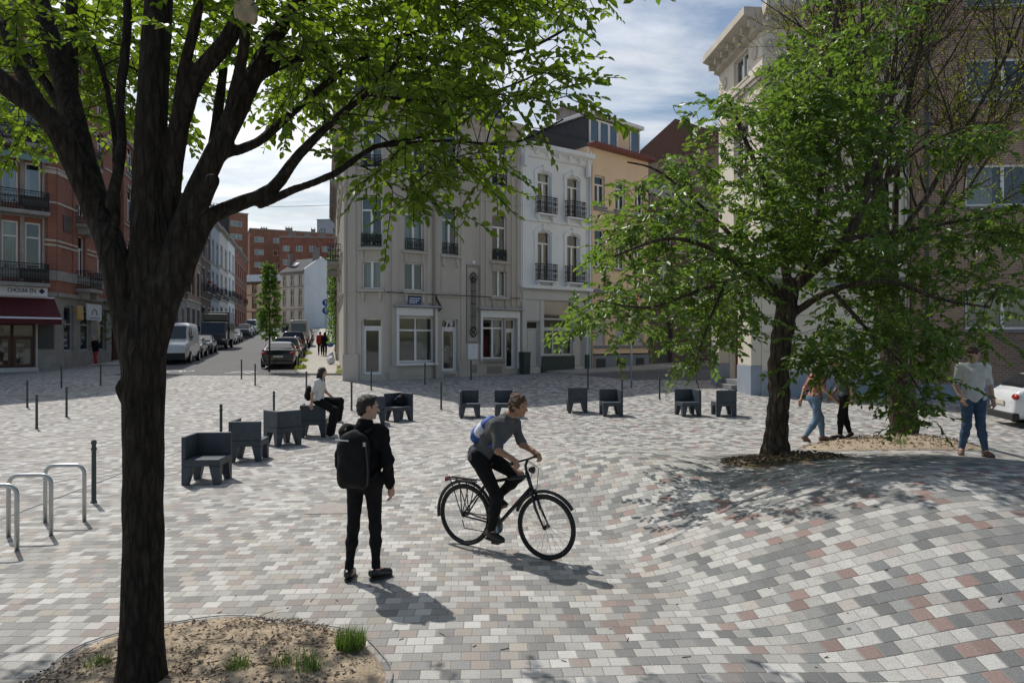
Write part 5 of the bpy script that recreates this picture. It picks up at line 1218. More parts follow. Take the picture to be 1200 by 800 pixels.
# ---- spreading dark elm on the mound
def mound_tree():
    x, y = 4.08, 10.6; g0 = gz(x, y); root = thing('deciduous_tree', 'broad dark green tree with drooping glossy foliage on the paved mound', 'tree', (x, y, g0)); T = Tree(); d = y
    T.limb([at(908, 545, d), at(908, 530, d), at(912, 480, d), at(914, 420, d), at(920, 370, d), at(925, 335, d)], .26, .19, 18, .08, .06, .3)
    pts, rs, n = T.tubes[0]
    for i, p in enumerate(pts): rs[i] = .155 + .09 * math.exp(-max(0, p.z - g0) / .25)
    L = T.limb
    L([at(925, 345, d), at(918, 300, d + .2), at(905, 240, d + .5), at(880, 180, d + .8), at(850, 110, d + 1.0)], .075, .025, 12, .1, .05)
    L([at(926, 340, d), at(960, 310, d - .2), at(990, 280, d - .4), at(1010, 240, d - .4), at(1025, 170, d - .2), at(1040, 80, d)], .09, .03, 12, .1, .05)
    L([at(922, 350, d), at(950, 300, d + .3), at(960, 240, d + .5), at(965, 160, d + .7), at(975, 60, d + .9), at(985, -40, d + 1.)], .075, .03, 12, .1, .05)
    L([at(918, 360, d), at(880, 320, d - .4), at(830, 290, d - .8), at(780, 280, d - 1.1), at(720, 300, d - 1.3)], .06, .016, 10, .1, .05)
    L([at(919, 350, d), at(870, 290, d + .3), at(820, 240, d + .5), at(770, 200, d + .6), at(735, 190, d + .7)], .055, .014, 10, .1, .05)
    L([at(880, 320, d - .4), at(820, 340, d - .9), at(760, 360, d - 1.2), at(700, 352, d - 1.4)], .04, .012, 8, .1, .05)
    L([at(926, 370, d), at(975, 340, d - .5), at(1040, 330, d - .9), at(1100, 350, d - 1.1), at(1160, 360, d - 1.2)], .06, .016, 10, .1, .05)
    L([at(990, 280, d - .4), at(1060, 270, d - .3), at(1120, 260, d - .2), at(1190, 250, d - .2)], .045, .012, 9, .1, .05)
    L([at(975, 340, d - .5), at(1020, 390, d - 1.0), at(1060, 430, d - 1.3), at(1090, 480, d - 1.5)], .035, .01, 8, .1, .05)
    L([at(850, 330, d - .6), at(830, 380, d - .9), at(815, 430, d - 1.1), at(822, 465, d - 1.2)], .03, .008, 7, .1, .05)
    L([at(1010, 240, d - .4), at(1070, 180, d - .2), at(1130, 150, d), at(1180, 150, d + .2)], .04, .01, 8, .1, .05)
    dense = region([(735, 215), (790, 170), (850, 110), (900, 85), (950, 60), (1020, 80), (1050, 150), (1040, 240), (1010, 300), (970, 330), (900, 340), (868, 385), (835, 430), (806, 440), (790, 405), (745, 378), (705, 372), (695, 345), (720, 330), (700, 285), (715, 255)], 1330, d - 1.4, d + 1.8, 70, 11, .33)
    rightm = region([(985, 330), (1010, 260), (1100, 240), (1190, 235), (1200, 300), (1190, 340), (1180, 390), (1120, 405), (1105, 455), (1085, 478), (1050, 440), (1005, 425), (965, 428), (950, 412), (915, 405), (905, 385), (950, 375)], 430, d - 1.7, d + 1.0, 26, 12, .4)
    low = region([(1000, 425), (1060, 420), (1112, 440), (1096, 512), (1062, 490), (1020, 462)], 48, d - 1.9, d - .6, 8, 13, .25) + region([(930, 410), (1000, 420), (1000, 455), (960, 452), (930, 440)], 22, d - 1.5, d - .5, 4, 19, .2)
    top = region([(900, 95), (940, 10), (960, -80), (1080, -80), (1075, 20), (1040, 110), (960, 80)], 140, d - 1.2, d + 1.6, 14, 14, .35)
    sprig = region([(782, 118), (800, 118), (850, 160), (840, 190), (800, 150)], 10, d - .6, d + .8, 0, 15) + region([(1060, 170), (1140, 145), (1190, 150), (1196, 165), (1120, 175), (1070, 200)], 40, d - 1, d + .6, 4, 16, .25) + region([(1080, 240), (1200, 225), (1240, 250), (1230, 285), (1080, 275)], 60, d - 1, d + .6, 6, 17, .3)
    leftt = region([(690, 330), (760, 290), (770, 330), (760, 400), (700, 395), (655, 360)], 40, d - 2, d, 5, 18, .25)
    Tt, Dr = T.grow(dense + rightm + low + top + sprig + leftt, .010, .03, .12)
    P, D, U, tw = sprays(Tt, Dr, 14, .095, .052, .44, .38, .74)
    T.tubes += [([Vector(p) for p in t], [.0035] * len(t), 3) for t in tw]
    T.build(mt['bark_pale'], root, box=((1.9, 8.9, .1), (6.9, 12.4, 5.2)), h=.021, k=.03); leaf_mesh('crown', P, mt['leaf_dark'], root, .098, .058, D, U)
mound_tree()
# ---- upright tree behind it with fine twigs just coming into leaf
def spring_tree():
    x, y = 8.05, 13.95; g0 = gz(x, y); root = thing('deciduous_tree', 'tall upright tree with a fan of fine twigs and sparse yellow green young leaves', 'tree', (x, y, g0)); T = Tree(); d = y; rnd = random.Random(8)
    T.limb([at(1060, 530, d), at(1060, 515, d), at(1056, 470, d), at(1044, 400, d), at(1038, 340, d), at(1034, 300, d)], .30, .22, 16, .1, .06, .4)
    tw = []
    def branch(a, dirv, ln, r, lev):
        pts = [Vector(a)]; dv = Vector(dirv).normalized(); n = max(4, int(ln / .25))
        for i in range(n):
            dv = (dv + Vector((rnd.gauss(0, .07), rnd.gauss(0, .07), rnd.gauss(.035, .05)))).normalized(); pts.append(pts[-1] + dv * ln / n)
        T.tubes.append((pts, [lerp(r, max(.004, r * .25), i / n) for i in range(n + 1)], 8 if lev == 0 else 5 if lev == 1 else 3))
        if lev == 3: tw.append(pts); return
        k = (11, 9, 5)[lev]
        for i in range(k):
            u = .22 + .78 * (i + rnd.random()) / k; j = min(n - 1, int(u * n)); p = pts[j].lerp(pts[j + 1], u * n - j)
            ax = dv.orthogonal(); ax.rotate(Matrix.Rotation(rnd.uniform(0, 6.28), 3, dv)); nd = (dv * 1.0 + ax * rnd.uniform(.45, .95) + Vector((0, 0, .25)))
            branch(p, nd, ln * rnd.uniform(.42, .62) * (1 - .4 * u), max(.005, r * .42 * (1 - .5 * u)), lev + 1)
        tw.append(pts[n // 2:])
    top = at(1036, 310, d)
    for px, py, dd, r in ((900, 60, .5, .07), (945, 0, -1.0, .07), (985, -60, 1., .085), (1030, -120, .2, .095), (1075, -100, -1., .08), (1110, -60, .9, .075), (1150, 0, -.6, .07), (1195, 60, .4, .06), (1240, 130, -.8, .05), (880, 160, -.8, .045), (1000, -20, 1.6, .07)):
        b = at(px, py, d + dd); dv = b - top; branch(top + Vector((rnd.uniform(-.08, .08), rnd.uniform(-.08, .08), rnd.uniform(-.5, .1))), dv + Vector((0, 0, -.6)), dv.length * 1.0, r, 0)
    P, D = [], []
    for pts in tw:
        for _ in range(2 if len(pts) < 8 else 4):
            j = rnd.randrange(len(pts) - 1); p = pts[j].lerp(pts[j + 1], rnd.random()); P.append(tuple(p + Vector((rnd.gauss(0, .02), rnd.gauss(0, .02), rnd.gauss(0, .02))))); D.append((rnd.gauss(0, 1), rnd.gauss(0, 1), rnd.gauss(-.2, .7)))
    T.build(mt['bark_pale'], root); leaf_mesh('crown', P, mt['leaf_spring'], root, .062, .036, np.array(D))
spring_tree()
def small_tree(name, label, x, y, h, rad, z0c, n, m, L, seed, tr=.05):
    rnd = random.Random(seed); g0 = gz(x, y); root = thing(name, label, 'tree', (x, y, g0)); T = Tree()
    T.limb([(x, y, g0 - .05), (x + .02, y, g0 + h * .4), (x - .02, y, g0 + h * .95)], tr, .012, 8, .3)
    tg = []
    for _ in range(n):
        u = rnd.random(); prof = rad * (math.sin(math.pi * min(1, (u * .93 + .07)) ** .75) ** .8) * (.8 + .3 * math.sin(u * 17 + seed)); a = rnd.uniform(0, 6.283); rr = prof * math.sqrt(rnd.random()); tg.append((x + rr * math.cos(a), y + rr * math.sin(a), g0 + lerp(z0c, h, u)))
    Tt, Dr = T.grow(tg, .006, .016, 0, .15); P, D, U, tw = sprays(Tt, Dr, 13, L, L * .6, .3, -.1, .3)
    T.build(mt['bark'], root); leaf_mesh('crown', P, mt[m], root, L, L * .62, D, U)
small_tree('street_tree', 'slim columnar young tree at the mouth of the street beside the black saloon', -12.55, 35.3, 5.5, .6, 1.75, 260, 'leaf_street', .13, 5)
small_tree('street_tree', 'small leafy tree by the side wall of the restaurant corner', -25.2, 43.0, 4.4, .8, 1.2, 70, 'leaf_dark', .11, 6, .04)
# climbing plants on the side of the cream house behind the grey one
def climber():
    P = []; rnd = random.Random(4)
    for _ in range(1500):
        y = rnd.uniform(44.3, 47.5); x = rp(y)[0] - rnd.uniform(.02, .6) ; z = gz(x, y) + 1.0 + 6.2 * rnd.random() ** .8
        if abs(math.sin(z * 1.7 + y)) > .25: P.append((x, y, z))
    root = thing('climbing_plant', 'green creeper on the house wall beside the pavement up the street', 'plant', (rp(45)[0], 45, gz(rp(45)[0], 45)))
    b = MB(); b.tube([(rp(45)[0] - .05, 45, gz(rp(45)[0], 45)), (rp(45.3)[0] - .05, 45.3, 4.5), (rp(45.8)[0] - .08, 45.8, 7.2)], .03, 6); b.build('stem', mt['bark'], root); leaf_mesh('foliage', P, mt['leaf_street'], root, .16, .11)
climber()

# ---- grass tufts, twigs and litter in the beds
def tuft(label, x, y, r, h, n, seed, grp=None):
    rnd = random.Random(seed); V, Fq = [], []
    for _ in range(n):
        a, rr = rnd.uniform(0, 6.283), r * math.sqrt(rnd.random()); bx, by = x + rr * math.cos(a), y + rr * math.sin(a); z = gz(bx, by) + .05; ln = h * rnd.uniform(.5, 1.1); w = .0035; b = rnd.uniform(0, 6.283); lean = rnd.uniform(.1, .7); dx, dy = math.cos(b), math.sin(b); k = len(V)
        for u in (0, .5, 1): ww = w * (1 - u * .85); px, py, pz = bx + dx * lean * ln * u * u, by + dy * lean * ln * u * u, z + ln * u * (1 - .3 * lean * u); V += [(px - dy * ww, py + dx * ww, pz), (px + dy * ww, py - dx * ww, pz)]
        Fq += [(k, k + 1, k + 3, k + 2), (k + 2, k + 3, k + 5, k + 4)]
    o = np_mesh('grass_tuft', V, Fq, mt['grass']); return tag(o, label, 'grass tuft', grp)
tuft('largest grass tuft near the right rim of the foreground bed', -1.19, 5.03, .11, .16, 420, 1)
tuft('grass tuft in the front middle of the foreground bed', -1.87, 4.66, .08, .13, 160, 2)
tuft('thin grass tuft between the larger tufts of the foreground bed', -1.58, 4.70, .07, .12, 110, 3)
tuft('sparse grass tuft nearest the viewer in the foreground bed', -1.40, 4.66, .09, .17, 130, 4)
tuft('grass tuft just left of the foreground trunk', -2.86, 4.72, .08, .10, 130, 5)
tuft('bright weed at the foot of the far tree', 7.0, 12.35, .14, .2, 90, 6)
def litter(name, label, bed, n, seed, m='twig'):
    rnd = random.Random(seed); mb = MB(); cx, cy, rx, ry = bed
    for _ in range(n):
        a, rr = rnd.uniform(0, 6.283), .92 * math.sqrt(rnd.random()); x, y = cx + rx * rr * math.cos(a), cy + ry * rr * math.sin(a); ln = rnd.choice((.02, .03, .05, .08, .2)) * rnd.uniform(.6, 1.3); b = rnd.uniform(0, 6.283); p = []
        for u in (0, .5, 1): px, py = x + math.cos(b) * ln * u + rnd.gauss(0, .06 * ln), y + math.sin(b) * ln * u + rnd.gauss(0, .06 * ln); p.append((px, py, gz(px, py) + .085 * (1 - rr ** 4) + .022))
        mb.tube(p, [.003, .0026, .0012] if ln > .07 else [.003, .006, .002], 4)
    return tag(mb.build(name, mt[m], None, fixn=False), label, 'litter', kind='stuff')
litter('twig_litter', 'twigs and bark chips scattered over the sandy foreground bed', BED1, 330, 1)
litter('twig_litter', 'twigs scattered over the dark bed on the mound', BED2, 90, 2)
litter('twig_litter', 'twigs scattered over the sandy bed of the far tree', BED3, 120, 3)
def paving_litter():
    rnd = random.Random(9); mb = MB()
    for _ in range(90):
        d = rnd.uniform(4.8, 11); x = rnd.uniform(-.55, .75) * d; ln = rnd.choice((.015, .02, .03, .04, .07)); b = rnd.uniform(0, 6.283); mb.tube([(x + math.cos(b) * ln * u, d + math.sin(b) * ln * u, gz(x + math.cos(b) * ln * u, d + math.sin(b) * ln * u) + .004) for u in (0, .5, 1)], .003, 4)
    tag(mb.build('fallen_twigs', mt['twig'], None, fixn=False), 'small twigs and bits fallen on the paving', 'litter', kind='stuff')
paving_litter()
def verge(label, pts, seed):
    rnd = random.Random(seed); V = []; 
    for x, y, r in pts:
        for _ in range(260): a, rr = rnd.uniform(0, 6.28), r * math.sqrt(rnd.random()); V.append((x + rr * .5 * math.cos(a), y + rr * math.sin(a), gz(x, y) + .1 + rnd.random() * .15))
    o = leaf_mesh('verge_weeds', V, mt['leaf_spring'], None, .12, .05); return tag(o, label, 'weeds', kind='stuff')
verge('yellow green weeds along the wall and kerb of the street pavement', [(-8.3, 34.0, .8), (-9.1, 37, .7), (-11.3, 36.5, .5), (-13.2, 43, .6), (-15.6, 52, .7)], 3)

def crumbs(label, bed, n, seed, m, smax=.014):
    rnd = random.Random(seed); cx, cy, rx, ry = bed; V, Fq = [], []
    base = np.array([(1, 0, 0), (-1, 0, 0), (0, 1, 0), (0, -1, 0), (0, 0, 1), (0, 0, -1)], float); fc = [(0, 2, 4), (2, 1, 4), (1, 3, 4), (3, 0, 4), (2, 0, 5), (1, 2, 5), (3, 1, 5), (0, 3, 5)]
    for i in range(n):
        a, rr = rnd.uniform(0, 6.283), .97 * math.sqrt(rnd.random()); x, y = cx + rx * rr * math.cos(a), cy + ry * rr * math.sin(a); s = smax * rnd.random() ** 2 + .003
        z = gz(x, y) + .012 + .07 * (1 - rr ** 4) + rnd.uniform(-.01, .012); k = len(V)
        V += [(x + p[0] * s * rnd.uniform(.6, 1.4), y + p[1] * s * rnd.uniform(.6, 1.4), z + p[2] * s * rnd.uniform(.5, 1.)) for p in base]; Fq += [[k + j for j in f] for f in fc]
    o = np_mesh('soil_crumbs', V, Fq, mt[m]); return tag(o, label, 'soil crumbs', kind='stuff')
crumbs('crumbs of dry earth lying over the foreground bed', BED1, 5200, 21, 'soil'); crumbs('dark clods and chips of bark over the foreground bed', BED1, 700, 22, 'twig', .009)
crumbs('crumbs of dark earth over the bed on the mound', BED2, 900, 23, 'soil_dark', .03); crumbs('crumbs of sandy earth over the bed of the far tree', BED3, 900, 24, 'soil', .03)
# ------------------------------------------------------------------ people
def unit(v): v = np.array(v, float); return v / (np.linalg.norm(v) + 1e-9)
def headframe(yaw, pitch, roll=0.):
    f = np.array([math.sin(yaw) * math.cos(pitch), math.cos(yaw) * math.cos(pitch), math.sin(pitch)]); r = unit(np.cross(f, (0, 0, 1))); u = np.cross(r, f); return r, f, u
def person(label, loc, yaw, J, fit, group=None, h=.0085, s=1.0, female=False):
    """J: joints in metres, facing +y; fit: clothing. One continuous body, clothing and hair as children."""
    J = {k: (np.array(v, float) if k not in ('face',) else v) for k, v in J.items()}
    root = thing('person', label, 'person', loc, yaw, group); Mw = np.array(ROOTM[root.name])
    allp = np.array([v for k, v in J.items() if k in ('pel', 'ch', 'hd') or (len(k) == 2 and k[1] in 'LR' and k[0] in 'sewhkat')]); lo, hi = allp.min(0) - .24, allp.max(0) + .24
    r_, f_, u_ = headframe(*J['face']); A = np.stack([r_, f_, u_], 1); hd = J['hd']
    us = unit(J['sR'] - J['sL']); uh = unit(J['hR'] - J['hL']); pel, ch = J['pel'], J['ch']; sp = unit(ch - pel); fw = unit(np.cross(sp, -us)) if True else None
    bm_ = .92 if female else 1.
    def torso(q, g, hem=None, k=.05):
        w = lerp(pel, ch, .42); c2 = lerp(pel, ch, .80)
        q.cone(pel - uh * .072, pel + uh * .072, .108 * (1.04 if female else 1) + g, None, k); q.cone(w - us * .055 * bm_, w + us * .055 * bm_, .098 * bm_ + g, None, k)
        q.cone(c2 - us * .082 * bm_, c2 + us * .082 * bm_, .112 * bm_ + g, None, k); q.cone(pel, w, .10 + g, .095 * bm_ + g, k); q.cone(w, c2, .095 * bm_ + g, .108 * bm_ + g, k)
        q.cone(J['sL'], J['sR'], .056 + g, None, k); q.cone(c2 - us * .06, J['sL'] - us * -.02, .08 * bm_ + g, .06 + g, k); q.cone(c2 + us * .06, J['sR'] - us * .02, .08 * bm_ + g, .06 + g, k)
        if female: q.cone(c2 + fw * .07 - us * .07 - sp * .05, c2 + fw * .07 + us * .07 - sp * .05, .06 + g, None, k)
        q.cone(ch + sp * .02, lerp(ch, hd, .55), .066 + g * .7, .055 + g * .5, .04)
    def arm(q, S, g, upto=1., k=.03):
        s0, e, w = J['s' + S], J['e' + S], J['w' + S]; t1 = min(1, upto * 2); q.cone(s0, lerp(s0, e, t1), .052 * bm_ + g, lerp(.052, .041, t1) * bm_ + g, k)
        if upto > .5: t2 = upto * 2 - 1; q.cone(e, lerp(e, w, t2), .042 * bm_ + g, lerp(.042, .030, t2) * bm_ + g, k)
    def leg(q, S, g, upto=1., k=.04, wide=0.):
        a, kn, an = J['h' + S], J['k' + S], J['a' + S]; q.cone(a, kn, .088 * bm_ + g, .056 + g + wide * .5, k); t = upto
        q.cone(kn, lerp(kn, an, .35), .054 + g + wide * .5, .053 + g + wide * .7, k); q.cone(lerp(kn, an, .35), lerp(kn, an, t), .053 + g + wide * .7, .036 + g + wide, k)
    def hand(q, S):
        e, w = J['e' + S], J['w' + S]; d = unit(J.get('d' + S, w - e)); n = unit(np.cross(d, (0, 0, 1))) if abs(d[2]) < .9 else np.array([1., 0, 0]); side = 1 if S == 'R' else -1
        n = unit(J['n' + S]) if 'n' + S in J else n; c = np.cross(n, d)     # n: palm normal, c: across the knuckles
        q.cone(w, w + d * .075, .028, .034, .02); q.ell(w + d * .06, (.014 + .010, .014 + .010, .03), None, .02)
        curl = J['curl'] if 'curl' in J else np.array([.5]); cu = float(curl[0]) if np.ndim(curl) else float(curl)
        for i, (o, L) in enumerate(((-.032, .070), (-.011, .080), (.011, .075), (.031, .058))):
            p = w + d * .085 + c * o; a1 = cu * .6
            for fr_ in (.45, .32, .23): dd = d * math.cos(a1) + n * math.sin(a1); p2 = p + dd * L * fr_; q.cone(p, p2, .0098, .0090, .006); p = p2; a1 += cu
        p = w + d * .03 + c * (-.034); dd = unit(d * .7 - c * .55 + n * .45); q.cone(p, p + dd * .045, .012, .011, .01); q.cone(p + dd * .045, p + dd * .045 + unit(d * .9 + n * .4) * .03, .011, .009, .006)
    # ---- body
    q = SDF(lo, hi, h); torso(q, -.006)
    q.ell(hd, (.074, .094, .112), A, .03); q.ell(hd + f_ * .022 - u_ * .062, (.052, .062, .058), A, .03); q.cone(hd + f_ * .088 - u_ * .004, hd + f_ * .112 - u_ * .034, .010, .014, .014)
    q.cone(hd + f_ * .082 + u_ * .022 - r_ * .03, hd + f_ * .082 + u_ * .022 + r_ * .03, .016, None, .02); q.ell(hd + f_ * .072 - u_ * .098, (.024, .02, .018), A, .02)
    q.cone(hd + f_ * .086 - u_ * .066 - r_ * .014, hd + f_ * .086 - u_ * .066 + r_ * .014, .009, None, .01)
    for sg in (-1, 1): q.ell(hd + r_ * sg * .077 - f_ * .008 - u_ * .012, (.010, .022, .034), A, .008)
    for S in 'LR': arm(q, S, -.002); hand(q, S); leg(q, S, -.004)
    for S in 'LR': q.cone(J['a' + S], J['t' + S], .04, .026, .03)
    V, Q = q.mesh(); V = V @ Mw[:3, :3].T + Mw[:3, 3]; np_mesh('body', V, Q, mt[fit.get('skin', 'skin')], root, True)
    def put(name, q, m, par=None): V, Q = q.mesh(); V = V @ Mw[:3, :3].T + Mw[:3, 3]; return np_mesh(name, V, Q, mt[m], par or root, True)
    # ---- eyes and mouth
    e = MB(Matrix(Mw.tolist()))
    for sg in (-1, 1): e.ell(hd + f_ * .082 + r_ * sg * .032 + u_ * .002, (.013, .011, .008), 8, 6)
    e.build('eyes', mt['hair_dark'], root, smooth=True)
    e = MB(Matrix(Mw.tolist())); e.tube([hd + f_ * .089 - u_ * .066 - r_ * .022, hd + f_ * .097 - u_ * .066, hd + f_ * .089 - u_ * .066 + r_ * .022], [.003, .0055, .003], 6); e.build('mouth', mt['coral_cloth'], root, smooth=True)
    # ---- clothing
    if 'top' in fit:
        g = fit.get('g', .014); q = SDF(lo, hi, h); torso(q, g)
        for S in 'LR': arm(q, S, g * (1.0 if fit.get('sleeve', .45) > .6 else .85), fit.get('sleeve', .45))
        q.ripple(fit.get('fold', .0035), 38, 1, .8)
        hem = pel - sp * fit.get('hem', .09); q.cut_plane(hem, -sp)
        nk = lerp(ch, hd, fit.get('neck', .42)); q.cut_plane(nk, unit(hd - ch + np.array([0, 0, .01])))
        put('shirt' if fit.get('sleeve', .45) < .6 else 'jacket', q, fit['top'])
        if fit.get('collar'):
            q = SDF(lo, hi, h); q.cone(ch + sp * .045, lerp(ch, hd, .5), .086, .072, .01); q.cut_plane(lerp(ch, hd, .5), unit(hd - ch)); put('collar', q, fit['top'])
    if 'legs' in fit:
        q = SDF(lo, hi, h); g = fit.get('lg', .010); wide = fit.get('wide', 0.)
        q.cone(pel - uh * .072, pel + uh * .072, .112 * (1.04 if female else 1) + .004, None, .05); q.cone(pel, lerp(pel, ch, .2), .108, .10, .04)
        for S in 'LR': leg(q, S, g, fit.get('length', .95), .04, wide)
        q.ripple(.0013, 30, 2, 1.6); q.cut_plane(lerp(pel, ch, .24), sp); put('trousers', q, fit['legs'])
    if fit.get('sock'):
        for S in 'LR':
            q = SDF(lo, hi, h); q.cone(lerp(J['k' + S], J['a' + S], .8), J['a' + S], .044, .042, .01); put('sock', q, fit['sock'])
    if 'shoe' in fit:
        for S in 'LR':
            q = SDF(lo, hi, min(h, .008)); a, t = J['a' + S], J['t' + S]; d = unit((t - a) * np.array([1, 1, 1.])); heel = a - d * .045
            low = np.array([0, 0, -1.]) if abs(d[2]) < .75 else unit(np.cross(np.cross(d, (0, 0, -1)), d))
            base = J['g' + S] if 'g' + S in J else None
            q.cone(a + low * .008, a + d * .02 + low * .02, .047, .046, .02); q.cone(heel + low * .035, t + low * .006, .040, .036, .02); q.cone(a + d * .05 + low * .012, t, .042, .034, .02); q.cut_plane(a + low * .075, low)
            so = put('shoe', q, fit['shoe'])
            q = SDF(lo, hi, min(h, .008)); q.cone(heel + low * .066, t + low * .036, .043, .040, .0); q.cut_plane(a + low * .090, low); q.cut_plane(a + low * .066, -low); put('sole', q, fit.get('sole', 'sole'), so)
    hair = fit.get('hair', 'short'); hm = fit.get('hairm', 'hair_dark'); q = SDF(lo, hi, h)
    if hair == 'short':
        q.ell(hd + u_ * .022 - f_ * .012, (.083, .098, .103), A, .0); q.ell(hd - f_ * .052 - u_ * .03, (.066, .05, .07), A, .02); q.cut_ell(hd + f_ * .098 - u_ * .055, (.10, .105, .125), A); q.ripple(.004, 90, 3); q.ell(hd + f_ * .05 + u_ * .092, (.06, .045, .026), A, .02)
        for sg in (-1, 1): q.cut_ell(hd + r_ * sg * .083 - u_ * .03, (.02, .03, .05), A)
    else:
        q.ell(hd + u_ * .014 - f_ * .014, (.086, .103, .112), A, .0); q.ell(hd - f_ * .05 - u_ * .03, (.072, .056, .085), A, .03)
        if hair == 'long':
            b = hd - f_ * .06 - u_ * .06
            for sx in (-.06, -.02, .02, .06): q.cone(b + r_ * sx, b + r_ * sx * 1.25 - f_ * .05 + np.array([0, 0, -.32]), .042, .026, .03)
            q.cone(hd + r_ * .07 - u_ * .03, hd + r_ * .085 + f_ * .03 + np.array([0, 0, -.30]), .03, .018, .02); q.cone(hd - r_ * .07 - u_ * .03, hd - r_ * .085 + f_ * .01 + np.array([0, 0, -.30]), .03, .018, .02)
        if hair == 'bun': q.ell(hd - f_ * .075 + u_ * .085, (.042, .042, .038), A, .02)
        q.cut_ell(hd + f_ * .103 - u_ * .04, (.072, .085, .108), A); q.ripple(.0055, 62, 3, 1.6)
    put('hair', q, hm)
    return root, Mw
STAND = dict(pel=(0, 0, .97), ch=(0, -.01, 1.43), hd=(0, .03, 1.665), face=(0, 0), sL=(-.178, -.01, 1.425), sR=(.178, -.01, 1.425), eL=(-.235, -.03, 1.14), eR=(.235, -.03, 1.14), wL=(-.245, .04, .905), wR=(.245, .04, .905),
             hL=(-.088, 0, .92), hR=(.088, 0, .92), kL=(-.098, .02, .50), kR=(.098, .02, .50), aL=(-.10, -.02, .095), aR=(.10, -.02, .095), tL=(-.115, .135, .045), tR=(.115, .135, .045), curl=.45, nL=(1, 0, 0), nR=(-1, 0, 0))
def soft_bag(name, label, cat, build, loc, yaw, m, group=None):
    q = build(); V, Q = q.mesh(); o = np_mesh(name, V, Q, mt[m], None, True); o.location = loc; o.rotation_euler = (0, 0, yaw); return o

# man in black in the foreground, seen from behind, head turned to the right
mx, my = -1.43, 6.62; J = dict(STAND); J.update(face=(R(58), R(-4)), hd=(.02, .03, 1.668), aL=(-.14, -.05, .095), tL=(-.16, .10, .045), kL=(-.112, .0, .50), aR=(.115, .0, .095), tR=(.205, .115, .045), kR=(.098, .03, .5), wR=(.262, .05, .90), eR=(.252, -.03, 1.15), eL=(-.262, -.01, 1.15), wL=(-.235, .10, .93), dR=(.05, .1, -1))
J.update(sL=(-.168, -.01, 1.425), sR=(.168, -.01, 1.425), eL=(-.242, -.01, 1.15), wL=(-.22, .10, .93), eR=(.236, -.03, 1.15), wR=(.246, .05, .90))
man, _ = person('man in black jacket and trousers standing with his back to us in the paved square', (mx, my, gz(mx, my) - .004), R(-7), J,
    dict(top='black_cloth', g=.014, sleeve=.97, hem=.10, fold=.009, collar=True, neck=.40, legs='black_soft', lg=.000, length=.9, sock='black_cloth', shoe='leather', hair='short', hairm='hair_dark', skin='skin'), h=.0075)
def pack():
    q = SDF((-.3, -.3, -.4), (.3, .3, .4), .009)
    for x in (-.09, .09):
        for z in (-.18, .12): q.ell((x * (1 if z < 0 else .8), -.01 - .015 * (z < 0), z), (.07, .065, .10), None, .10)
    q.ell((0, -.02, 0), (.155, .07, .265), None, .06); q.ell((0, -.075, -.08), (.13, .035, .15), None, .04); q.ripple(.0025, 26, 4); q.cone((-.02, .04, .25), (.02, .04, .25), .015, None, .02); return q
Wp = Matrix.Translation((mx, my, gz(mx, my))) @ Matrix.Rotation(R(-7), 4, 'Z')
bp = thing('backpack', 'large black backpack worn by the man standing in the foreground', 'backpack', tuple(Wp @ Vector((-.03, -.20, 1.20))), R(-7))
V, Q = pack().mesh(); Mb = np.array(ROOTM[bp.name]); np_mesh('bag_body', V @ Mb[:3, :3].T + Mb[:3, 3], Q, mt['black_nylon'], bp, True)
MM = ROOTM[bp.name]; b = MB(MM); b.tube([(-.155, -.07, .185), (-.09, -.094, .182), (-.02, -.098, .18)], .008, 5); b.build('reflective_strip', mt['white_nylon'], bp)
b = MB(MM); b.tube([(.14, -.085, .15), (.16, -.085, -.1), (.15, -.08, -.24)], .008, 5); b.build('zip', mt['iron'], bp)
b = MB(MM); b.box(.12, .145, -.105, -.085, .13, .165); b.build('buckle', mt['alloy'], bp)
for sg in (-1, 1):
    b = MB(MM); b.tube([(sg * .1, .03, .24), (sg * .125, .12, .262), (sg * .13, .22, .24), (sg * .135, .33, .18), (sg * .14, .345, .02), (sg * .19, .22, -.12), (sg * .15, .05, -.2)], .016, 6); b.build('strap', mt['black_nylon'], bp, smooth=True)

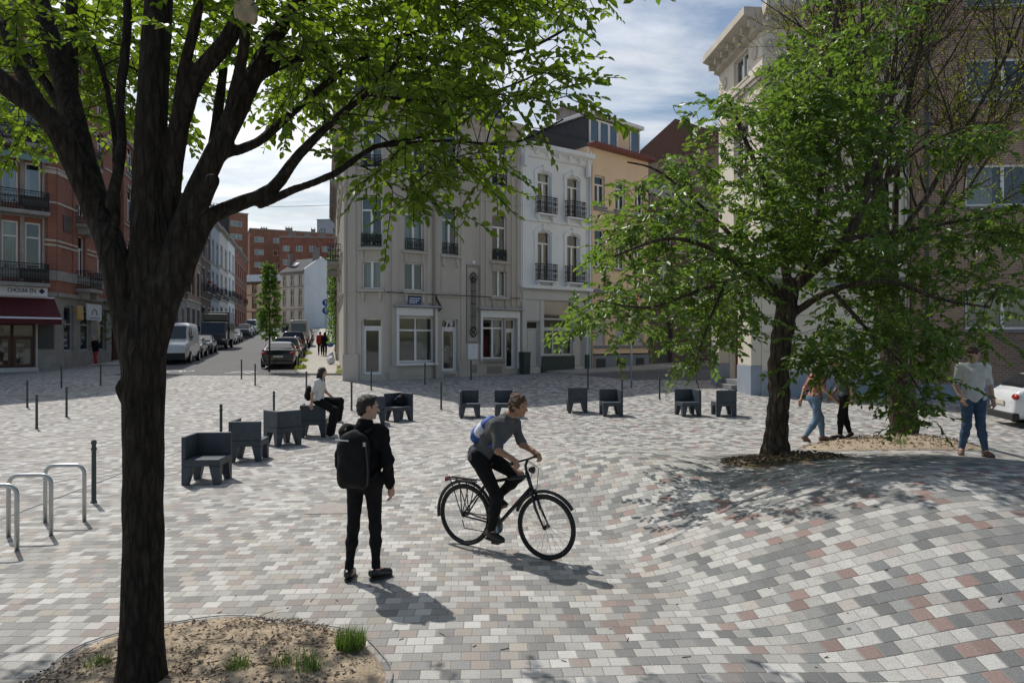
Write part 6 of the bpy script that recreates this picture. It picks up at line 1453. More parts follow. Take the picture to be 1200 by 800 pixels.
# cyclist: heading right and a little towards us
BR, BF = np.array([-.53, 7.73]), np.array([.36, 7.20]); byaw = math.atan2(*(BF - BR)[::-1]); bz = gz(-.1, 7.45)
def bicycle():
    root = thing('bicycle', 'black city bicycle with rear rack ridden across the square', 'bicycle', (*BR, gz(*BR)), byaw); M = ROOTM[root.name]; WB = float(np.linalg.norm(BF - BR)); wr = .345
    for cx in (0, WB):
        w = MB(M); w.tube([(cx + (wr - .02) * math.cos(t), 0, wr + (wr - .02) * math.sin(t)) for t in np.linspace(0, 2 * math.pi, 49)], .021, 8, cap=False); wo = w.build('wheel', mt['rubber'], root, smooth=True); wo['label'] = 'spoked wheel with black tyre'
        w = MB(M); w.tube([(cx + (wr - .045) * math.cos(t), 0, wr + (wr - .045) * math.sin(t)) for t in np.linspace(0, 2 * math.pi, 41)], .011, 6, cap=False); w.build('rim', mt['black_paint'], wo, smooth=True)
        w = MB(M)
        for k in range(28): a = 2 * math.pi * k / 28; s = .03 if k % 2 else -.03; w.tube([(cx + .02 * math.cos(a + .9), s, wr + .02 * math.sin(a + .9)), (cx + (wr - .045) * math.cos(a), 0, wr + (wr - .045) * math.sin(a))], .0016, 4)
        w.build('spokes', mt['alloy'], wo); w = MB(M); w.lathe([(.006, -.055), (.026, -.04), (.02, -.02), (.02, .02), (.026, .04), (.006, .055)], (cx, 0, wr), 12, 'y'); w.build('hub', mt['black_paint'], wo, smooth=True)
        w = MB(M); w.tube([(cx + (wr + .03) * math.cos(t), 0, wr + (wr + .03) * math.sin(t)) for t in np.linspace(R(20 if cx == 0 else 35), R(190 if cx == 0 else 160), 20)], .02, 6); w.build('mudguard', mt['black_paint'], root, smooth=True)
    bb = (.44, 0, .29); st = (.27, 0, .80); ht, hb = (.80, 0, .90), (.865, 0, .72)
    f = MB(M); f.tube([bb, st], .018, 10); f.tube([(.30, 0, .74), (.81, 0, .86)], .018, 10); f.tube([bb, (.855, 0, .74)], .022, 10); f.tube([ht, hb], .022, 10)
    for s in (-1, 1): f.tube([(0, s * .06, wr), (.41, s * .03, .30)], .011, 6); f.tube([(0, s * .06, wr), (.285, s * .02, .73)], .010, 6)
    f.build('frame', mt['black_paint'], root, smooth=True)
    f = MB(M); f.tube([hb, (.88, 0, .70)], .022, 8)
    for s in (-1, 1): f.tube([(.875, s * .035, .72), (.93, s * .05, .55), (WB, s * .055, wr)], [.017, .015, .010], 8)
    f.build('fork', mt['black_paint'], root, smooth=True)
    f = MB(M); f.tube([st, (.245, 0, .93)], .014, 8); f.build('seat_post', mt['alloy'], root, smooth=True)
    q = SDF((0, -.15, .85), (.5, .15, 1.05), .008); q.ell((.18, 0, .955), (.09, .078, .028), None, .03); q.cone((.2, 0, .957), (.36, 0, .955), .034, .02, .04); V, Q = q.mesh(); Mn = np.array(M); np_mesh('saddle', V @ Mn[:3, :3].T + Mn[:3, 3], Q, mt['leather'], root, True)
    f = MB(M); f.tube([ht, (.785, 0, .97), (.81, 0, 1.03)], .016, 8); f.tube([(.78, -.30, 1.03), (.80, -.16, 1.04), (.815, 0, 1.04), (.80, .16, 1.04), (.78, .30, 1.03)], .013, 8); hbo = f.build('handlebar', mt['black_paint'], root, smooth=True)
    for s in (-1, 1): f = MB(M); f.tube([(.78, s * .30, 1.03), (.79, s * .19, 1.038)], .018, 8); f.build('grip', mt['rubber'], hbo, smooth=True)
    f = MB(M); f.lathe([(.03, -.05), (.095, -.05), (.095, -.045), (.03, -.045)], bb, 20, 'y'); f.tube([(bb[0], -.06, bb[2]), (bb[0] + .06, -.075, bb[2] - .155)], .012, 6); f.tube([(bb[0], .06, bb[2]), (bb[0] - .06, .075, bb[2] + .155)], .012, 6); co = f.build('crankset', mt['alloy'], root)
    for s, dx, dz in ((-1, .06, -.155), (1, -.06, .155)): f = MB(M); f.box(bb[0] + dx - .045, bb[0] + dx + .045, s * .08 - .0, s * .08 + s * .09, bb[2] + dz - .012, bb[2] + dz + .012); f.build('pedal', mt['black_paint'], co)
    f = MB(M); f.tube([(bb[0], -.048, bb[2] + .09), (0, -.045, wr + .04)], .006, 4); f.tube([(bb[0], -.048, bb[2] - .09), (.02, -.045, wr - .14), (-.01, -.045, wr - .05)], .006, 4); f.build('chain', mt['iron'], root)
    f = MB(M)
    for s in (-1, 1): f.tube([(.2, s * .06, .74), (-.22, s * .06, .74)], .008, 6); f.tube([(0, s * .065, wr), (-.03, s * .062, .735)], .007, 6); f.tube([(0, s * .065, wr), (-.16, s * .062, .735)], .006, 6); f.tube([(0, s * .065, wr), (.1, s * .062, .735)], .006, 6)
    for x in (-.2, -.1, 0, .1): f.tube([(x, -.06, .74), (x, .06, .74)], .007, 5)
    f.box(-.2, .16, -.025, .025, .742, .752); f.build('rear_rack', mt['black_paint'], root)
    f = MB(M); f.box(-.26, -.235, -.04, .04, .70, .75); f.build('rear_light', mt['lens_red'], root, bevel=.006); f = MB(M); f.lathe([(.02, -.03), (.035, 0), (.038, .03), (.02, .035)], (.86, 0, .93), 10, 'x'); f.build('headlight', mt['black_paint'], root, smooth=True)
    f = MB(M); f.tube([(.82, .02, 1.02), (.93, .03, .95), (.90, .04, .7), (.93, .05, .5)], .004, 4); f.tube([(.82, -.02, 1.02), (.91, -.03, .98), (.86, -.02, .85)], .004, 4); f.build('brake_cable', mt['rubber'], root)
bicycle()
# the rider's frame: +y is the bicycle's forward direction, so x_local(bike) = y, left = -x
J = dict(pel=(0, .22, 1.045), ch=(0, .52, 1.42), hd=(.0, .70, 1.615), face=(R(4), R(-10)), sL=(-.172, .53, 1.405), sR=(.172, .53, 1.405), eL=(-.255, .60, 1.15), eR=(.255, .60, 1.15), wL=(-.245, .745, 1.085), wR=(.245, .745, 1.085), dL=(0, .75, -.5), dR=(0, .75, -.5), nL=(0, -.5, -.8), nR=(0, -.5, -.8), curl=.85,
         hL=(-.088, .24, 1.0), hR=(.088, .24, 1.0), kL=(-.115, .64, .83), kR=(.115, .50, .62), aL=(-.12, .35, .56), aR=(.12, .42, .235), tL=(-.125, .46, .475), tR=(.125, .56, .17))
person('cyclist with auburn hair tied in a bun leaning over the handlebar', (*BR, gz(-.1, 7.5)), byaw - math.pi / 2, J, dict(top='grey_cloth', g=.011, sleeve=.46, hem=.10, fold=.006, legs='black_soft', lg=.008, length=.96, shoe='leather', hair='bun', hairm='hair_brown', skin='skin_tan'), h=.0075)
Wc = Matrix.Translation((*BR, gz(-.1, 7.5))) @ Matrix.Rotation(byaw - math.pi / 2, 4, 'Z')
cb = thing('backpack', 'small blue and white backpack on the back of the cyclist', 'backpack', tuple(Wc @ Vector((0, .265, 1.315))), byaw - math.pi / 2)
MM = ROOTM[cb.name] @ Matrix.Rotation(R(-38), 4, 'X')
def small_pack(): q = SDF((-.25, -.2, -.3), (.25, .2, .3), .009); q.ell((0, 0, 0), (.14, .085, .2), None, .04); q.ell((0, -.03, -.08), (.12, .08, .11), None, .05); q.ripple(.004, 34, 2); return q
V, Q = small_pack().mesh(); Mn = np.array(MM); np_mesh('bag_body', V @ Mn[:3, :3].T + Mn[:3, 3], Q, mt['blue_cloth'], cb, True)
q = SDF((-.25, -.2, -.3), (.25, .2, .3), .009); q.ell((0, 0, 0), (.146, .091, .205), None, .04); q.cut_plane((0, 0, .07), unit((0, .15, 1))); q.cut_plane((0, 0, -.06), unit((.0, 0, -1))); V, Q = q.mesh(); np_mesh('white_panel', V @ Mn[:3, :3].T + Mn[:3, 3], Q, mt['white_nylon'], cb, True)
for sg in (-1, 1): b = MB(MM); b.tube([(sg * .09, .05, .17), (sg * .12, .16, .20), (sg * .135, .24, .12), (sg * .14, .22, -.02), (sg * .11, .08, -.16)], .013, 6); b.build('strap', mt['blue_cloth'], cb, smooth=True)

# woman leaning on the low wall of an anthracite seat
wx, wy = -4.62, 16.35; wz = gz(wx, wy)
J = dict(pel=(0, -.02, .90), ch=(0, .02, 1.34), hd=(.0, .08, 1.565), face=(R(8), R(-12)), sL=(-.155, .01, 1.335), sR=(.155, .01, 1.335), eL=(-.21, .10, 1.08), eR=(.22, -.10, 1.07), wL=(-.16, .30, .93), wR=(.22, -.12, .84), dR=(0, .1, -1), dL=(.1, .8, -.5),
         hL=(-.085, .02, .87), hR=(.085, .02, .87), kL=(-.10, .47, .86), kR=(.11, .40, .66), aL=(-.09, .42, .42), aR=(.11, .30, .10), tL=(-.09, .55, .33), tR=(.13, .46, .045), curl=.4)
person('woman with long dark hair in white T-shirt and wide black trousers perched on a seat', (wx, wy, wz), R(-90), J, dict(top='white_cloth', g=.016, sleeve=.36, hem=.02, legs='black_cloth', lg=.016, wide=.05, length=.93, shoe='shoe_white', sole='shoe_white', hair='long', hairm='hair_dark', skin='skin'), h=.011, female=True)
bq = small_pack(); V, Q = bq.mesh(); bo = np_mesh('backpack', V * .92, Q, mt['black_nylon'], None, True); bo.location = (wx - .24, wy - .02, wz + 1.07); bo.rotation_euler = (0, 0, R(-90)); tag(bo, 'small black backpack on the back of the woman in the white T-shirt', 'backpack')

# two walkers between the right hand trees
def walk(step=.34, lean=.0, look=-.3, hunch=0., armsw=.2):
    J = dict(STAND); J.update(hL=(-.085, .0, .92), hR=(.085, .0, .92), kL=(-.09, .24 * step / .34, .53), aL=(-.09, step * .85, .13), tL=(-.09, step * .85 + .15, .09), kR=(.09, -.02, .50), aR=(.09, -step, .16), tR=(.09, -step + .12, .055), ch=(0, .04 + lean, 1.42 - hunch), hd=(0, .12 + lean * 1.6, 1.64 - hunch * 1.6), face=(0, look), sL=(-.172, .03 + lean, 1.41 - hunch), sR=(.172, .03 + lean, 1.41 - hunch), eL=(-.225, -.08, 1.13), wL=(-.225, -.06 - armsw * .5, .90), eR=(.225, .06, 1.13), wR=(.22, .12 + armsw, .93)); return J
px, py = 6.25, 14.1; person('walker in coral top and blue jeans behind the branches of the mound tree', (px, py, gz(px, py)), R(-80), walk(.28, .02, -.5, .04), dict(top='coral_cloth', g=.008, hem=.0, legs='denim_pale', shoe='shoe_brown', hair='long', hairm='hair_brown', sleeve=.4), h=.011, female=True)
px, py = 6.7, 13.75; person('walker in grey T-shirt and slim black trousers looking down between the two right hand trees', (px, py, gz(px, py)), R(75), walk(.12, .05, -.9, .05, .06), dict(top='grey_cloth', legs='black_cloth', shoe='leather', hair='short', hairm='hair_brown', sleeve=.45, lg=.006), h=.011)
# man in a white T-shirt on the mound at the right edge
px, py = 7.43, 11.0; J = dict(STAND); J.update(face=(R(40), R(-35)), hd=(.03, .08, 1.65), eL=(-.25, -.03, 1.15), wL=(-.255, .07, .91), eR=(.25, -.02, 1.15), wR=(.22, .16, .95), dR=(-.15, .5, -.8), aL=(-.16, .04, .095), tL=(-.2, .19, .045), aR=(.15, -.06, .095), tR=(.2, .09, .045))
person('man in white T-shirt and blue jeans standing on the mound by the white hatchback', (px, py, gz(px, py)), R(165), J, dict(top='white_cloth', g=.015, sleeve=.44, hem=.10, fold=.005, legs='denim', shoe='shoe_brown', hair='short', hairm='hair_brown', skin='skin'), h=.010)
# people further off
px, py = -14.05, 50; person('pedestrian in red jacket and dark trousers walking up the street pavement', (px, py, gz(px, py) + .1), R(20), walk(.2, 0, 0), dict(top='red_cloth', g=.03, sleeve=.95, legs='black_soft', shoe='leather', hair='short'), h=.018)
px, py = -13.3, 48.5; person('pedestrian in black walking on the pavement beside the one in red', (px, py, gz(px, py) + .1), R(10), walk(.16, 0, 0), dict(top='black_cloth', g=.02, sleeve=.9, legs='black_cloth', shoe='leather', hair='long'), h=.018, female=True)
q = SDF((-.4, -.35, -.4), (.4, .35, .4), .02); q.ell((0, 0, 0), (.26, .17, .22), None, .03).ell((.1, .02, .05), (.16, .14, .14), None, .06).ripple(.012, 18, 1); V, Q = q.mesh(); o = np_mesh('shopping_bag', V, Q, mt['blue_cloth'], None, True); o.location = (px + .42, py - .1, gz(px, py) + 1.0); tag(o, 'bulging blue bag carried by the pedestrian in black', 'bag')
px, py = -24.15, 39.6; J = walk(.12, .02, -.3); J.update(eL=(-.24, .05, 1.15), wL=(-.1, .24, 1.12), eR=(.24, .05, 1.15), wR=(.1, .24, 1.12)); person('pedestrian in red trousers and dark jacket beside the restaurant corner', (px, py, gz(px, py)), R(150), J, dict(top='black_soft', g=.03, sleeve=.95, legs='red_cloth', shoe='shoe_white', hair='short', hairm='beige_cloth'), h=.016)
# ------------------------------------------------------------------ anthracite seats
def make_seat():
    S = .30; root = thing('seat', 'x', 'seat', (0, 0, 0), 0, 'anthracite seats set round the square'); b = MB(); t = .065
    b.box(-S, S, -S, S, .30, .415); b.build('seat_slab', mt['chair'], root, bevel=.013)
    b = MB(); b.box(-S, S, S - t, S, .416, .78); b.build('backrest', mt['chair'], root, bevel=.013)
    b = MB(); b.box(-S, -S + t, -S, S - t - .001, .416, .78); b.build('side_panel', mt['chair'], root, bevel=.013)
    for sx in (-1, 1):
        for sy in (-1, 1):
            b = MB(); o, ib, it = S - .002, S - .10, S - .17
            b.hexa([(sx * ib, sy * ib, 0), (sx * o, sy * ib, 0), (sx * o, sy * o, 0), (sx * ib, sy * o, 0)], [(sx * it, sy * it, .299), (sx * o, sy * it, .299), (sx * o, sy * o, .299), (sx * it, sy * o, .299)]); b.build('leg', mt['chair'], root, bevel=.006)
    return root
seat0 = make_seat()
SEATS = [(243, 10.98 + .25, 4, 'nearest anthracite seat, open towards us, left of the man in black'), (292, 13.3, 95, 'second anthracite seat of the left row, its closed back towards us'), (331, 15.25, 138, 'third anthracite seat of the left row, showing two closed sides'),
 (368, 16.62, 100, 'anthracite seat the woman in the white T-shirt perches on'), (438, 18.85, 100, 'anthracite seat just behind the head of the man in black'), (467, 19.5, -45, 'anthracite seat with a dark bag lying on it'),
 (550, 20.3, 8, 'anthracite seat left of the cyclist, open towards us'), (592, 20.3, -85, 'anthracite seat hidden in part behind the cyclist'), (676, 21.3, 180, 'anthracite seat in the middle with its plain back towards us'), (716, 20.6, -85, 'anthracite seat open to us just right of the plain backed one'),
 (806, 20.6, -80, 'anthracite seat partly under the hanging leaves of the mound tree'), (848, 20.6, 180, 'rightmost anthracite seat beside the trunk of the mound tree')]
for i, (px, d, yw, lab) in enumerate(SEATS):
    o = seat0 if i == 0 else copy_tree(seat0); x = (px - 600) / F_PX * d; o.location = (x, d, gz(x, d) - .004); o.rotation_euler = (0, 0, R(yw)); o['label'] = lab
q = SDF((-.3, -.2, -.3), (.3, .2, .3), .012); q.ell((0, 0, -.03), (.17, .10, .15), None, .03).ell((.05, .02, .06), (.10, .07, .12), None, .05).ripple(.01, 22, 3); V, Q = q.mesh(); x = (467 - 600) / F_PX * 19.5; o = np_mesh('shoulder_bag', V, Q, mt['black_nylon'], None, True); o.location = (x + .02, 19.56, gz(x, 19.5) + .57); tag(o, 'dark slouched bag lying on an anthracite seat', 'bag')
# ------------------------------------------------------------------ bollards
def make_bollard():
    b = MB(); b.lathe([(.044, -.05), (.044, .02), (.032, .03), (.030, .74), (.038, .75), (.038, .78), (.029, .79), (.029, .83), (.037, .845), (.037, .875), (.022, .895)], (0, 0, 0), 12); return b.build('bollard', mt['green_metal'], None, smooth=True)
bol0 = make_bollard(); bol0.modifiers.new('e', 'EDGE_SPLIT')
BOL = [(110, 9.75, 'nearest dark green bollard by the bicycle racks'), (43, 17.9, 'dark green bollard in the sun at the far left'), (32, 22.3, 'dark green bollard at the edge of the left shade'), (78, 20.3, 'dark green bollard left of the foreground trunk at the shade edge'), (72, 27.5, 'dark green bollard in the shade before the restaurant'), (118, 28.2, 'dark green bollard in front of the red brick side wall'),
 (259, 15.3, 'dark green bollard behind the second seat of the left row'), (321, 18.9, 'dark green bollard behind the third seat of the left row'), (283, 30.8, 'left bollard of the pair at the street mouth'), (299, 28.3, 'right bollard of the pair at the street mouth'), (359, 25.3, 'dark green bollard beside the woman on the seat'), (412, 21.6, 'dark green bollard just beside the head of the man in black'),
 (435, 26.8, 'dark green bollard before the glass door of the grey house'), (498, 28.6, 'dark green bollard below the shop window of the grey house'), (517, 21.8, 'dark green bollard at the shade edge left of the cyclist'), (552, 30.2, 'dark green bollard below the notice board of the grey house'), (689, 27.0, 'dark green bollard before the white house'), (729, 22.6, 'dark green bollard behind the open seat in the middle'), (773, 24.2, 'dark green bollard left of the hanging leaves')]
for i, (px, d, lab) in enumerate(BOL):
    o = bol0 if i == 0 else bol0.copy()
    if i: col.objects.link(o)
    x = (px - 600) / F_PX * d; o.location = (x, d, gz(x, d)); o['label'] = lab; o['category'] = 'bollard'; o['group'] = 'green bollards round the square'
# ------------------------------------------------------------------ bicycle racks
def make_rack():
    b = MB(); w, h, r = .235, .72, .11; pts = [(-w, 0, -.05), (-w, 0, h - r)] + [(-w + r - r * math.cos(t), 0, h - r + r * math.sin(t)) for t in np.linspace(.2, math.pi / 2, 6)] + [(w - r + r * math.sin(t), 0, h - r + r * math.cos(t)) for t in np.linspace(0, math.pi / 2, 7)] + [(w, 0, -.05)]; b.tube(pts, .024, 12); return b.build('bicycle_rack', mt['galv'], None, smooth=True)
rk0 = make_rack()
for i, (px, d, lab) in enumerate([(76, 8.72, 'farthest of the three steel hoops, beside the bollard'), (35, 8.08, 'middle steel hoop of the bicycle rack row'), (-7, 7.5, 'steel hoop cut by the left edge of the view')]):
    o = rk0 if i == 0 else rk0.copy()
    if i: col.objects.link(o)
    x = (px - 600) / F_PX * d; o.location = (x, d, gz(x, d)); o.rotation_euler = (0, 0, R(6)); tag(o, lab, 'bicycle rack', 'steel hoops for bicycles')
# ------------------------------------------------------------------ signs, planters, sacks, cables
def traffic_signs():
    x, y = -18.8, 69.; g = gz(x, y); r = thing('traffic_sign', 'pole with two round blue traffic signs far up the street', 'sign', (x, y, g)); M = ROOTM[r.name]
    b = MB(M); b.tube([(0, 0, 0), (0, 0, 4.4)], .05, 8); b.build('pole', mt['galv'], r)
    for z in (4.3, 3.5):
        b = MB(M); b.lathe([(.01, -.09), (.36, -.09), (.36, -.06), (.01, -.06)], (0, 0, z), 20, 'y'); d = b.build('sign_disc', mt['traffic_blue'], r); b = MB(M)
        b.box(-.04, .04, -.10, -.092, z - .22, z + .12); b.prism([(-.15, z + .08), (.15, z + .08), (0, z + .26)], -.10, -.092); b.build('arrow', mt['sign_white'], d)
traffic_signs()
def red_sign():
    x, y = 4.81, 27.5; g = gz(x, y); r = thing('traffic_sign', 'grey pole with a red edged round sign before the apricot house', 'sign', (x, y, g)); M = ROOTM[r.name]
    b = MB(M); b.tube([(0, 0, -.05), (0, 0, 3.9)], .042, 10); b.build('pole', mt['galv'], r, smooth=True); b = MB(M); b.lathe([(.005, -.07), (.3, -.07), (.3, -.045), (.005, -.045)], (0, 0, 3.65), 22, 'y'); d = b.build('sign_disc', mt['traffic_red'], r); b = MB(M); b.box(-.2, .2, -.078, -.071, 3.6, 3.7); b.build('sign_bar', mt['sign_white'], d)
red_sign()
def planter(label, t, yoff, w, h):
    p = f2.M @ Vector((t, yoff, 0)); g = gz(p.x, p.y); r = thing('planter', label, 'planter', (p.x, p.y, g), f2.yaw); M = ROOTM[r.name]; b = MB(M); b.hexa([(-w * .45, -w * .45, 0), (w * .45, -w * .45, 0), (w * .45, w * .45, 0), (-w * .45, w * .45, 0)], [(-w / 2, -w / 2, h), (w / 2, -w / 2, h), (w / 2, w / 2, h), (-w / 2, w / 2, h)]); b.build('tub', mt['green_metal'], r, bevel=.015); b = MB(M); b.box(-w / 2 - .02, w / 2 + .02, -w / 2 - .02, w / 2 + .02, h + .001, h + .05); b.build('rim', mt['green_metal'], r, bevel=.01)
planter('tall dark green tub standing between the grey and the white house', 7.42, -.35, .42, 1.05)
def sacks():
    rnd = random.Random(2)
    for i, (dx, dy, s, lab) in enumerate([(-.45, 0, .27, 'largest pale rubbish sack by the wall of the street pavement'), (-.5, 1.0, .24, 'pale rubbish sack just behind the largest one on the street pavement'), (-.42, 5.5, .25, 'pale rubbish sack standing alone further up the pavement')]):
        x, y = rp(40 + dy)[0] + dx + .35, 40 + dy; q = SDF((-.6, -.6, -.1), (.6, .6, 1.0), .03); q.ell((0, 0, s * .8), (s * .8, s * .75, s * .85), None, .05).cone((0, 0, s * 1.3), (.05, 0, s * 1.75), .1, .06, .1).ripple(.02, 14, i); V, Q = q.mesh(); o = np_mesh('rubbish_sack', V, Q, mt['bag_plastic'], None, True); o.location = (x - .3, y, gz(x, y) + .1); tag(o, lab, 'rubbish sack', 'rubbish sacks on the street pavement')
sacks()
def cable():
    a, b = Vector((-28.0, 52, 13.6)), Vector((rp(50)[0], 50, 12.3)); p = [a.lerp(b, t) - Vector((0, 0, .5 * math.sin(math.pi * t))) for t in np.linspace(0, 1, 17)]; m = MB(); m.tube(p, .02, 5); tag(m.build('overhead_cable', mt['galv'], None, fixn=False), 'thin cable slung across the street between the house fronts', 'cable')
cable()
# ------------------------------------------------------------------ vehicles
PROF = {
 'hatch': ([(.5, .40), (.485, .54), (.40, .60), (.24, .655), (.02, .965), (-.12, 1.), (-.34, .965), (-.445, .70), (-.485, .64), (-.5, .42)], [(.5, .38), (.485, .50), (.24, .615), (-.445, .66), (-.485, .60), (-.5, .40)], (.25, .03), (-.335, -.45)),
 'saloon': ([(.5, .40), (.485, .54), (.36, .61), (.20, .66), (.02, .97), (-.10, 1.), (-.24, .955), (-.385, .715), (-.475, .69), (-.5, .46)], [(.5, .38), (.485, .50), (.20, .63), (-.385, .66), (-.475, .63), (-.5, .44)], (.21, .03), (-.235, -.385)),
 'suv': ([(.5, .42), (.485, .56), (.38, .60), (.25, .64), (.09, .965), (-.05, 1.), (-.40, .985), (-.475, .66), (-.49, .60), (-.5, .40)], [(.5, .40), (.485, .52), (.25, .60), (-.475, .62), (-.49, .56), (-.5, .38)], (.255, .10), (-.405, -.475)),
 'van': ([(.5, .30), (.485, .44), (.40, .52), (.36, .55), (.23, .95), (.14, 1.), (-.46, 1.), (-.488, .97), (-.496, .5), (-.5, .28)], [(.5, .28), (.485, .40), (.36, .50), (-.46, .52), (-.488, .52), (-.496, .48), (-.5, .26)], (.365, .235), None)}
def car(name, label, cat, x, y, yaw, L, W, H, kind, color, z=None, group=None, plate_rear=True, white_top=False):
    zz = gz(x, y) + .012 if z is None else z; root = thing(name, label, cat, (x, y, zz), yaw, group); M = ROOTM[root.name]; ptop, pbelt, ws, rw = PROF[kind]
    X = np.unique(np.concatenate([np.linspace(-.5, .5, 29), [p[0] for p in ptop]])); top = lambda u: np.interp(u, [p[0] for p in ptop[::-1]], [p[1] for p in ptop[::-1]]) * H; belt = lambda u: np.interp(u, [p[0] for p in pbelt[::-1]], [p[1] for p in pbelt[::-1]]) * H
    hw = lambda u: W / 2 * (1 - .16 * max(0, (abs(u) - .36) / .14) ** 2); roofw = .84 if kind == 'van' else .74; clr = .19 if kind != 'suv' else .24
    def sec(u):
        w, zt, zb = hw(u), top(u), belt(u); zb = min(zb, zt - .015); cab = min(1, max(0, (zt - zb - .02) / (.25 * H))); wr = w * lerp(.93, roofw, cab)
        return [(w * .80, clr), (w * .95, clr + .10), (w, lerp(clr, zb, .55)), (w * .985, zb - .03), (w * .955, zb), (lerp(w * .955, wr, .93), lerp(zb, zt, .90)), (wr * .90, zt - .012), (wr * .5, zt), (0, zt + .01)]
    b = MB(M); n = 17; vs, fs = [], []
    for u in X:
        s = sec(u); vs += [(u * L, y_, z_) for y_, z_ in s] + [(u * L, -y_, z_) for y_, z_ in s[-2::-1]]
    for i in range(len(X) - 1):
        for k in range(n - 1): fs.append((i * n + k, i * n + k + 1, (i + 1) * n + k + 1, (i + 1) * n + k))
        fs.append((i * n + n - 1, i * n, (i + 1) * n, (i + 1) * n + n - 1))
    fs += [list(range(n - 1, -1, -1)), list(range((len(X) - 1) * n, len(X) * n))]; b.add(vs, fs); bo = b.build('body', mt[color], root, smooth=True); m_ = bo.modifiers.new('s', 'SUBSURF'); m_.levels = m_.render_levels = 1
    def sidept(u, t, s, off=.014): sc = sec(u); y_, z_ = lerp(sc[4][0], sc[5][0], t), lerp(sc[4][1], sc[5][1], t); return (u * L, s * (y_ + off), z_)
    if kind != 'van': wins = [(.0 if kind != 'suv' else .06, -.16), (-.18, -.36 if kind == 'hatch' else -.29 if kind == 'saloon' else -.42)]; f0_ = ws[0] - .06
    else: wins = [(.30, .12)]; f0_ = .30
    for s in (-1, 1):
        for i, (ua, ub) in enumerate(wins):
            g = MB(M); us = np.linspace(ua, ub, 5)
            for u, v in zip(us, us[1:]): g.quad(sidept(u, .12, s), sidept(v, .12, s), sidept(v, .9, s), sidept(u, .9, s))
            if i == 0 and kind != 'van': g.add([sidept(ua, .12, s), sidept(ua, .9, s), sidept(f0_, .12, s)], [(0, 1, 2)])
            g.build('side_window', mt['car_glass'], root, fixn=False)
    def slope(ua, ub, name):
        g = MB(M); a, c = (ua * L, top(ua)), (ub * L, top(ub)); d = Vector((c[0] - a[0], 0, c[1] - a[1])); nrm = Vector((-d.z, 0, d.x)).normalized(); nrm = nrm if nrm.z > 0 else -nrm
        for t0, t1 in ((.12, .5), (.5, .92)):
            r = []
            for t, sg in ((t0, 1), (t0, -1), (t1, -1), (t1, 1)):
                u = lerp(ua, ub, t); wy_ = sec(u)[6][0] * .95 if t > .3 else sec(u)[6][0] * .98; p = Vector((lerp(a[0], c[0], t), sg * wy_, lerp(a[1], c[1], t))) + nrm * .02; r.append(p)
            g.quad(*r)
        g.build(name, mt['car_glass'], root, fixn=False)
    slope(*ws, 'windscreen')
    if rw: slope(rw[1], rw[0], 'rear_window')
    else:
        g = MB(M); xe = -.4975 * L - .012; g.quad((xe, -W * .34, H * .55), (xe, W * .34, H * .55), (xe + .05, W * .32, H * .86), (xe + .05, -W * .32, H * .86)); g.build('rear_window', mt['car_glass'], root, fixn=False)
    r = H * .215 if kind not in ('van',) else .34
    for ux in (.31, -.30):
        for s in (-1, 1):
            a = MB(M); a.lathe([(.01, -.01), (r * 1.16, -.01), (r * 1.16, .012), (.01, .012)], (ux * L, s * (W / 2 - .004), r * 1.03), 20, 'y'); a.build('wheel_arch', mt['car_trim'], root)
            t = MB(M); t.lathe([(r * .62, -.10), (r * .94, -.10), (r, -.06), (r, .06), (r * .94, .10), (r * .62, .10)], (ux * L, s * (W / 2 - .065), r), 20, 'y'); w = t.build('wheel', mt['rubber'], root, smooth=True); q = MB(M); q.lathe([(.01, -.102), (r * .66, -.104), (r * .66, .104), (.01, .102)], (ux * L, s * (W / 2 - .065), r), 12, 'y'); q.build('rim', mt['alloy'], w)
    for s in (-1, 1):
        q = MB(M); zl = H * (.56 if kind != 'van' else .34); q.ell((-L * .482, s * W * .40, zl), (.07, .16, H * .055 if kind != 'van' else .22), 10, 6); q.build('tail_light', mt['lens_red'], root, smooth=True)
        q = MB(M); q.ell((L * .478, s * W * .38, H * (.46 if kind != 'van' else .37)), (.09, .17, .085), 10, 6); q.build('headlight', mt['lens_clear'], root, smooth=True)
        q = MB(M); q.ell((ws[0] * L - .28, s * (W / 2 + .07), H * .65), (.06, .1, .06), 8, 6); q.build('mirror', mt[color if not kind == 'van' else 'car_trim'], root, smooth=True)
    q = MB(M); q.box(-L / 2 - .025, -L / 2 + .15, -W * .44, W * .44, clr, H * .27); q.build('rear_bumper', mt['car_trim' if kind in ('suv', 'van', 'hatch') else color], root, bevel=.04); q = MB(M); q.box(L / 2 - .15, L / 2 + .025, -W * .42, W * .42, clr, H * .25); q.build('front_bumper', mt['car_trim'], root, bevel=.04)
    q = MB(M); q.box(-L / 2 - .03, -L / 2 - .0, -.26, .26, H * .40, H * .40 + .11); q.build('number_plate', mt['plate'], root)
    if white_top:
        for s in (-1, 1): q = MB(M); q.tube([(.06 * L, s * W * .33, H + .0), (.02 * L, s * W * .33, H + .06), (-.34 * L, s * W * .33, H + .05), (-.38 * L, s * W * .33, H - .02)], .02, 6); q.build('roof_rail', mt['alloy'], root)
    return root
SY = math.atan2(1, -.27)                          # the street's own direction
def rcar(dy, off=1.15): return kerbR(dy)[0] - off
GR, GL = 'cars parked along the right kerb', 'cars parked along the left kerb'
car('parked_car', 'black saloon with red tail lights parked first at the mouth of the street', 'car', rcar(39.4), 39.4, SY, 4.6, 1.82, 1.44, 'saloon', 'car_black', group=GR)
car('parked_car', 'dark estate with roof rails parked behind the first black saloon', 'car', rcar(45.2), 45.2, SY, 4.5, 1.8, 1.55, 'suv', 'car_grey', group=GR, white_top=True)
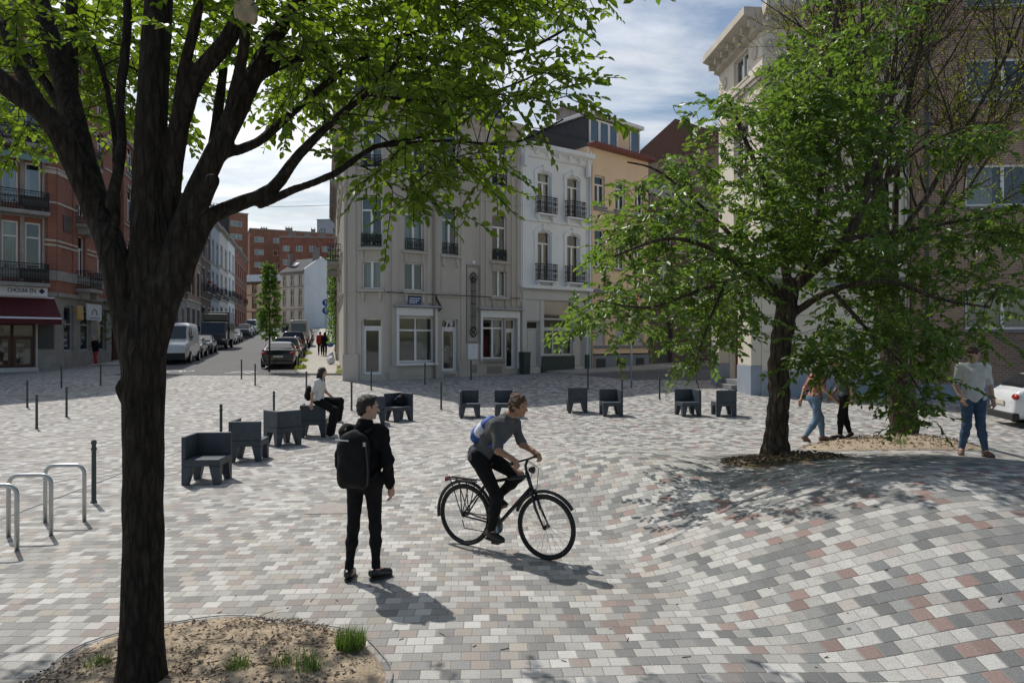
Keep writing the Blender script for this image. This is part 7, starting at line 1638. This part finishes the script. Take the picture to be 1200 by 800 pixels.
car('parked_car', 'wine coloured small hatchback in the right hand parked row', 'car', rcar(50.3), 50.3, SY, 3.9, 1.7, 1.45, 'hatch', 'car_red', group=GR)
car('parked_car', 'black off roader parked before the beige van', 'car', rcar(55.2), 55.2, SY, 4.5, 1.85, 1.72, 'suv', 'car_black', group=GR)
car('parked_van', 'beige high van with a dark rear window in the right hand parked row', 'van', rcar(66), 66, SY, 5.4, 2.0, 2.5, 'van', 'car_beige', group=GR)
car('parked_car', 'white car showing its roof beyond the estate in the right hand row', 'car', rcar(60, 1.5), 60, SY, 4.3, 1.78, 1.5, 'hatch', 'car_white', group=GR)
for i, (y, m, lab) in enumerate([(72.2, 'car_grey', 'grey car half hidden past the beige van'), (77.4, 'car_black', 'black car second past the beige van'), (82.6, 'car_grey', 'dark grey car third past the beige van')]): car('parked_car', lab, 'car', rcar(y), y, SY, 4.3, 1.78, 1.48, 'hatch', m, group=GR)
car('parked_car', 'dark car crossing at the far head of the street', 'car', -36, 112, SY + .7, 4.4, 1.8, 1.5, 'suv', 'car_black')
def lcar(dy, off=1.15): return kerbL(dy)[0] + off
FL = math.atan2(1, -.30) + math.pi                                  # facing down towards the square
car('parked_van', 'high white panel van parked first on the left, beside the foreground trunk', 'van', lcar(43.6, 1.25), 43.6, FL, 5.6, 2.0, 2.5, 'van', 'car_white', group=GL)
car('parked_car', 'small dark blue grey car between the white van and the dark hatchback', 'car', lcar(49.6), 49.6, FL, 3.9, 1.7, 1.46, 'hatch', 'car_grey', group=GL)
car('parked_car', 'black hatchback parked before the grey box truck', 'car', lcar(54.6), 54.6, FL, 4.1, 1.75, 1.48, 'hatch', 'car_black', group=GL)
car('parked_car', 'pale silver car parked above the grey box truck', 'car', lcar(71.5), 71.5, FL, 4.2, 1.75, 1.48, 'hatch', 'car_white', group=GL)
car('parked_car', 'silver saloon second above the grey box truck', 'car', lcar(77.), 77., FL, 4.4, 1.75, 1.46, 'saloon', 'car_silver', group=GL)
car('parked_car', 'dark green off roader high up the left kerb', 'car', lcar(89, 1.25), 89, FL, 4.6, 1.9, 1.85, 'suv', 'car_green', group=GL)
car('parked_car', 'blue car high up the left kerb behind the green off roader', 'car', lcar(96), 96, FL, 4.1, 1.75, 1.5, 'hatch', 'car_blue', group=GL)
car('parked_van', 'small white van at the top of the left hand parked row', 'van', lcar(103), 103, FL, 4.6, 1.85, 2.2, 'van', 'car_white', group=GL)
car('parked_car', 'white hatchback at the right edge with its red tail light towards us', 'car', 15.45, 18.25, R(-14), 4.2, 1.76, 1.47, 'hatch', 'car_white', gz(15.4, 18.2))
def box_truck():
    y = 62.; x = lcar(y, 1.4); z = gz(x, y) + .012; r = thing('box_truck', 'dark grey box truck parked on the left of the street', 'truck', (x, y, z), FL, GL); M = ROOTM[r.name]
    b = MB(M); b.box(-3.2, 1.2, -1.1, 1.1, .85, 3.3); b.build('cargo_box', mt['truck_grey'], r, bevel=.04); b = MB(M); b.box(-3.1, 2.9, -.5, .5, .5, .84); b.build('chassis', mt['car_trim'], r)
    b = MB(M); b.prism([(1.3, .45), (3.1, .45), (3.15, 1.25), (2.75, 2.35), (1.3, 2.4)], -1.0, 1.0); c = b.build('cab', mt['car_grey'], r, bevel=.06, seg=3); b = MB(M); b.box(1.21, 2.0, -1.0, 1.0, 2.45, 3.1); b.build('wind_deflector', mt['truck_grey'], r, bevel=.08)
    b = MB(M); b.quad((3.13, -.88, 1.4), (3.13, .88, 1.4), (2.8, .85, 2.28), (2.8, -.85, 2.28)); b.build('windscreen', mt['car_glass'], c, fixn=False)
    for s in (-1, 1):
        b = MB(M); b.quad((1.6, s * 1.012, 1.4), (2.85, s * 1.012, 1.4), (2.6, s * 1.012, 2.2), (1.6, s * 1.012, 2.2)); b.build('side_window', mt['car_glass'], c, fixn=False); b = MB(M); b.ell((3.12, s * .78, .8), (.06, .18, .12), 10, 6); b.build('headlight', mt['lens_clear'], c, smooth=True); b = MB(M); b.box(2.75, 2.85, s * 1.2 - .08, s * 1.2 + .08, 1.5, 1.95); b.build('mirror', mt['car_trim'], c, bevel=.02)
        for xx in (2.3, -2.1): t = MB(M); t.lathe([(.2, -.12), (.42, -.12), (.44, -.08), (.44, .08), (.42, .12), (.2, .12)], (xx, s * .92, .44), 20, 'y'); w = t.build('wheel', mt['rubber'], r, smooth=True); q = MB(M); q.lathe([(.01, -.12), (.26, -.125), (.26, .125), (.01, .12)], (xx, s * .92, .44), 12, 'y'); q.build('rim', mt['galv'], w)
    b = MB(M); b.box(3.16, 3.25, -.95, .95, .45, .7); b.build('front_bumper', mt['car_trim'], r, bevel=.03)
box_truck()
# ------------------------------------------------------------------ sky, sun, camera
EL, AZ = 53.5, -40.4
w = bpy.data.worlds.new('World'); scene.world = w; w.use_nodes = True; nt = w.node_tree; nt.nodes.clear()
out = nt.nodes.new('ShaderNodeOutputWorld'); bg = nt.nodes.new('ShaderNodeBackground'); nt.links.new(bg.outputs[0], out.inputs[0])
sky = nt.nodes.new('ShaderNodeTexSky'); sky.sky_type = 'NISHITA'; sky.sun_disc = False; sky.sun_elevation = R(EL); sky.sun_rotation = R(AZ); sky.altitude = 60; sky.air_density = 1.25; sky.dust_density = 1.5; sky.ozone_density = 1.0
tc = nt.nodes.new('ShaderNodeTexCoord'); sp = nt.nodes.new('ShaderNodeSeparateXYZ'); nt.links.new(tc.outputs['Generated'], sp.inputs[0])
# a cloud layer seen from below: direction projected on a plane overhead
zc = M_(nt, 'MAXIMUM', M_(nt, 'ADD', sp.outputs[2], .12), .05); cx = M_(nt, 'DIVIDE', sp.outputs[0], zc); cy = M_(nt, 'DIVIDE', sp.outputs[1], zc)
cb = nt.nodes.new('ShaderNodeCombineXYZ'); nt.links.new(cx, cb.inputs[0]); nt.links.new(cy, cb.inputs[1])
mp = nt.nodes.new('ShaderNodeMapping'); mp.inputs['Rotation'].default_value = (0, 0, R(28)); mp.inputs['Scale'].default_value = (.75, 1.7, 1); mp.inputs['Location'].default_value = (.55, .15, 0); nt.links.new(cb.outputs[0], mp.inputs[0])
n1 = N(nt, 'ShaderNodeTexNoise', Scale=1.0, Detail=9., Roughness=.58, Distortion=.35); nt.links.new(mp.outputs[0], n1.inputs[0])
n2 = N(nt, 'ShaderNodeTexNoise', Scale=2.6, Detail=6., Roughness=.6); nt.links.new(cb.outputs[0], n2.inputs[0])
cov = M_(nt, 'MULTIPLY_ADD', n1.outputs[0], 4.4, -1.78)
cov = M_(nt, 'ADD', cov, M_(nt, 'MULTIPLY', sp.outputs[0], -.75)); cov.node.use_clamp = True   # more cloud over the west side
dt = nt.nodes.new('ShaderNodeVectorMath'); dt.operation = 'DOT_PRODUCT'; nt.links.new(tc.outputs['Generated'], dt.inputs[0]); dt.inputs[1].default_value = (math.sin(R(AZ)) * math.cos(R(EL)), math.cos(R(AZ)) * math.cos(R(EL)), math.sin(R(EL)))
fwd = M_(nt, 'POWER', M_(nt, 'MAXIMUM', dt.outputs['Value'], 0.), 1.6)       # clouds shine towards the sun and grey away from it
front = M_(nt, 'MULTIPLY_ADD', sp.outputs[1], 1.3, .6); front.node.use_clamp = True; cov = M_(nt, 'MULTIPLY', cov, front)
shade = M_(nt, 'MULTIPLY', M_(nt, 'MULTIPLY_ADD', n2.outputs[0], 10., 4.2), M_(nt, 'MULTIPLY_ADD', fwd, 1.1, .6))
cl = nt.nodes.new('ShaderNodeCombineXYZ')
for i, k in enumerate((.985, 1.0, 1.02)): nt.links.new(M_(nt, 'MULTIPLY', shade, k), cl.inputs[i])
mx = MIX(nt, M_(nt, 'MULTIPLY', cov, .93), sky.outputs[0], cl.outputs[0]); nt.links.new(mx, bg.inputs[0]); bg.inputs[1].default_value = .088
S = Vector((math.sin(R(AZ)) * math.cos(R(EL)), math.cos(R(AZ)) * math.cos(R(EL)), math.sin(R(EL))))
ld = bpy.data.lights.new('sun', 'SUN'); ld.energy = 3.3; ld.angle = R(.53); ld.color = (1, .955, .89); lo = bpy.data.objects.new('sun', ld); col.objects.link(lo); lo.rotation_euler = S.to_track_quat('Z', 'Y').to_euler(); lo.location = S * 60
cd = bpy.data.cameras.new('camera'); cam = bpy.data.objects.new('camera', cd); col.objects.link(cam); cam.location = (0, 0, CAM_H); cam.rotation_euler = (R(90), 0, 0); cd.sensor_width = 36; cd.lens = 24; cd.clip_end = 3000; cd.clip_start = .05; scene.camera = cam
vs = scene.view_settings; vs.view_transform = 'Standard'; vs.look = 'None'; vs.exposure = 0.12; vs.gamma = 1; vs.use_curve_mapping = False
scene.cycles.max_bounces = 7; scene.cycles.transparent_max_bounces = 12; scene.cycles.use_denoising = True; scene.cycles.caustics_reflective = False; scene.cycles.caustics_refractive = False
